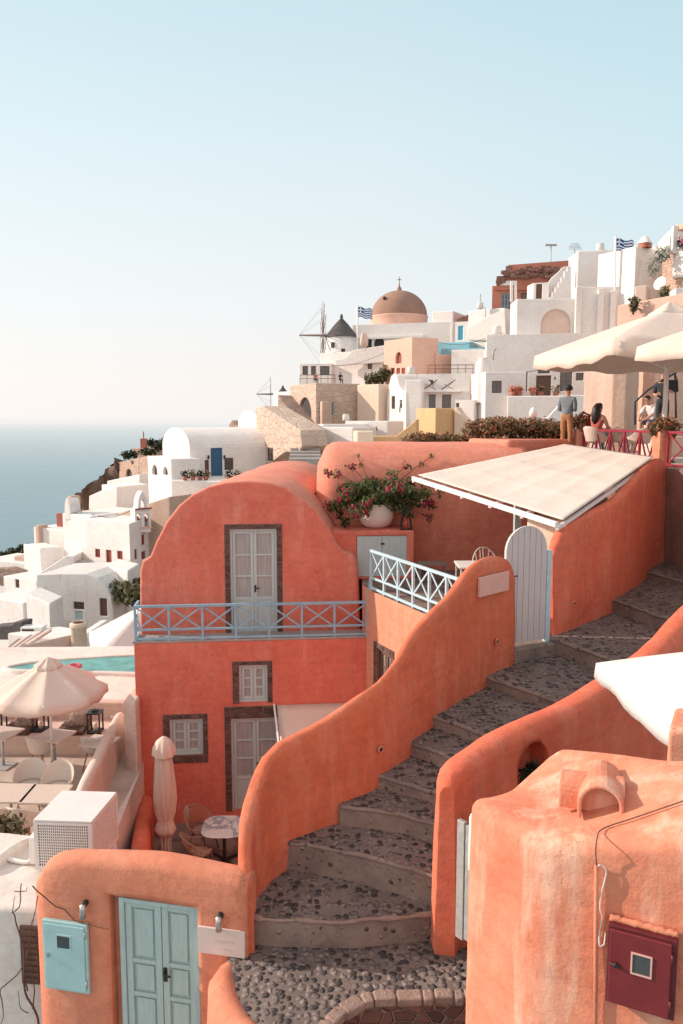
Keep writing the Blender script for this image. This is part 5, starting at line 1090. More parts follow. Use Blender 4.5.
# small ridge clutter
def pole(label, px, y0, y1, Y, head=None, nm='pole'):
    a, b = at(px, y1, Y), at(px, y0, Y); t = thing(nm, label, nm.replace('_', ' '), a); mb = MB(); mb.tube([a-Vector((0, 0, 1.5)), b], .07, 6); obj('mast', mb, 'galv', t)
    if head == 'lamp': mb = MB(); mb.box(b, (1.5, .35, .2)); obj('lamp_head', mb, 'galv', t)
    if head == 'aerial':
        mb = MB(); [mb.tube([b+Vector((-.9+.1*k, 0, .0+.15*k)), b+Vector((.9-.1*k, 0, .0+.15*k))], .03, 4) for k in range(5)]; obj('aerial', mb, 'galv', t)
pole('street lamp standing on the ridge above the terracotta mansion', 551, 245, 265, 108, 'lamp', 'street_lamp')
pole('television aerial on the windowless white block house', 574.5, 249, 262, 97, 'aerial', 'aerial')
pole('thin mast left of the terracotta mansion', 480.5, 294, 312, 100, None, 'mast')
for px, lab in ((511.5, 'left white post in front of the terracotta mansion'), (515.5, 'right white post in front of the terracotta mansion')):
    a = at(px, 302, 96); b = at(px, 281, 96); mb = MB(); mb.bar(a, b, .28); tag(obj('white_column', mb, 'white'), lab, 'post')
# flag on the right
def flag(label, px, ytop, ybot, Y, fw, fh, seed):
    a, b = at(px, ybot, Y), at(px, ytop, Y); t = thing('flagpole', label, 'flagpole', a); mb = MB(); mb.tube([a-Vector((0, 0, 2)), b], .11, 8); obj('pole', mb, 'white_paint', t)
    def f(u, v): return b+Vector((fw*u+.08, .25*math.sin(u*7+v)*u*2, -.3-fh*v-.35*u*u+.12*math.sin(u*9)))
    mb = MB()
    for k in range(9): mb.grid(lambda u, v, k=k: f(u, (k+v)/9), 14, 1)
    nq = 14; fo = obj('flag', mb, 'flag_blue', t); fo.data.materials.append(M['flag_white'])
    for i, p in enumerate(fo.data.polygons):
        k = i//nq; u = (i % nq)/nq; p.material_index = k % 2
        if k < 5 and u < 0.36: p.material_index = 1 if (k == 2 or 0.14 <= u < 0.2) else 0
    s = fo.modifiers.new('s', 'SOLIDIFY'); s.thickness = .02
flag('tall white flagpole flying a blue and white striped flag beside the gabled tower', 615.5, 236, 316, 85, 1.95, 1.25, 1)
flag('white flagpole with a blue and white striped flag beside the windmill', 357.5, 305, 345, 108, 1.9, 1.3, 2)
# ---- blue-painted corner
blk('blue_house', 'turquoise painted house below the white cube next to the domed church', [(434, 99), (470, 97)], 343, 378, 6, mat='blue', ops=[(0, 441, 354, 446, 361, 'w', dict(fm='turq'))])
blk('blue_wall', 'pale blue wall with turquoise patches right of the pink house', [(441, 95), (484, 93)], 349, 362, 3, mat='blue', cat='wall', ops=[(0, 470.5, 347.5+3, 474, 356, 'arch', dict(lm='door_navy'))])
blk('white_house', 'small white house with turquoise shutter at the top of the blue corner', [(455, 101), (474, 100)], 322, 350, 5, ops=[(0, 458, 326, 463, 340, 'd', dict(fm='turq', lm='turq'))])
gable('roof_ruin', 'low brown tiled roof left of the terracotta mansion', [(456, 325), (457, 318), (470, 314), (490, 312), (492, 325)], Plane(cxy(456, 106, 318), cxy(492, 105, 318)), 4, mat='brown_tile', cat='roof')
blk('white_parapet', 'white parapet house below the thin mast', [(468, 100), (504, 97)], 311, 345, 4)
# ---- domed church
blk('domed_church', 'white church body carrying a large brown dome on the skyline', [(352, 112), (455, 108)], 325, 360, 12, cat='church', ops=[(0, 374, 337.5, 384, 350, 'arch', dict(lm='dark')), (0, 366, 338, 371.5, 350, 'arch', dict(lm='dark'))], extra=lambda t, f, z0, z1, Q: (
    obj('cornice', f[0].slab(MB(), 0.5, z1-2.0, f[0].u(f[0].hit(424, 335)), z1-1.6, .02, .35), 'white', t, bevel=.05)))
dc = at(399, 325, 116); R0 = at(427.5, 325, 116).x-dc.x; t = thing('church_dome', 'large brown church dome with a small cross on a pale drum', 'dome', dc)
mb = MB(); mb.lathe([(R0, -1), (R0, .9), (R0*1.02, 1.0), (R0*1.02, 1.15), (R0*.97, 1.2)], dc, 32); obj('drum', mb, 'pink', t)
mb = MB(); mb.lathe([(R0*.98*math.cos(a), 1.2+R0*.88*math.sin(a)) for a in [PI/2*k/14 for k in range(15)]], dc, 36); dome = obj('dome', mb, 'dome', t)
mb = MB(); zt2 = 1.2+R0*.88; mb.lathe([(.35, zt2-.1), (.3, zt2+.35), (.12, zt2+.6), (.1, zt2+.9)], dc, 10); mb.bar(dc+Vector((0, 0, zt2+.8)), dc+Vector((0, 0, zt2+1.9)), .09); mb.bar(dc+Vector((-.3, 0, zt2+1.5)), dc+Vector((.3, 0, zt2+1.5)), .09); obj('cross', mb, 'dome', dome)
mb = MB(); d1 = (math.cos(2.2)*R0*.8, -.55*R0); mb.lathe([(0, 0), (.25, .0), (.2, .3), (0, .4)], dc+Vector((-R0*.55, -R0*.62, 1.2+R0*.50)), 8); obj('dome_vent', mb, 'dark', dome)
blk('white_cube', 'grey white cube with stepped top right of the big brown dome', [(421, 110), (453, 108)], 325, 345, 6, extra=lambda t, f, z0, z1, Q: obj('upper_cube', f[0].slab(MB(), f[0].u(f[0].hit(432, 320)), z1-.1, f[0].u(f[0].hit(453, 320)), f[0].hit(440, 311.5).z, -.05, -5), 'white', t, bevel=.08))
# ---- windmills
def windmill(label, px, ybase, ytop_wall, Y, R, hub_dx, Rb, rz, bow=3.2, nblade=12):
    b = at(px, ybase, Y); zt_ = at(px, ytop_wall, Y).z-b.z; t = thing('windmill', label, 'windmill', b)
    mb = MB(); mb.lathe([(R*1.08, -4), (R*1.05, 0), (R, zt_), (R*.9, zt_+.02)], b, 28); tw = obj('tower', mb, 'white', t)
    mb = MB(); mb.lathe([(R*1.08, zt_-.05), (R*1.0, zt_+.15), (R*.45, zt_+R*.75), (.16, zt_+R*1.15), (.22, zt_+R*1.2), (.14, zt_+R*1.38), (0, zt_+R*1.42)], b, 28); obj('thatched_cone', mb, 'slate', t)
    h = b+Vector((-R*math.cos(rz)*1.0-hub_dx, -R*math.sin(rz)-.2, zt_+.15)); ax = Vector((-math.cos(rz), -math.sin(rz), 0)); sd = Vector((-ax.y, ax.x, 0)); up = Vector((0, 0, 1))
    mb = MB(); mb.tube([b+up*(zt_+.3), h, h+ax*bow], [.18, .16, .10], 8); ws = obj('shaft', mb, 'wood', t)
    for k in range(nblade):
        a = 2*PI*k/nblade; d = sd*math.cos(a)+up*math.sin(a); mb = MB(); mb.tube([h, h+d*Rb], [.07, .035], 5); obj('sail_spar', mb, 'wood', ws)
    mb = MB(); mb.tube([h+(sd*math.cos(2*PI*k/24)+up*math.sin(2*PI*k/24))*Rb*.72 for k in range(25)], .018, 4); [mb.tube([h+ax*bow, h+(sd*math.cos(2*PI*k/nblade)+up*math.sin(2*PI*k/nblade))*Rb*.95], .010, 3) for k in range(nblade)]; obj('rigging', mb, 'wood', ws)
    for (dx, z) in ((-.55, .62), (.1, .35)):
        a = -PI/2+dx; q = b+Vector((R*1.01*math.cos(a), R*1.01*math.sin(a), zt_*z)); mb = MB(); mb.box(q, (.5, .2, .7), Matrix.Rotation(a+PI/2, 3, 'Z')); obj('window', mb, 'dark', tw)
    return t
windmill('white windmill with dark thatched cone and bare spoked sails', 341.5, 361, 337, 110, 2.15, .35, 4.5, 0.13)
windmill('distant small windmill low on the horizon behind the stone ramp', 283, 408, 395, 150, 1.25, 1.0, 3.2, 0.10, bow=2.6)
blk('white_wall', 'long white house wall below the windmill', [(320, 107), (386, 102)], 353, 390, 6, ops=[(0, 367.5, 360.5, 372, 369, 'w', dict(fm='frame_brown'))])
blk('window_wall', 'low white house with brown framed openings left of the windmill', [(300, 106), (331, 105)], 364, 384, 4, ops=[(0, 302.5, 366, 308, 375, 'w', BR), (0, 311, 364.5+1.5, 316, 375, 'w', BR), (0, 320, 366, 329.5, 375, 'w', BR)])
gable('sloping_parapet', 'white parapet with a stepped slope below the flag beside the windmill', [(335, 360), (345, 358), (353, 350), (386, 345), (386, 362), (335, 366)], Plane(cxy(335, 104, 355), cxy(386, 101.5, 355)), .6)
for px, lab in ((362.5, 'left closed parasol on the terrace below the dome'), (365.5, 'right closed parasol on the terrace below the dome')):
    p = at(px, 351, 101); t = thing('closed_parasol', lab, 'parasol', p); mb = MB(); mb.lathe([(.04, 0), (.04, .5), (.3, .6), (.36, 1.2), (.1, 2.3), (0, 2.35)], p, 10); obj('canopy', mb, 'pinkwhite', t)
# ---- pink house
blk('pink_house', 'pale pink house with a red arched window below the dome', [(384, 97), (412, 92), (438, 93.5)], 337, 376, ref=1, mat='pink', ops=[(0, 395.5, 352, 401.5, 363.5, 'arch', dict(lm='door_red')), (0, 391, 368, 394.5, 374, 'w', RD), (0, 396.5, 368, 400, 374, 'w', RD), (0, 401.5, 368, 405, 374, 'w', RD)])
blk('pink_step', 'low pink block stepping down right of the pink house', [(436, 93), (452, 94)], 354, 378, 4, mat='pink', cat='wall')
# ---- stone arch house
blk('stone_house', 'tan stone house with an arched doorway at the head of the ramp', [(290, 96), (316, 89), (360, 91)], 383, 425, ref=1, mat='stonetan', ops=[(0, 298.5, 397.5, 311, 423, 'arch', dict(lm='dark')), (1, 325, 402, 334, 415.5, 'w', dict(fm='rail_blue'))], extra=lambda t, f, z0, z1, Q: obj('buttress', f[1].slab(MB(), .4, z0-1, 1.6, z0+2.6, .02, .8), 'tan', t, bevel=.15))
blk('cream_house', 'plain cream block house right of the tan stone house', [(357, 90), (379, 87.5), (390, 88.5)], 384, 426, ref=1, mat='cream')
blk('tan_block', 'reddish tan block with plants behind the cream block house', [(365, 99), (388, 98)], 377, 392, 4, mat='cream')
for k, (px, py, lab) in enumerate(((371, 379, 'dry reddish bush on the tan block'), (380, 378, 'dark dry bush left of the pink house windows'), (386, 373, 'small bush at the left corner of the pink house'))):
    p = at(px, py, 96); tag(obj('bush', leaves([(p, (.9, .6, .75), 130)], .3, 50+k), 'scrub'), lab, 'shrub')
# ---- white house with deck chairs
gable('belled_gable', 'narrow bright white house end with a bell shaped gable and slit windows', [(386, 440), (387, 400), (389, 385), (391, 377), (394, 373.5), (397, 376), (399, 385), (402, 390), (406, 392), (406, 440)], Plane(cxy(386, 88, 400), cxy(406, 84.5, 400)), 5, cat='house', ops=[(391.5, 396, 395, 409, 'w', BR), (399.5, 400, 402, 408, 'w', BR)])
blk('white_house', 'white house with a deck chair balcony over two glazed doors', [(405, 84.6), (421.5, 84)], 380, 440, 6)
blk('balcony_house', 'white vaulted house body carrying the deck chair balcony', [(420, 88), (470, 86.5)], 374, 392, 4, ops=[(0, 425, 380, 433, 392, 'w', DK)])
def bal(t, f, z0, z1, Q): obj('balcony_slab', f[0].slab(MB(), -.2, z1-.12, f[0].u(f[0].hit(462, 400)), z1+.14, .02, .9), 'white', t, bevel=.04)
blk('lower_house', 'white ground floor with two glazed doors under the deck chairs', [(420, 86), (470, 84.5)], 391.5, 425, 4, extra=bal, ops=[(0, 427, 394.5, 435.5, 409, 'd', dict(fm='frame_brown', lm='glass')), (0, 442, 394.5, 451, 408, 'd', dict(fm='frame_brown', lm='glass'))])
def deck_chair(label, p, rz):
    t = thing('deck_chair', label, 'deck chair', p, 'deck chairs on the white balcony', world=False); mb = MB(); mb.bar((-.7, -.28, .05), (.75, -.28, 1.05), .07); mb.bar((-.7, .28, .05), (.75, .28, 1.05), .07); mb.bar((.6, -.3, .05), (-.4, -.3, .6), .06); mb.bar((.6, .3, .05), (-.4, .3, .6), .06); obj('frame', mb, 'frame_brown', t)
    mb = MB(); mb.grid(lambda u, v: Vector((-.55+1.25*u, -.25+.5*v, .25+.75*u-.25*math.sin(PI*u))), 8, 2); obj('sling', mb, 'c_white', t, solid=.02); t.rotation_euler = (0, 0, rz); return t
zc = at(430, 391, 85.6)
deck_chair('left brown deck chair on the white balcony', at(430, 391, 85.3)+Vector((0, 0, .1)), -.2); deck_chair('right brown deck chair on the white balcony', at(448, 391, 85.0)+Vector((0, 0, .1)), -.2)
blk('white_house', 'rounded white side wing right of the deck chair balcony', [(455, 82), (474, 81)], 400, 432, 5, ops=[(0, 456, 399+4, 459, 411, 'w', BR)])
# ---- ochre blocks and low white walls
blk('ochre_block', 'ochre block with bright cream left side above the hedge', [(416, 77), (435.5, 73.5), (455, 75)], 408, 440, ref=1, mat='ochre')
gable('cream_wing', 'cream wing wall with a curved shoulder right of the ochre block', [(454, 440), (454, 408), (457, 407), (462, 415), (469, 421), (474, 430), (474, 440)], Plane(cxy(454, 74.5, 420), cxy(474, 73.5, 420)), 1, mat='cream')
gable('ochre_ramp', 'low ochre ramp wall descending to the left of the ochre block', [(371, 452), (371, 436), (396, 436), (405, 429), (417, 419), (417, 452)], Plane(cxy(371, 71, 440), cxy(417, 70, 440)), 1.2, mat='ochre')
blk('cream_wall', 'low cream wall with bright left end in front of the ochre ramp', [(353, 70), (357, 68), (374, 67.5)], 431, 452, ref=1, mat='cream', cat='wall')
blk('white_wall', 'low white walled yard right of the ramp steps', [(321, 74), (353, 72)], 427, 452, 4, cat='wall')
blk('white_wall', 'white stepped wall between the ramp steps and the cream house', [(312, 76), (323, 74)], 424, 456, 5, cat='wall')
blk('white_house', 'low white house below the cream block with a round hatch', [(345, 78), (388, 76)], 421, 440, 4, ops=[(0, 352.5, 424, 357, 434, 'd', WH), (0, 372, 427, 377, 431, 'w', BR)])
# ---- ramp and steps on the left of the centre
gable('ramp_wall', 'tan stone ramp wall sloping down beside the dark steps', [(256, 470), (256, 408), (262, 406), (275, 414), (300, 430), (302, 446), (299, 452), (285, 452), (274, 460), (270, 470)], Plane(cxy(256, 82, 430), cxy(303, 70, 430)), 2.5, mat='stonetan', ops=[(267, 448, 273, 461, 'w', BR)])
stp = MB(); nst = 11
for k in range(nst):
    f = k/(nst-1); p = at(303+1.5*f, 458-34*f, 66+20*f); stp.box(p+Vector((.2, 0, -1.0)), (2.6, 2.1, 2.0))
struct('ramp_steps', stp, 'grey_flat', bevel=.03)
blk('dark_passage', 'dark passage wall beside the ramp steps under the arched doorway', [(278, 95), (301, 88)], 412, 440, 3, mat='rubble_dk', cat='wall', slope=[2.0, -1.5, -1.5, 2.0])  # wall in the dark brown rubble
blk('white_house', 'small white house at the top of the stone ramp', [(273, 108), (292, 105)], 392, 420, 5, ops=[(0, 281, 404, 286, 416, 'd', dict(fm='white_paint', lm='cream'))])
# ---- the long chapel vault on the left
a = at(163, 470, 83); b = at(190, 470, 75.5); zs = at(190, 448, 75.5).z
vz = at(178, 427.5, 79).z
t, spl = vaulted('vaulted_chapel', 'long white vaulted house with bright gable and navy door', (a.x, a.y), (b.x, b.y), 15.5, at(200, 478, 76).z, zs, vz-zs, side_ops=[(211, 448, 222.5, 476, 'd', NV), (205, 460, 209, 475, 'd', DK), (224.5, 458, 233.5, 470, 'w', dict(fm='frame_brown', bars=(2, 3)))])
blk('chapel_annex', 'low white annex with two small arched windows in front of the vaulted house', [(148, 79), (171.5, 73), (201, 74.5)], 459, 500, ref=1, ops=[(0, 152, 465, 157, 475, 'arch', dict(lm='dark')), (0, 163, 467, 167.5, 475, 'arch', dict(lm='dark'))])
blk('chapel_terrace', 'white terrace wall with potted plants in front of the vaulted house', [(171, 72.5), (235, 71)], 480, 515, 5, cat='wall')
for k, (px, lab) in enumerate(((185, 'leftmost potted plant on the chapel terrace'), (193, 'second potted plant from the left on the chapel terrace'), (200, 'third potted plant on the chapel terrace'), (206, 'fourth potted plant on the chapel terrace'), (229, 'fifth potted plant, below the chapel window'), (238, 'rightmost dark potted plant on the chapel terrace'))):
    p = at(px, 480, 72.2); t = thing('potted_plant', lab, 'potted plant', p, 'pots on the chapel terrace'); mb = MB(); mb.lathe([(0, 0), (.18, 0), (.26, .35), (.22, .35)], p, 10); obj('pot', mb, 'terracotta', t); obj('leaves', leaves([(p+Vector((0, 0, .55)), .38, 45)], .18, k+70), 'hedge' if k % 2 else 'dkleaf', t)
for px, lab in ((208, 'wall lantern left of the navy door'), (224, 'wall lantern right of the navy door')):
    q = spl.hit(px, 457); mb = MB(); mb.box(q+spl.n*.15, (.2, .2, .35), taper=.7); tag(obj('wall_lantern', mb, 'black'), lab, 'lantern')
gable('rock_arch', 'pale ruined stone arch on the skyline behind the vaulted house', [(228, 432), (229, 424), (232, 420), (234, 425), (240, 426), (244, 420), (248, 418), (246, 426), (240, 432)], Plane(cxy(228, 98, 425), cxy(248, 97, 425)), 1.5, mat='tan', cat='ruin')
t, _ = vaulted('white_vault', 'smaller white vault behind the right end of the vaulted chapel', cxy(238, 96, 430), cxy(258, 90, 430), 9, at(245, 440, 92).z, at(245, 424, 92).z, 1.6)
# ---- church with the belfry
YS = 0.77
blk('belfry_church', 'white church house with small red windows and a red central door', [(86.5, 86), (130, 82), (163, 92)], 524, 577, ref=1, ops=[(0, 95, 549, 100, 557.5, 'w', RD), (0, 106, 550, 111.5, 569, 'd', RD), (0, 117, 551, 122.5, 559.5, 'w', RD), (1, 134.5, 549, 137.5, 559.5, 'w', RD), (1, 141.5, 534.5, 145, 545, 'w', RD), (1, 141.5, 551, 146, 559, 'w', RD)])
bp_ = Plane(cxy(135, 84.5, 510), cxy(152, 86, 510)); t = thing('belfry', 'tiered white belfry with arched openings and red bells on the church', 'belfry', bp_.hit(143, 528))
pts = [(135, 532), (135, 509), (138, 508), (138.5, 500), (140, 495), (142.5, 491), (145, 495), (147, 500), (147.5, 508), (151, 509), (151, 532)]
mb = MB(); mb.loft([bp_.hit(x, y) for x, y in pts], bp_.n*-.7); bw = obj('bell_wall', mb, 'white', t); cu = []
for r in ((137, 513, 141.5, 527), (144.5, 513, 149, 527), (140.7, 499, 144.8, 507.5)):
    rr = bp_.rect(*r); c = MB(); c.loft(arch_pts(bp_, rr[0], rr[1], rr[2], rr[3], .4), bp_.n*-1.6); cu.append(c)
cut(bw, cu)
for r in ((139.2, 519), (146.8, 519)): q = bp_.hit(*r)-bp_.n*.35; mb = MB(); mb.lathe([(.22, -.25), (.17, .05), (.08, .2), (0, .22)], q, 10); obj('bell', mb, 'door_red', t)
for y in (509, 528): mb = MB(); r = bp_.rect(134.5, y-1, 151.5, y+.4); bp_.slab(mb, *r, .02, .12); obj('moulding', mb, 'door_red' if y < 515 else 'pink', t)
blk('tan_house', 'tan stone house partly hidden behind the belfry', [(117, 90), (170, 86)], 500, 530, 5, mat='tan', slope=[-1.2, .6, .6, -1.2])
parts = [('curved_wall', 'big smooth white curved retaining wall below the stone ruins', [(88, 535), (89, 496), (100, 491), (117, 487), (117, 535)], (88, 112), (117, 108), 'white'), ('curved_wall', 'white wall bending right from the curved retaining wall', [(116, 535), (116, 487), (148, 484), (150, 535)], (116, 108), (150, 111), 'white')]
for nm, lab, pts, a, b, mt in parts: gable(nm, lab, pts, Plane(cxy(a[0], a[1], 510), cxy(b[0], b[1], 510)), 4, mat=mt)
blk('white_terrace', 'sloping white terrace roof below the stone ruins', [(107, 119), (140, 115)], 481, 492, 4, slope=[0, 1.0, 1.0, 0])
blk('white_house', 'tall white block with a pointed chimney left of the belfry church', [(63, 90), (91, 87)], 513, 560, 6)
gable('pointed_chimney', 'white pointed chimney wall on the tall white block', [(64, 520), (64.5, 502), (66, 498), (69, 500), (70, 508), (71, 520)], Plane(cxy(64, 89.5, 510), cxy(71, 89, 510)), 1.2, cat='chimney')
blk('tan_chimney', 'slim tan chimney beside the white pointed chimney', [(67, 90.5), (71, 90)], 496, 516, 1, mat='tan', cat='chimney')
blk('white_house', 'white house with a brick red flat roof below the tall white block', [(34, 96), (64, 93)], 527, 560, 6, extra=lambda t, f, z0, z1, Q: obj('red_roof', f[0].slab(MB(), f[0].u(f[0].hit(43, 522)), z1, f[0].u(f[0].hit(63, 522)), z1+1.2, -1.5, -5.5), 'door_red', t))
blk('tan_chimney', 'leaning tan chimney on the left edge of the red roofed house', [(35.5, 95), (39, 94.6)], 525, 545, 1, mat='tan', cat='chimney')
blk('white_house', 'plain white cube left of the sloping ramp roof', [(24, 92), (41, 89), (63, 90)], 548, 580, ref=1)
blk('white_house', 'white house step below the tall white block and left of the church', [(70, 88), (90, 86)], 543, 572, 5)
gable('white_ramp', 'wide white ramp roof sloping down left from the church forecourt', [(36, 580), (38, 574), (66, 556), (74, 556), (74, 580)], Plane(cxy(36, 84, 568), cxy(74, 84, 568)), 3)
mb = MB(); p = [at(60, 573, 62), at(92, 573, 62), at(88, 560, 65.5), at(74, 560, 66)]; mb.add(p, [(0, 1, 2, 3)]); struct('church_forecourt', mb, 'grey_flat')
blk('white_wall', 'stepped white buttress below the right end of the belfry church', [(106, 79), (128, 76), (140, 80)], 571, 598, ref=1, cat='wall')
# cave house with rounded end
CPl = Plane(cxy(37, 76, 600), cxy(113, 74, 600))
cpts = [(36, 640), (36.5, 575), (60, 574), (86, 574), (97, 578), (106, 587), (111, 597), (113, 610), (113, 640)]
gable('cave_house', 'stained white cave house with a quarter round end, dark window and brown door', cpts[:2]+[(a, b) for a, b in cpts[2:]], CPl, 5, mat='stained', cat='house', ops=[(73.5, 602, 84, 609.5, 'w', BR), (99.5, 598.5, 107, 616, 'd', DK), (75, 611, 83, 620, 'd', dict(fm='rail_white', lm='pale_paint'))])
blk('white_shed', 'low white lean-to shed in front of the stained cave house', [(27, 70), (50, 66), (64, 69)], 604, 634, ref=1, mat='stained', ops=[(1, 51, 624, 54, 632, 'w', BR)] [:0])
blk('white_house', 'white yard house with a dark opening at the far left edge', [(-12, 78), (24, 75)], 596, 640, 5, ops=[(0, 15.5, 580.5+2, 19.5, 590, 'w', BR)] [:0])
blk('white_house', 'small white house with a small dark window left of the cave house', [(4, 86), (36, 83)], 576, 604, 4, ops=[(0, 15, 579.5, 19, 588, 'w', BR)])
blk('white_wall', 'far white garden wall at the left edge above the yard house', [(-15, 98), (26, 95)], 559, 580, 4, cat='wall')
gable('ruined_wall', 'rough brown stone yard wall at the left edge', [(-10, 585), (-8, 569), (8, 568), (20, 572), (26, 580), (24, 588)], Plane(cxy(-10, 92, 578), cxy(26, 90, 578)), 1, mat='rubble_dk')
blk('tan_shed', 'small tan shed with a rounded roof beyond the far white garden wall', [(14, 97), (27, 96)], 556, 566, 3, mat='tan', cat='shed')
gable('dark_wall', 'dark grey broken wall at the left edge below the yard house', [(-10, 640), (-10, 627), (12, 625), (14, 622), (22, 622), (20, 640)], Plane(cxy(-10, 62, 630), cxy(22, 61, 630)), 1, mat='slate')
blk('white_roof', 'big flat white roof between the pool and the cave house', [(8, 60), (60, 58), (112, 60)], 640, 660, ref=1, cat='roof', ops=[])
gable('white_wall', 'white diagonal wall rising right of the big flat roof', [(76, 652), (80, 642), (84, 636), (108, 620), (112, 622), (112, 645)], Plane(cxy(76, 56, 640), cxy(112, 68, 640)), .5)
mb = MB(); q = at(79, 637, 42); t = thing('roof_chimney', 'short stubby chimney on the flat white roof beside the pool', 'chimney', q); mb.lathe([(.42, -1.5), (.40, .5), (.46, .55), (.46, .75), (.3, .8)], q, 14); obj('stack', mb, 'cream', t)
q = at(34, 634, 47); t = thing('roof_unit', 'small dark fronted box unit on the flat white roof', 'box unit', q); mb = MB(); mb.box(q, (1.3, .8, 1.0)); obj('casing', mb, 'white_paint', t, bevel=.03); mb = MB(); mb.box(q+Vector((-.2, -.42, 0)), (.7, .05, .8)); obj('grille', mb, 'dark', t)
# timber pergola at the left edge
YS = 1.0
t = thing('pergola', 'weathered timber pergola frame at the left edge above the parasol', 'pergola', at(0, 660, 40)); 
for k in range(6):
    a = at(-14+k*8, 668-k*4.5, 38+k*.8); b = at(20+k*6, 640-k*2, 45); mb = MB(); mb.bar(a, b, .22, .16); obj('beam', mb, 'pinkwhite' if k % 2 else 'wood', t)
for px, py in ((10, 655), (24, 650)): a = at(px, py, 39); mb = MB(); mb.bar(a, a+Vector((0, 0, -2.2)), .2); obj('post', mb, 'wood', t)
blk('stone_hut', 'low pinkish hut with a dark opening under the pergola', [(-8, 42), (21, 40)], 652, 668, 3, mat='pinkwhite', cat='hut', ops=[(0, 14, 655, 20, 667, 'd', DK)], slope=[-.4, .9, .9, -.4])
# ---- ruins and cliff
blk('stone_ruin', 'tan stone ruin with a dark arch above the sea', [(119, 122), (150, 116)], 459, 482, 6, mat='rubble', cat='ruin', ops=[(0, 126, 469, 131.5, 480, 'arch', dict(lm='dark')), (0, 131, 461, 133.5, 464.5, 'w', BR)], slope=[-.5, .8, .8, -.5])
blk('stone_ruin', 'upper tan stone house of the ruin with a small cross', [(132, 128), (156, 126)], 448, 462, 6, mat='tan', cat='ruin', extra=lambda t, f, z0, z1, Q: (obj('chimney', MB().box(f[0].P(1.6, z1+.7, -1), (.9, .9, 1.6)).bar(f[0].P(1.6, z1+1.4, -1), f[0].P(1.6, z1+2.6, -1), .15), 'terracotta', t)))
blk('grey_hut', 'grey roofed hut among shrubs above the stone ruin', [(144, 132), (162, 130)], 445, 455, 5, mat='grey_flat', cat='hut')
for k, (px, py, Y, lab) in enumerate(((151, 443, 130, 'round dark shrub beside the grey roofed hut'), (159, 446, 126, 'dark shrub in front of the grey roofed hut'), (168, 441, 128, 'brownish shrub at the top of the ruin slope'), (128, 455, 124, 'low shrub on top of the tan stone ruin'), (146, 452, 125, 'small shrub between the ruin and the hut'))):
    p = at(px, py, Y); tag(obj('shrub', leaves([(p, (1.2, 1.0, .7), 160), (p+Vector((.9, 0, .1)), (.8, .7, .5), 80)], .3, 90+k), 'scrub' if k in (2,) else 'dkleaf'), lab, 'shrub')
pole('thin dark utility pole in front of the stone ruin', 138.5, 456, 474, 100, None, 'utility_pole')
# ---- small clutter of a lived-in hillside
for px, py, Y, s, lab in ((497, 335, 88, 1.0, 'white water tank on the roof of the long white house, left one'), (560, 334, 88, .9, 'white water tank on the roof of the long white house near the parasol'), (411, 374, 86, .8, 'small white roof tank on the narrow gabled house'), (346, 421, 80, .7, 'small roof tank on the low white house with the hatch'), (75, 512, 69, .7, 'small roof tank on the tall white block left of the church'), (480, 309, 98, .8, 'white roof tank beside the thin mast'), (600, 251, 95, .9, 'roof tank on the windowless white block house')):
    q = at(px, py, Y); t = thing('water_tank', lab, 'water tank', q); mb = MB(); mb.lathe([(0, 0), (.45*s, .02), (.5*s, .1*s), (.5*s, .8*s), (.4*s, .95*s), (0, 1.0*s)], q, 14); obj('tank', mb, 'stained', t); mb = MB(); mb.tube([q+Vector((.45*s, 0, .2)), q+Vector((.8*s, 0, .1)), q+Vector((.85*s, -.2, -1.2))], .04, 5); obj('pipe', mb, 'galv', t)
for px, py, Y, lab in ((530.5, 377, 84.2, 'black wall lantern left of the brown double door'), (555.5, 377, 83.6, 'black wall lantern right of the brown double door')):
    q = at(px, py, Y); mb = MB(); mb.box(q, (.3, .3, .5), taper=.7); tag(obj('wall_lantern', mb, 'black'), lab, 'lantern')
for px, py, Y, lab in ((493, 360, 84.0, 'round sun ornament on the wall of the white annex'), (400, 412, 85.5, 'small vent pipe on the narrow gabled house')):
    q = at(px, py, Y); t = thing('vent_pipe', lab, 'vent', q); mb = MB(); mb.tube([q, q+Vector((0, 0, .9)), q+Vector((.3, 0, 1.1))], .1, 7); obj('pipe', mb, 'galv', t)
for a_, b_, lab in (((526, 372, 80), (583, 350, 82), 'thin black cable strung above the white annex'), ((330, 366, 104), (386, 352, 101), 'thin cable strung across the wall below the windmill'), ((91, 514, 68), (135, 508, 66), 'thin cable running to the white belfry'), ((438, 342, 94), (486, 338, 88), 'thin cable above the turquoise wall')):
    p, q = at(*a_), at(*b_); mb = MB(); mb.tube([p.lerp(q, k/8)+Vector((0, 0, -.5*math.sin(PI*k/8))) for k in range(9)], .025, 4); tag(obj('cable', mb, 'black'), lab, 'cable')
for px, py, Y, n_, lab in ((428, 373.5, 87.5, 6, 'thin white railing on the roof behind the deck chairs'), (300, 383, 92.5, 5, 'thin dark railing on the roof edge of the tan stone house')):
    q = at(px, py, Y); t = thing('roof_railing', lab, 'railing', q); mb = MB(); mb.tube([q+Vector((0, 0, .9)), q+Vector((.8*n_, -.3, .9))], .04, 5); mb.tube([q+Vector((0, 0, .5)), q+Vector((.8*n_, -.3, .5))], .03, 5); obj('rail', mb, 'frame_brown', t)
    for k in range(n_+1): mb = MB(); mb.tube([q+Vector((.8*k, -.3*k/n_, -.1)), q+Vector((.8*k, -.3*k/n_, .95))], .03, 5); obj('baluster', mb, 'frame_brown', t)
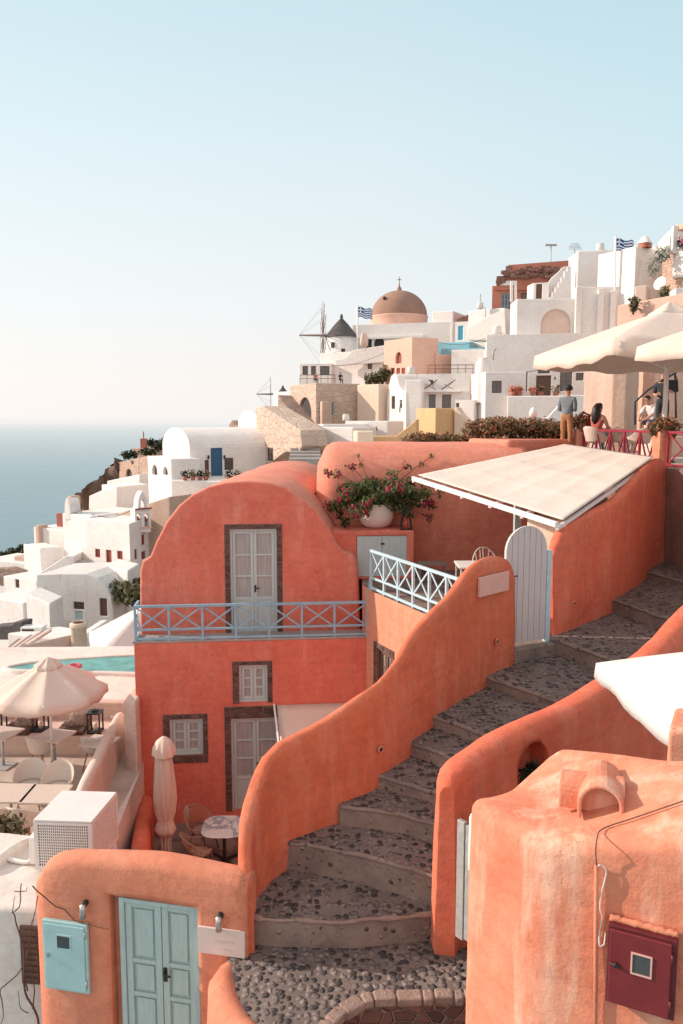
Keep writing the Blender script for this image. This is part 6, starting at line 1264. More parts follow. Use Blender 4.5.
# ================================================================ PLANTED TERRACES NEAR THE VILLAGE EDGE
def hedge(label, pts, seed, size=.07, n=380, fl=60, rad=(.42, .35, .28), name='flower_bed'):
    bl = []; fb = []
    for p in pts: bl.append((p, rad, n)); fb.append((p+Vector((0, -.08, .06)), (rad[0], rad[1], rad[2]*1.02), fl))
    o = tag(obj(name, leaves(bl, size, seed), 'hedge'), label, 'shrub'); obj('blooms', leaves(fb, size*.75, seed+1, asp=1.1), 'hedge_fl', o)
    return o
zp = at(508, 440, 19.9).z
mb = roundblock([cxy(469, 21.2, 450), cxy(508, 19.9, 450), cxy(578, 21.0, 450), cxy(578, 24, 450), cxy(469, 24, 450)], lambda x, y: zp, ZT, r=.10, corner=.15, amp=.02, seed=21)
tag(obj('planter_wall', mb, 'coral_sunlit'), 'pinkish coral planter wall holding the big flowering hedge', 'planter')
rnd = random.Random(3)
hp = [at(476+i*8.0, 431-4*math.sin(PI*i/11)+rnd.uniform(-2, 2), 21.6+rnd.uniform(-.3, .4)) for i in range(12)]
hedge('wide hedge of fleshy leaves with orange red blooms on the coral planter', hp, 5)
hp = [at(416+i*8.5, 440+rnd.uniform(-2, 2), 22.5) for i in range(7)]
hedge('low flowering hedge in front of the ochre block', hp, 15, n=260, fl=26, rad=(.34, .3, .2))
mb = roundblock([cxy(405, 22.9, 450), cxy(476, 22.2, 450), cxy(476, 24.5, 450), cxy(405, 24.5, 450)], lambda x, y: at(440, 446, 22.6).z, ZT, r=.08, corner=.1, amp=.02, seed=23)
tag(obj('planter_wall', mb, 'coral_sunlit'), 'low pinkish planter wall below the ochre block', 'planter')
q = at(533, 417, 24); t = thing('garden_lamp', 'small white domed garden lamp standing behind the flowering hedge', 'lamp', q); mb = MB(); mb.lathe([(.05, -1.2), (.05, 0), (.12, .02), (.12, .16), (.06, .26), (0, .3)], q, 12); obj('lamp_body', mb, 'white_paint', t)
# ================================================================ GROUND, CLIFF, SEA
near = [(-30, 17, -9.6), (-12, 17, -9.4), (0, 18, -9.2), (5, 19, -5.5), (8, 22, -5), (14, 20, -5.0), (20, 18, -5), (-12, 24, -8.6), (-25, 26, -10), (0, 28, -5.5), (8, 28, -4.6), (16, 28, -4), (0, 40, -6), (12, 40, -3.0), (25, 40, -1), (8, 60, -2.0), (20, 60, 1),
        (-8, 40, -9), (-20, 40, -13), (-40, 40, -24), (-60, 40, -45), (-45, 60, -36), (-70, 60, -60), (-55, 90, -52), (-80, 90, -90), (-60, 110, -62), (-50, 125, -40), (-42, 118, -24), (-36, 112, -18), (-35, 130, -22), (-30, 140, -16), (-60, 140, -80), (-30, 160, -14), (-10, 140, 0), (0, 150, 2), (-100, 120, -100), (-20, 120, -6),
        (40, 60, 8), (60, 90, 18), (40, 110, 18), (70, 60, 15), (45, 30, 3), (10, 120, 8), (-2, 125, 6), (30, 130, 16), (60, 140, 18), (-45, 25, -22), (-70, 30, -55), (-100, 60, -95), (-100, 30, -90)]
CTRL = GROUND+near
def gz(x, y):
    a = sorted(c+0.55*math.hypot(x-p, y-q) for p, q, c in CTRL)[:4]      # below every footing, never steeper than the slope allows
    return a[0]*.7+a[1]*.2+a[2]*.1-0.5
NX, NY = 110, 92
mb = MB()
def gf(u, v):
    x = -110+190*u; y = 16.5+145*v; z = gz(x, y); k = noise.noise(Vector((x*.12, y*.12, 0)))*1.2+noise.noise(Vector((x*.5, y*.5, 3)))*.35
    s = min(1, max(0, (y-24)/20)); return Vector((x, y, z-0.25+k*s*(1.0 if z > -30 else 2.5)-0.5*s))
mb.grid(gf, NX, NY); struct('hillside', mb, 'soil')
rk = MB()
def cliff(u, v):
    pxx = 78+76*u; zt_ = at(pxx, [500, 488, 482, 479, 476, 466, 463, 478, 480, 482, 484, 484][int(u*10.99)]*(1-(u*10.99) % 1)+[488, 482, 479, 476, 466, 463, 478, 480, 482, 484, 484, 484][int(u*10.99)]*((u*10.99) % 1), 124).z
    y = 124+6*noise.noise(Vector((u*5, v*4, 1))); x = (78+76*u-341.5)/800*y*1.0; z = zt_*(1-v)+(-95)*v; k = 1.2*noise.noise(Vector((x*.25, z*.2, 2)))+.9*noise.noise(Vector((x*.7, z*.6, 5)))+.4*noise.noise(Vector((x*1.6, z*1.4, 5)))
    return Vector((x+k-10*v*v-1*v, y-5*v+k, z+1.2*noise.noise(Vector((x*.6, z*.4, 8)))*(1-v)))
rk.grid(cliff, 130, 90); 
def cap(u, v): p = cliff(u, 0); return Vector((p.x+6*v, p.y+16*v, p.z-1.0*v+.6*noise.noise(Vector((p.x*.5, v*5, 3)))))
rk.grid(cap, 130, 8); struct('sea_cliff', rk, 'rock')
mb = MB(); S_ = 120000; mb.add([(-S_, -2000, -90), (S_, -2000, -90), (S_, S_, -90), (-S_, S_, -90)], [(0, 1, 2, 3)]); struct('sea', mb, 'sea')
for k, (px, py, Y, lab) in enumerate(((14, 553, 105, 'dark shrubs on the slope at the far left'), (25, 549, 104, 'dark round shrub left of the leaning tan chimney'), (4, 556, 106, 'low dark shrub at the left edge above the garden wall'), (128, 585, 60, 'scrubby bush below the church buttress'), (119, 590, 58, 'small scrubby bush right of the cave house'), (132, 596, 57, 'dry bush beside the blue balcony post'))):
    p = at(px, py, Y); tag(obj('shrub', leaves([(p, (1.3, .9, .7), 200), (p+Vector((1, 0, -.1)), (.9, .7, .55), 110)], .32, 190+k), 'dkleaf' if k < 3 else 'scrub'), lab, 'shrub')
# ================================================================ UPPER TERRACE ON THE RIGHT
ZU = -1.05
p1 = at(579, 455, 21); p2 = at(661, 468, 17.2); pd = (Vector((p2.x, p2.y))-Vector((p1.x, p1.y))).normalized(); p3 = Vector((p2.x, p2.y))+pd*4.5
mb = MB(); mb.prism([(p1.x-1.0, 28), (p1.x-.9, p1.y+.1), (p1.x-.1, p1.y-.15), (p2.x-.15, p2.y-.15), (p3.x, p3.y-.1), (17, 13), (17, 28)], -4.2, ZU)
tag(obj('terrace_block', mb, 'brownwall', bevel=.03), 'brown stone retaining block carrying the parasol terrace', 'terrace')
mb = MB(); mb.add([(p1.x-1, 28, ZU+.004), (p1.x-.9, p1.y+.1, ZU+.004), (p1.x-.1, p1.y-.14, ZU+.004), (p2.x-.15, p2.y-.14, ZU+.004), (p3.x, p3.y-.1, ZU+.004), (17, 13, ZU+.004), (17, 28, ZU+.004)], [tuple(range(7))]); struct('terrace_paving', mb, 'deck')
pil = []
for (q, w, lab) in ((Vector((p1.x, p1.y)), .34, 'orange plaster pillar at the left end of the red railing'), (Vector((p2.x, p2.y)), .30, 'orange plaster pillar between the two red railings')):
    n2 = Vector((-pd.y, pd.x)); pts = [q-pd*w/2-n2*w/2, q+pd*w/2-n2*w/2, q+pd*w/2+n2*w/2, q-pd*w/2+n2*w/2]
    tag(obj('pillar', roundblock([tuple(x) for x in pts], lambda x, y: -.28, ZU-1.2, r=.03, corner=.03, amp=.006, step=.1, seed=4), 'block'), lab, 'pillar')
a3 = Vector((p1.x, p1.y, ZU+.03))+pd.to_3d()*.24; b3 = Vector((p2.x, p2.y, ZU+.03))-pd.to_3d()*.22
railing('raspberry red railing with V shaped braces between the two orange pillars', a3, b3, [0, .2, .4, .6, .8, 1], .72, 'red_rail', low=0, braces='v', extra=.0)
a4 = Vector((p2.x, p2.y, ZU+.03))+pd.to_3d()*.22; b4 = Vector((p3.x, p3.y, ZU+.03))
railing('raspberry red railing running off the right edge of the picture', a4, b4, [0, .25, .5, .75, 1], .72, 'red_rail', low=0, braces='x', extra=.0)
for (px, py, Y, lab, s) in ((583, 420, 20.9, 'round green potted plant with reddish blooms on the left orange pillar', 5), (664, 425, 17.2, 'round bushy green plant with reddish blooms on the right orange pillar', 9)):
    p = at(px, py, Y); o = hedge(lab, [p, p+Vector((-.1, 0, -.06)), p+Vector((.12, 0, -.05))], 140+s, .06, 200, 60, (.24, .22, .20), name='potted_shrub')
    mb = MB(); mb.lathe([(0, -.30), (.13, -.30), (.16, -.08), (.14, -.08)], p, 12); obj('pot', mb, 'terracotta', o)
# walls behind the guests
blk('tan_wall', 'tall tan plaster wall behind the woman with long dark hair', [(583, 25.5), (612, 24.5)], 352, 440, 1.2, mat='pinktan', cat='wall', below=1.0, bevel=.05, gr=False)
blk('stone_column', 'rough stone column at the end of the tan wall', [(611, 24.2), (627, 24.0)], 352, 440, 1.2, mat='tan', cat='column', below=1.0, bevel=.06, gr=False)
blk('pink_wall', 'pale pink wall behind the seated man', [(626, 26.5), (654, 25.5)], 350, 440, 1.0, mat='pink', cat='wall', below=1.0, bevel=.04, gr=False)
blk('white_wall', 'bright white wall behind the waiter', [(652, 27.5), (700, 26)], 345, 415, 1.0, mat='whitenear', cat='wall', below=1.2, bevel=.04, gr=False)
mb = MB(); sx0 = at(648, 420, 23.5)
for k in range(5): mb.box((sx0.x+.75+.28*k, 23.6, ZU+.11+.21*k-.0), (.29, 1.6, .22+.42*k*0+.0), None); mb.box((sx0.x+.75+.28*k, 23.6, ZU+.105*k+.0), (.28, 1.58, .21*k+.01))
struct('terrace_steps', mb, 'pinkwhite')
t = thing('handrail', 'dark metal handrail beside the seated man', 'handrail', at(640, 425, 23.2)); mb = MB(); mb.tube([at(635, 425, 23.2), at(635, 402, 23.2), at(648, 390, 23.2), at(683, 368, 23.2)], .03, 8); obj('rail', mb, 'c_dark', t); mb = MB(); mb.tube([at(676, 418, 23.2), at(675, 373, 23.2)], .03, 8); obj('baluster', mb, 'c_dark', t)
# big parasols
parasol('large cream square parasol over the guests, standing beside the waiter', (7.62, 19.0), 4, 3.35, 1.60, 2.48, ZU, 'canvas', rot=math.radians(-129), val=.34, rpole=.055, sag=.10, vent=.5, zs=1.15)
parasol('nearer cream square parasol cut by the right edge of the picture', (8.80, 14.9), 4, 3.2, 1.36, 2.35, ZU, 'canvas', rot=math.radians(166), val=.26, rpole=.055, sag=.10, vent=.6, zs=.95)
# wicker terrace seats
def bucket(label, p, rz, mat='chair_shell', legs='chair_leg', cat='chair', group=None, name='shell_chair', s=1.0):
    t = thing(name, label, cat, p, group, world=False)
    def sh(u, v):
        a = PI*(u-.5)*1.35; h = v; bk = math.cos(a); r = .22+.065*h
        z = .44+(.05*h+.25*max(0, bk)**.7*h**1.2)+.10*h; return Vector((r*1.05*math.sin(a), r*math.cos(a)-.02+.05*h*bk, z))
    mb = MB(); mb.grid(sh, 20, 8); c0 = len(mb.v); mb.lathe([(0, .43), (.14, .43), (.215, .445)], (0, -.02, 0), 22); obj('shell', mb, mat, t, solid=.018)
    for sx_, sy_ in ((-1, -1), (1, -1), (1, 1), (-1, 1)): mb = MB(); mb.tube([(sx_*.12, sy_*.11-.02, .43), (sx_*.21, sy_*.20-.02, .0)], [.02, .012], 8); obj('leg', mb, legs, t)
    t.rotation_euler = (0, 0, rz); return t
def tpt(px, py, Y, z=ZU+.005): q = at(px, py, Y); return (q.x, q.y, z)
bucket('pale rounded tub chair right of the woman behind the red railing', tpt(615, 440, 20.8), 2.6, 'pinkwhite', 'galv', s=1); bucket('pale rounded tub chair nearest the right orange pillar', tpt(640, 446, 19.6), 3.6, 'pinkwhite', 'galv')
q = tpt(630, 440, 20.3); t = thing('cafe_table', 'small white cafe table between the pale tub chairs', 'table', q, world=True); mb = MB(); mb.lathe([(0, .72), (.33, .72), (.33, .745), (0, .745)], q, 24); obj('table_top', mb, 'white_paint', t); mb = MB(); mb.lathe([(.2, 0), (.2, .02), (.03, .04), (.03, .72)], q, 14); obj('pedestal', mb, 'white_paint', t)
# ---------------------------------------------------------------- people
def skinmesh(name, verts, edges, mat, parent=None, sub=2, root=0):
    me = bpy.data.meshes.new(name); me.from_pydata([v[0] for v in verts], edges, []); o = bpy.data.objects.new(name, me); C.objects.link(o)
    m = o.modifiers.new('skin', 'SKIN'); sk = me.skin_vertices[0].data
    for i, v in enumerate(verts):
        r = v[1]; sk[i].radius = (r, r) if isinstance(r, (int, float)) else r; sk[i].use_root = (i == root)
    m.branch_smoothing = .4; s = o.modifiers.new('sub', 'SUBSURF'); s.levels = sub; s.render_levels = sub
    bpy.context.view_layer.update(); bake(o)
    for p in o.data.polygons: p.use_smooth = True
    o.data.materials.clear(); o.data.materials.append(M[mat])
    if parent: o.parent = parent
    LOC[o.name] = Vector((0, 0, 0)); return o
def person(label, loc, rz, J, clothes, hair, H=1.75, group=None):
    """J: joints in metres for a 1.75 m figure facing -Y; clothes: (name, material, joints, swell)"""
    t = thing('person', label, 'person', loc, group, world=False)
    R = dict(pelvis=(.15, .12), waist=(.135, .105), chest=(.165, .115), neck=.055, chin=.07, head=(.085, .10), crown=.075, shl=.07, shr=.07, ell=.045, elr=.045, wrl=.03, wrr=.03, hal=.035, har=.035, hil=.095, hir=.095, knl=.062, knr=.062, anl=.042, anr=.042, tol=.035, tor=.035, nose=.016)
    E = [('pelvis', 'waist'), ('waist', 'chest'), ('chest', 'neck'), ('neck', 'chin'), ('chin', 'head'), ('head', 'crown'), ('chest', 'shl'), ('shl', 'ell'), ('ell', 'wrl'), ('wrl', 'hal'), ('chest', 'shr'), ('shr', 'elr'), ('elr', 'wrr'), ('wrr', 'har'), ('pelvis', 'hil'), ('hil', 'knl'), ('knl', 'anl'), ('anl', 'tol'), ('pelvis', 'hir'), ('hir', 'knr'), ('knr', 'anr'), ('anr', 'tor')]
    def build(nm, mat, keys, sw, parent):
        ks = [k for k in R if k in keys and k in J]; ix = {k: i for i, k in enumerate(ks)}
        vs = [(Vector(J[k]), tuple(x*sw for x in R[k]) if isinstance(R[k], tuple) else R[k]*sw) for k in ks]
        return skinmesh(nm, vs, [(ix[a], ix[b]) for a, b in E if a in ix and b in ix], mat, parent)
    body = build('body', 'skin', list(J), 1.0, t)
    hd = Vector(J['head']); fwd = Vector(J.get('look', (0, -1, 0))).normalized(); sd = fwd.cross(Vector((0, 0, 1))).normalized()
    mb = MB(); mb.tube([hd+fwd*.08+Vector((0, 0, .01)), hd+fwd*.118+Vector((0, 0, -.025)), hd+fwd*.085+Vector((0, 0, -.035))], [.01, .016, .012], 6); obj('nose', mb, 'skin', t)
    for s in (-1, 1):
        mb = MB(); mb.lathe([(0, -.012), (.014, 0), (0, .012)], hd+fwd*.088+sd*s*.034+Vector((0, 0, .012)), 8); obj('eye', mb, 'hair', t)
        mb = MB(); mb.lathe([(0, -.03), (.016, -.015), (.02, .01), (0, .03)], hd+sd*s*.09, 8); obj('ear', mb, 'skin', t)
    for hnd, wr in (('hal', 'wrl'), ('har', 'wrr')):
        if hnd not in J: continue
        h = Vector(J[hnd]); d = (h-Vector(J[wr])).normalized(); a = d.cross(fwd); a = a.normalized() if a.length > .1 else sd; c = a.cross(d); mb = MB()
        for k, L_ in enumerate((.062, .074, .068, .052)): o_ = h+a*(-.027+.018*k)+d*.02; mb.tube([o_, o_+d*L_*.55, o_+d*L_*.9+c*.03], [.009, .0085, .007], 6)
        mb.tube([h-a*.02-d*.01, h-a*.05+d*.03, h-a*.045+d*.06], [.011, .010, .008], 6); obj('fingers', mb, 'skin', t)
    for nm, mat, keys, sw in clothes: build(nm, mat, keys, sw, t)
    for s in ('l', 'r'):
        mb = MB(); a = Vector(J['an'+s]); b = Vector(J['to'+s]); mb.tube([a+(a-b).normalized()*.05+Vector((0, 0, -.045)), a+Vector((0, 0, -.035)), b.lerp(a, .4)+Vector((0, 0, -.01)), b+Vector((0, 0, -.005)), b+(b-a).normalized()*.05], [.035, .055, .052, .045, .02], 10); obj('shoe', mb, 'shoe', t)
    mb = MB(); n_ = 14
    for j in range(8):
        pass
    def hairf(u, v):
        a = 2*PI*u; el = PI/2-v*PI*.62; d = sd*math.cos(a)*math.cos(el)*.088-fwd*math.sin(a)*math.cos(el)*.105+Vector((0, 0, math.sin(el)*.112)); p = hd+Vector((0, 0, .022))+d
        if math.sin(a) < 0 and el < .45: p = p+fwd*(-.055)*min(1, (.45-el)*3)*(-math.sin(a))
        return p
    mb.grid(hairf, 20, 9); 
    ho = obj('hair', mb, 'hair', t)
    if hair == 'long':
        mb = MB(); mb.tube([hd-fwd*.05+Vector((0, 0, .08)), hd-fwd*.10, hd-fwd*.12+Vector((0, 0, -.15)), hd-fwd*.13+Vector((0, 0, -.32)), hd-fwd*.12+Vector((0, 0, -.44))], [.07, .105, .12, .10, .04], 12); obj('long_hair', mb, 'hair', ho)
    if hair == 'cap':
        mb = MB(); mb.lathe([(.108, .03), (.106, .08), (.078, .13), (0, .145)], hd, 16); mb.tube([hd+fwd*.10+Vector((0, 0, .045)), hd+fwd*.19+Vector((0, 0, .03))], [.08, .06], 10); obj('cap', mb, 'c_dark', ho)
    t.rotation_euler = (0, 0, rz); t.scale = (H/1.75,)*3; return t
STAND = dict(pelvis=(0, 0, .93), waist=(0, 0, 1.10), chest=(0, 0, 1.32), neck=(0, 0, 1.48), chin=(0, -.02, 1.55), head=(0, -.015, 1.64), crown=(0, 0, 1.70), shl=(-.18, 0, 1.41), shr=(.18, 0, 1.41), ell=(-.22, .02, 1.13), elr=(.22, .02, 1.13), wrl=(-.16, -.16, 1.10), wrr=(.16, -.16, 1.10), hal=(-.09, -.20, 1.12), har=(.09, -.20, 1.10), hil=(-.09, 0, .88), hir=(.09, 0, .88), knl=(-.10, -.01, .49), knr=(.10, -.01, .49), anl=(-.10, .02, .09), anr=(.11, .02, .09), tol=(-.12, -.13, .04), tor=(.14, -.13, .04))
SIT = dict(pelvis=(0, 0, .53), waist=(0, -.02, .70), chest=(0, -.06, .92), neck=(0, -.08, 1.08), chin=(0, -.11, 1.15), head=(0, -.10, 1.24), crown=(0, -.08, 1.30), shl=(-.18, -.06, 1.01), shr=(.18, -.06, 1.01), ell=(-.23, -.16, .78), elr=(.23, -.16, .78), wrl=(-.14, -.36, .70), wrr=(.14, -.36, .70), hal=(-.08, -.42, .69), har=(.08, -.42, .69), hil=(-.10, -.02, .50), hir=(.10, -.02, .50), knl=(-.12, -.44, .50), knr=(.12, -.44, .50), anl=(-.12, -.42, .09), anr=(.12, -.42, .09), tol=(-.12, -.57, .04), tor=(.12, -.57, .04))
SHIRT = ['waist', 'chest', 'shl', 'shr', 'ell', 'elr', 'neck', 'pelvis']; LONG = SHIRT+['wrl', 'wrr']; TROU = ['waist', 'pelvis', 'hil', 'hir', 'knl', 'knr', 'anl', 'anr']
SHORTS = ['waist', 'pelvis', 'hil', 'hir', 'knl', 'knr']
TSH = ['waist', 'chest', 'shl', 'shr', 'pelvis', 'neck']
q = at(569, 459, 20.6)
person('standing man in a dark cap, grey shirt and tan trousers with folded arms', (q.x, 20.9, ZU+.16), 2.5, STAND, [('shirt', 'c_grey', LONG, 1.20), ('trousers', 'c_tan', TROU, 1.14)], 'cap', 1.72)
mb = MB(); mb.prism([(q.x-.45, 20.5), (q.x+.4, 20.5), (q.x+.4, 22.5), (q.x-.45, 22.5)], ZU-.6, ZU+.16); struct('terrace_kerb', mb, 'deck', bevel=.02)
q = at(595, 455, 20.3); person('seated woman with long dark hair in a rust red top and teal trousers', (q.x, 20.3, ZU+.10), 2.15, SIT, [('top', 'c_red', TSH, 1.14), ('trousers', 'c_teal', TROU, 1.14)], 'long', 1.70)
bucket('pale rounded tub chair under the woman with long dark hair', (q.x, 20.3, ZU+.005), 2.15, 'pinkwhite', 'galv')
LEAN = dict(SIT); LEAN.update(chest=(0, -.20, .90), neck=(0, -.28, 1.04), chin=(0, -.33, 1.09), head=(0, -.34, 1.18), crown=(0, -.32, 1.25), shl=(-.18, -.22, .99), shr=(.18, -.22, .99), waist=(0, -.08, .70), ell=(-.24, -.36, .76), elr=(.24, -.36, .76), wrl=(-.12, -.52, .62), wrr=(.12, -.52, .62), hal=(-.05, -.57, .60), har=(.05, -.57, .60), knl=(-.15, -.44, .56), knr=(.15, -.44, .56))
q = at(656, 410, 23.4); person('seated man in a white shirt leaning forward with his hands together', (q.x, 23.4, -.66), -1.15, LEAN, [('shirt', 'c_white', SHIRT, 1.17), ('shorts', 'c_denim', SHORTS, 1.18)], 'short', 1.75)
mb = MB(); mb.box((q.x+.02, 23.4, ZU+.42), (.5, .6, .84)); tag(obj('step_block', mb, 'pinkwhite', bevel=.03), 'pale masonry block under the seated man in the white shirt', 'step')
WAIT = dict(STAND); WAIT.update(elr=(.26, -.10, 1.17), wrr=(.16, -.34, 1.22), har=(.12, -.40, 1.24))
q = at(662, 400, 22.2); person('standing waiter in dark jeans carrying a black bag beside the parasol pole', (q.x+.02, 22.2, -.50), -.5, WAIT, [('shirt', 'c_dark', SHIRT, 1.18), ('jeans', 'c_dark', TROU, 1.17)], 'short', 1.78)
mb = MB(); mb.box((q.x+.1, 22.3, (ZU-.5)/2), (.9, .8, -.50-ZU-.004)); struct('terrace_podium', mb, 'pinkwhite', bevel=.03)
q = at(672, 386, 22.0); t = thing('shoulder_bag', 'black shoulder bag hanging beside the waiter', 'bag', q); mb = MB(); mb.box(q, (.34, .14, .34), taper=.85); obj('bag_body', mb, 'black', t, bevel=.03); mb = MB(); mb.tube([q+Vector((-.14, 0, .16)), q+Vector((0, 0, .5)), q+Vector((.14, 0, .16))], .012, 6); obj('strap', mb, 'black', t)
for (px, py, Y, rz, lab, top_) in ((315, 381, 93.5, 2.6, 'tiny seated figure in dark clothes with a red bag on the stone house roof', 'c_red'), (340, 381, 93, .4, 'tiny seated figure in dark blue on the stone house roof', 'c_dark'), (678, 248, 80, .3, 'person in dark clothes sitting under the porch at the upper right', 'c_dark'), (682, 247, 80, .3, 'person in a pink top sitting under the porch at the upper right', 'c_pink'), (365, 381, 97, 2, 'tiny figure by the bushes left of the pink house', 'c_dark')):
    q = at(px, py, Y); person(lab, (q.x, q.y, q.z-.35), rz, SIT, [('top', top_, LONG, 1.16), ('trousers', 'c_dark', TROU, 1.14)], 'short', 1.75)
# ================================================================ PATIO BELOW THE RED HOUSE
pb = atz(167, 864, ZG); t = thing('closed_parasol', 'closed cream canvas parasol tied with a strap standing on the patio', 'parasol', (pb.x, pb.y, ZG))
prof = [(.10, .62), (.165, .66), (.19, .74), (.15, .86), (.13, .92), (.18, 1.1), (.21, 1.4), (.205, 1.7), (.17, 2.1), (.13, 2.40), (.10, 2.46)]
wob = lambda a, z: 1+.15*math.sin(8*a+z*1.1)*abs(math.sin(4*a+.5))+.09*math.sin(13*a+z*2.2)+.05*math.sin(5*a-z*3)
mb = MB(); mb.lathe(prof, (pb.x, pb.y, ZG), 44, wob=wob); cv = obj('canopy', mb, 'canvas_p', t)
mb = MB(); mb.lathe([(.215, 2.28), (.205, 2.42), (.14, 2.57), (.05, 2.64), (0, 2.65)], (pb.x, pb.y, ZG), 40, wob=lambda a, z: 1+(.10 if z < 2.5 else .03)*math.sin(8*a)); obj('vent_cap', mb, 'canvas_p', cv)
mb = MB(); mb.lathe([(.138, .87), (.15, .90), (.138, .93)], (pb.x, pb.y, ZG), 30); obj('strap', mb, 'canvas', cv)
mb = MB(); mb.tube([(pb.x, pb.y, ZG), (pb.x, pb.y, ZG+.9)], .03, 10); obj('pole', mb, 'white_paint', t)
for k in range(8): a = 2*PI*k/8; mb = MB(); mb.bar((pb.x+.075*math.cos(a), pb.y+.075*math.sin(a), ZG+.10), (pb.x+.10*math.cos(a), pb.y+.10*math.sin(a), ZG+.75), .03); obj('rib', mb, 'canvas_p', t)
mb = MB(); mb.lathe([(0, .004), (.24, .004), (.25, .05), (.06, .07), (.05, .14)], (pb.x, pb.y, ZG), 24); obj('base', mb, 'black', t)
tq = atz(224, 826, ZG+.75); t = thing('marble_table', 'white marble topped table with grey veins on a black pedestal on the patio', 'table', (tq.x, tq.y, ZG))
def sq(a, r): c_, s_ = math.cos(a), math.sin(a); k = (abs(c_)**3.2+abs(s_)**3.2)**(-1/3.2); return Vector((c_*k*r, s_*k*r))
def tabletop(r, z0, z1, n=40):
    mb = MB(); rings = [(r-.012, z0), (r, z0+.01), (r, z1-.01), (r-.012, z1)]; vs = []
    for rr, z in rings: vs += [Vector((tq.x+sq(2*PI*k/n, rr).x, tq.y+sq(2*PI*k/n, rr).y, z)) for k in range(n)]
    fs = [(j*n+k, j*n+(k+1) % n, (j+1)*n+(k+1) % n, (j+1)*n+k) for j in range(3) for k in range(n)]+[tuple(range(n-1, -1, -1)), tuple(3*n+k for k in range(n))]; return mb.add(vs, fs)
obj('table_top', tabletop(.44, ZG+.72, ZG+.75), 'marble', t)
mb = MB(); mb.lathe([(.035, .03), (.03, .72)], (tq.x, tq.y, ZG), 12); obj('pedestal', mb, 'black', t); mb = MB()
for k in range(4): a = PI/4+PI/2*k; mb.bar((tq.x, tq.y, ZG+.05), (tq.x+.36*math.cos(a), tq.y+.36*math.sin(a), ZG+.025), .05, .03)
obj('foot', mb, 'black', t)
def wicker(label, loc, rz):
    t = thing('wicker_chair', label, 'chair', loc, 'wicker chairs on the patio', world=False); mb = MB(); N_ = 34
    rim = []
    for k in range(N_+1):
        a = PI*(k/N_-.5)*1.5; top = Vector((.34*math.sin(a), .31*math.cos(a)+.06, .58+.28*max(0, math.cos(a))**.8)); rim.append(top); bot = Vector((.20*math.sin(a), .19*math.cos(a), .43)); mid = top.lerp(bot, .5)+Vector((.02*math.sin(a), .02*math.cos(a), -.02)); mb.tube([bot, mid, top], .0065, 5)
    mb.tube(rim, .013, 6); obj('backrest', mb, 'wicker', t); mb = MB(); mb.lathe([(0, .425), (.21, .425), (.215, .44), (.205, .45), (0, .455)], n=24); obj('seat', mb, 'wicker', t)
    for sx_, sy_ in ((-1, -1), (1, -1), (1, 1), (-1, 1)): mb = MB(); mb.tube([(sx_*.14, sy_*.14, .43), (sx_*.22, sy_*.22, .0)], .013, 6); obj('leg', mb, 'black', t)
    t.rotation_euler = (0, 0, rz); return t
wicker('far wicker tub chair at the marble table with a white cloth on its back', (tq.x-.50, tq.y+.42, ZG+.006), 1.05)
wicker('near wicker tub chair in front of the marble table', (tq.x-.42, tq.y-.42, ZG+.006), 2.1)
q = Vector((tq.x-.80, tq.y+.60, ZG+.60)); mb = MB(); mb.grid(lambda u, v: q+Vector((-.02-.08*math.sin(PI*u), -.12+.26*v+.02*math.sin(9*u), .27*math.sin(PI*(.15+.75*u))-.16*u)), 10, 8); tag(obj('white_cloth', mb, 'canvas_w', solid=.012), 'white cloth draped over the far wicker chair', 'cloth')
lp = [P4(147, 864, 13.1, ZG-.5), P4(149, 840, 14.1, ZG-.5), P4(151, 815, 15.4, ZG-.5), P4(153, 790, 16.7, ZG-.5)]
tag(obj('patio_parapet', parapet(lp, th=.34, seed=31, batter=.02, amp=.012), 'red'), 'low red orange parapet on the left side of the patio', 'wall')
pq = at(123, 700, 16.3); pq2 = at(136, 700, 16.1)
tag(obj('pale_pier', roundblock([(pq.x, pq.y), (pq2.x-.02, pq2.y), (pq2.x-.02, pq2.y+.35), (pq.x, pq.y+1.6)], lambda x, y: pq.z, ZG-.6, r=.06, corner=.06, amp=.012, seed=41), 'pinkwhite'), 'tall pale pinkish pier left of the red house', 'pier')
# ================================================================ WHITE ROOF WITH THE AIR CONDITIONER
ZR = -5.72
wl = at(31, 900, 8.78)
tag(obj('white_house', roundblock([(-9, 9.3), (wl.x, 8.78), (-2.95, 8.70), (-3.05, 10.3), (-9, 11.2)], lambda x, y: ZR, -10.5, r=.07, corner=.08, amp=.012, seed=44, rows=16), 'whitenear'), 'white flat roofed house at the lower left carrying the air conditioner', 'house')
cp = [(lambda p: (p.x, p.y, ZR+.13, ZR-.2))(atz(x, y, ZR)) for x, y in ((-40, 884), (-6, 872), (14, 858), (33, 846))]
tag(obj('roof_kerb', parapet(cp, th=.16, seed=5, amp=.01, rows=4), 'whitenear'), 'low rounded white kerb curving across the white roof', 'kerb')
A0, B0_, C0 = at(35, 860, 9.5), at(93, 862, 9.45), at(117, 798, 10.25); A0 = Vector((A0.x, A0.y)); B0_ = Vector((at(92, 829, 9.45).x, 9.45)); C0 = Vector((C0.x, C0.y)); z0a, z1a = ZR+.06, -5.02
PA, PB = Plane(A0, B0_), Plane(B0_, C0); D0 = A0+(C0-B0_)
t = thing('air_conditioner', 'off white air conditioning cabinet with perforated steel panels on the white roof', 'air conditioner', (A0.x, A0.y, z0a))
mb = MB(); mb.prism([tuple(A0+(C0-A0)*.03), tuple(B0_+(D0-B0_)*.03), tuple(C0+(A0-C0)*.03), tuple(D0+(B0_-D0)*.03)], z0a+.02, z1a-.02); obj('core', mb, 'ac_dark', t)
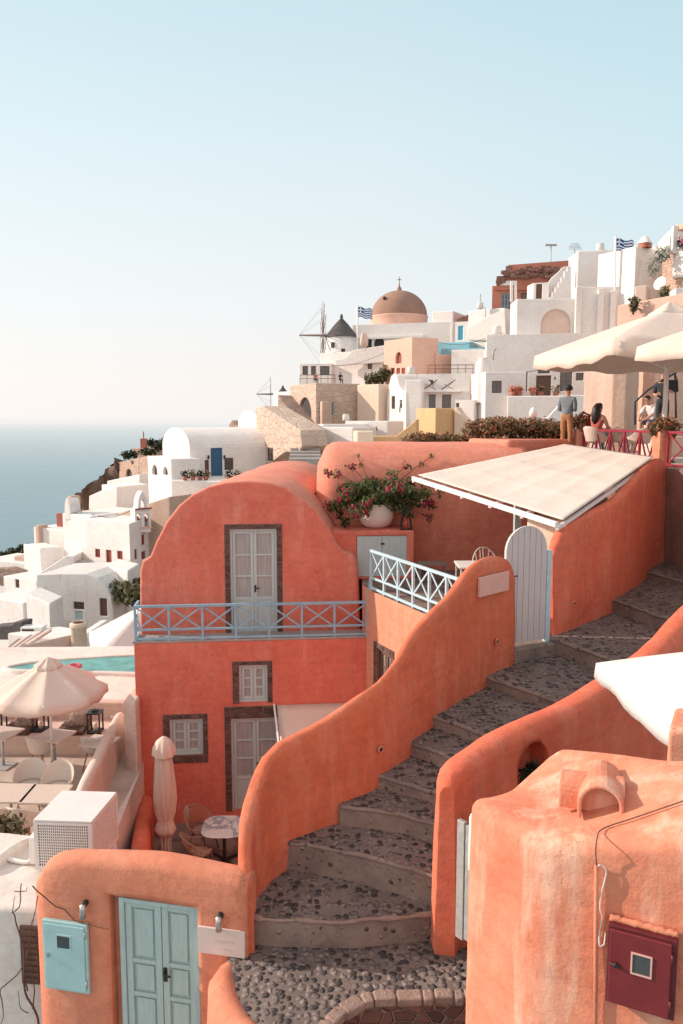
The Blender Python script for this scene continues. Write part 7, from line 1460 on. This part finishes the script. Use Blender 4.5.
mb = MB(); mb.prism([tuple(x) for x in (A0, B0_, C0, D0)], z1a, z1a+.025); obj('top_panel', mb, 'ac', t, bevel=.008)
for nm, P_, n1, n2 in (('front_grille', PA, 24, 15), ('side_grille', PB, 30, 15)):
    W2 = P_.u(Vector((*(B0_ if P_ is PA else C0), 0))); mb = MB(); e = .055
    for q_ in ((0, z0a, e, z1a-.002), (W2-e, z0a, W2, z1a-.002), (e, z1a-e*.7, W2-e, z1a-.002), (e, z0a, W2-e, z0a+e)): P_.slab(mb, *q_, 0.004, -.02)
    for k in range(1, n1): u = e+(W2-2*e)*k/n1; P_.slab(mb, u-.0065, z0a+e, u+.0065, z1a-e*.7, 0, -.012)
    for k in range(1, n2): z = z0a+e+(z1a-z0a-1.7*e)*k/n2; P_.slab(mb, e, z-.0065, W2-e, z+.0065, .001, -.011)
    obj(nm, mb, 'ac', t)
PC = Plane(D0, A0); W3 = (D0-A0).length; mb = MB(); PC.slab(mb, 0.02, z0a, W3-.02, z1a-.01, .001, -.02)
obj('back_panel', mb, 'ac', t); mb = MB(); q_ = PC.P(W3*.55, 0, .07); mb.box((q_.x-.02, q_.y, z0a+.18), (.14, .5, .36)); obj('junction_box', mb, 'ac', t, bevel=.01)
mb = MB(); mb.tube(spline([Vector((q_.x-.05, q_.y-.1, z0a+.05)), Vector((q_.x-.15, q_.y-.15, ZR+.03)), Vector((q_.x-.4, q_.y-.1, ZR+.04)), Vector((q_.x-.8, q_.y+.1, ZR+.04)), Vector((q_.x-1.6, q_.y-.2, ZR+.04))], .08), .03, 8); obj('pipe', mb, 'ac', t)
for sx_, sy_ in ((.15, .2), (.85, .2), (.15, .8), (.85, .8)): q2 = A0+(B0_-A0)*sx_+(D0-A0)*sy_; mb = MB(); mb.box((q2.x, q2.y, ZR+.033), (.10, .10, .062)); obj('foot', mb, 'ac_dark', t)
# shuttered opening and dry vine
VP = Plane((-9, 9.3), (wl.x, 8.78)); r = VP.rect(22, 925, 33, 982); mb = MB(); VP.slab(mb, r[0], r[1], r[2]+.1, r[3], .03, -.03)
for k in range(9): VP.slab(mb, r[0]+.02, r[1]+.04+k*(r[3]-r[1]-.06)/9, r[2]+.08, r[1]+.04+(k+.6)*(r[3]-r[1]-.06)/9, .03, .045)
tag(obj('shutter', mb, 'frame_brown'), 'dark brown louvred shutter half hidden behind the bare vine', 'shutter')
t = thing('dry_vine', 'bare twisting dry vine climbing the left end of the salmon wall', 'vine', VP.hit(20, 1000))
def vp2(px, py, o=.12): h = VP.hit(px, py); return h+VP.n*o
rnd = random.Random(4)
def twig(pts, r0, plane=vp2, jit=.02):
    P_ = [plane(*p)+Vector((rnd.uniform(-jit, jit), rnd.uniform(-jit, jit)*.5, rnd.uniform(-jit, jit))) for p in pts]; S_ = spline(P_, .05); S_ = [p+Vector((.012*nz(p, 9, 1), 0, .012*nz(p, 9, 2))) for p in S_]
    mb = MB(); mb.tube(S_, [r0*(1-.6*i/len(S_)) for i in range(len(S_))], 6); return obj('stem', mb, 'twig', t)
def fp2(px, py, o=.03): h = FP.hit(px, py); return h+FP.n*o
twig([(46, 1030), (44, 1012), (36, 1000), (31, 985), (30, 965), (27, 945), (24, 928), (19, 912), (17, 906), (24, 900), (26, 888), (25, 877)], .014)
twig([(31, 985), (27, 960), (33, 940), (36, 918), (42, 905)], .010); twig([(27, 960), (20, 968), (10, 978), (6, 985), (8, 1005), (7, 1020)], .009); twig([(33, 1005), (27, 1000), (22, 985)], .006)
twig([(36, 1000), (40, 985), (37, 970), (33, 955)], .009); twig([(17, 906), (16, 903), (22, 890)], .006); twig([(20, 884), (30, 884), (34, 880)], .006)
twig([(34, 884), (48, 898), (58, 905), (66, 908), (76, 918), (90, 923), (110, 927)], .008, fp2, .006); twig([(40, 895), (36, 912), (34, 925)], .006, fp2, .006)
# ================================================================ DINING TERRACE AND POOL ON THE LEFT
ZD = -7.42
mb = MB(); mb.add([(-14, 11.6, ZD), (-4.2, 11.6, ZD), (-4.3, 17.4, ZD), (-14, 17.4, ZD)], [(0, 1, 2, 3)]); struct('dining_terrace', mb, 'deck')
mb = MB(); mb.prism([(-14, 11.3), (-3.9, 11.3), (-4.4, 18), (-14, 18)], -12, ZD-.01); tag(obj('masonry_terrace', mb, 'whitenear'), 'white masonry base under the dining terrace on the left', 'terrace')
dwl = [P4(80, 806, 12.5, ZD-1.5), P4(88, 786, 13.4, ZD-1.5), P4(104, 752, 15.0, ZD-1.5), P4(118, 724, 16.6, ZD-1.5), P4(126, 710, 17.6, ZD-1.5)]
tag(obj('terrace_wall', parapet(dwl, th=.22, seed=51, batter=.02, amp=.01), 'pinkwhite'), 'sloping pale wall on the right side of the dining terrace', 'wall')
bx = lambda px, Y: at(px, 740, Y).x
bq = [(-14, 17.0), (bx(116, 17.0), 17.0), (bx(124, 18.3), 18.3), (-14, 18.3)]
tag(obj('masonry_bench', roundblock(bq, lambda x, y: ZD+.42, ZD-.3, r=.05, corner=.05, amp=.008, seed=52), 'pinkwhite'), 'long built in masonry bench at the back of the dining terrace', 'bench')
tag(obj('bench_backrest_wall', roundblock([(-14, 18.0), (bx(131, 18.0), 18.0), (bx(133, 18.4), 18.25), (-14, 18.25)], lambda x, y: ZD+.84, ZD-.3, r=.06, corner=.06, amp=.01, seed=53), 'pinkwhite'), 'pale wall with rounded top behind the masonry bench', 'wall')
for px, py, lab in ((55, 713, 'left small square wall light behind the bench'), (112, 717, 'right small square wall light behind the bench')):
    q = at(px, py, 17.97); mb = MB(); mb.box(q, (.075, .03, .075)); mb.box(q+Vector((0, -.018, 0)), (.04, .01, .04)); tag(obj('wall_light', mb, 'white_paint', bevel=.006), lab, 'wall light')
ZP = -6.72
pool = [atz(x, y, ZP) for x, y in [(2, 668.5), (12, 665), (30, 662), (59, 659), (98, 656), (134, 654.5), (165, 653.5), (185, 676), (131, 674.5), (98, 673.5), (70, 673), (40, 672.5), (14, 672)]]
mb = MB(); mb.add(pool, [tuple(range(len(pool)))]); struct('pool_water', mb, 'pool')
fr_ = [p for p in pool]; rim_pts = [(p.x, p.y, ZP+.045, ZP-1.2) for p in fr_]
mb = parapet([rim_pts[i] for i in (7, 8, 9, 10, 11, 12, 0, 1, 2, 3, 4, 5, 6)][::-1], th=.15, seed=54, amp=.006, rows=5, cap=.2)
tag(obj('pool_coping', mb, 'whitenear'), 'rounded white rim around the turquoise swimming pool', 'pool rim')
mb = MB(); mb.prism([(-16, 18.1), (-4.5, 18.1), (-4.5, 19.3), (-16, 19.3)], -12, ZD+.70); mb.prism([(-16, 19.3), (-4.5, 19.3), (-4.5, 23.35), (-16, 23.0)], -12, ZP-.06); tag(obj('pool_terrace', mb, 'whitenear'), 'white plastered terrace block holding the swimming pool', 'terrace')
q = at(75, 667.5, 20.7); t = thing('float_ring', 'small pink float beside the pool edge', 'float', (q.x, q.y, ZP+.14)); mb = MB(); mb.tube([Vector((q.x+.14*math.cos(2*PI*k/16), q.y+.14*math.sin(2*PI*k/16), ZP+.15)) for k in range(17)], .05, 8); obj('ring', mb, 'c_pink', t)
# parasols
pa = (at(53, 773, 16.0).x, 16.0)
parasol('round cream market parasol with scalloped edge over the dining terrace', pa, 8, 1.16, ZD+1.86, ZD+2.42, ZD+.004, 'canvas_p', rot=.25, val=.15, rpole=.028, sag=.085, vent=.27)
parasol('second cream market parasol mostly outside the left edge', (pa[0]-2.35, 15.9), 8, 1.16, ZD+1.80, ZD+2.36, ZD+.004, 'canvas_p', rot=.1, val=.15, rpole=.028, sag=.05, vent=.24)
parasol('white square parasol on the lower terrace beyond the pool, partly behind the red house', (at(150, 640, 26).x, 26), 4, 2.75, -7.45, -6.15, -10, 'canvas_w', rot=math.radians(-118), val=.22, rpole=.04, sag=.08)
mb = MB(); mb.add([(-16, 23.0, -10.0), (-3, 23.0, -10), (-3, 32, -10), (-16, 32, -10)], [(0, 1, 2, 3)]); struct('lower_terrace', mb, 'deck')
# tables and chairs
def table(label, cx, cy, w, d, rz=0.0, group='beige tables on the dining terrace'):
    t = thing('dining_table', label, 'table', (cx, cy, ZD+.004), group, world=False); mb = MB(); mb.box((0, 0, .73), (w, d, .035)); obj('table_top', mb, 'table_top', t, bevel=.006)
    mb = MB(); mb.tube([(0, 0, .02), (0, 0, .71)], .03, 10); obj('pedestal', mb, 'galv', t); mb = MB(); mb.box((0, 0, .012), (.42, .42, .02)); obj('foot', mb, 'galv', t); t.rotation_euler = (0, 0, rz); return t
def txy(px, py): q = atz(px, py, ZD+.74); return q.x, q.y
table('large beige table in front with two chairs behind it', *txy(46, 794), .72, .72, -.02); table('beige table at the left edge, joined to the large front table', *txy(10, 793), .72, .72, -.02)
table('square beige table below the market parasol', *txy(54, 735.5), .66, .66, -.25); table('beige table against the sloping pale wall', *txy(100, 741.5), .62, .62, -.25); table('beige table at the far left edge by the bench', *txy(2, 733), .66, .66, -.25)
def fxy(px, py): q = atz(px, py, ZD); return (q.x, q.y, ZD+.006)
G_ = 'moulded chairs on the dining terrace'
bucket('moulded beige chair in front of the table below the parasol', fxy(42, 771), 2.75, group=G_); bucket('moulded beige chair half hidden by the sloping pale wall', fxy(96, 770), 2.9, group=G_)
bucket('left moulded beige chair behind the large front table', fxy(31, 806), .15, group=G_); bucket('right moulded beige chair behind the large front table', fxy(59, 808), .05, group=G_)
bucket('moulded beige chair in front of the large front table, next to the air conditioner', fxy(27, 846), 2.9, group=G_); bucket('moulded beige chair at the left edge in front of the large front table', fxy(3, 846), 3.2, group=G_)
def lantern(label, px, py, Y, s=1.0):
    q = at(px, py, Y); q = Vector((q.x, Y, ZD+.43)); t = thing('floor_lantern', label, 'lantern', q, 'black lanterns on the masonry bench'); mb = MB(); w = .13*s; h = .46*s
    for a in (-1, 1):
        for b in (-1, 1): mb.bar(q+Vector((a*w, b*w, 0)), q+Vector((a*w, b*w, h)), .028)
    for z in (.02, h):
        mb.box(q+Vector((0, 0, z)), (2*w+.04, 2*w+.04, .03))
    obj('lantern_frame', mb, 'black', t); mb = MB(); mb.tube([q+Vector((-.06, 0, h)), q+Vector((0, 0, h+.08)), q+Vector((.06, 0, h))], .01, 6); mb.box(q+Vector((0, 0, h+.03)), (.12, .12, .05)); obj('lantern_cap', mb, 'black', t); mb = MB(); mb.lathe([(0, .04), (.05, .04), (.05, .2), (0, .2)], q, 10); obj('candle', mb, 'canvas', t)
lantern('black lantern on the bench behind the square table', 41, 733, 17.35); lantern('black lantern on the bench beside the table against the wall', 96, 742, 17.25); lantern('black lantern on the bench at the left edge', -1, 733, 17.3)
def cushion(px, Y, w, labs):
    x = at(px, 735, Y).x; mb = MB(); mb.box((x, Y, ZD+.475), (w, .62, .10)); tag(obj('seat_cushion', mb, 'cushion', bevel=.03), labs[0], 'cushion')
    def pf(u, v): a, b = u*2-1, v*2-1; k = (1-a**4)*(1-b**4); return a, b, k
    mb = MB()
    for sg in (1, -1): mb.grid(lambda u, v: (lambda a, b, k: Vector((x+.12+a*.24, Y+.10+sg*.085*k**.5+.10*b, ZD+.66+b*.16)))(*pf(u, v)), 10, 10)
    tag(obj('pillow', mb, 'pillow'), labs[1], 'pillow')
cushion(20, 17.35, .62, ('dark brown seat cushion on the bench at the left', 'patterned brown pillow on the left dark cushion')); cushion(74, 17.35, .62, ('dark brown seat cushion on the bench below the parasol edge', 'patterned brown pillow on the dark cushion right of the parasol pole')); cushion(-18, 17.35, .55, ('dark brown seat cushion at the left edge of the picture', 'patterned brown pillow at the left edge of the picture'))
q = at(4, 826, 11.9); tag(obj('terrace_shrub', leaves([(q, (.35, .3, .18), 240), (q+Vector((-.3, 0, .03)), (.3, .3, .16), 160)], .07, 88), 'scrub'), 'low greyish shrub at the lower left below the moulded chairs', 'shrub')
mb = MB(); mb.box((q.x-.2, q.y, ZD-.2), (1.6, .7, .8)); tag(obj('planter_box', mb, 'whitenear', bevel=.04), 'white planter box holding the low greyish shrub', 'planter')
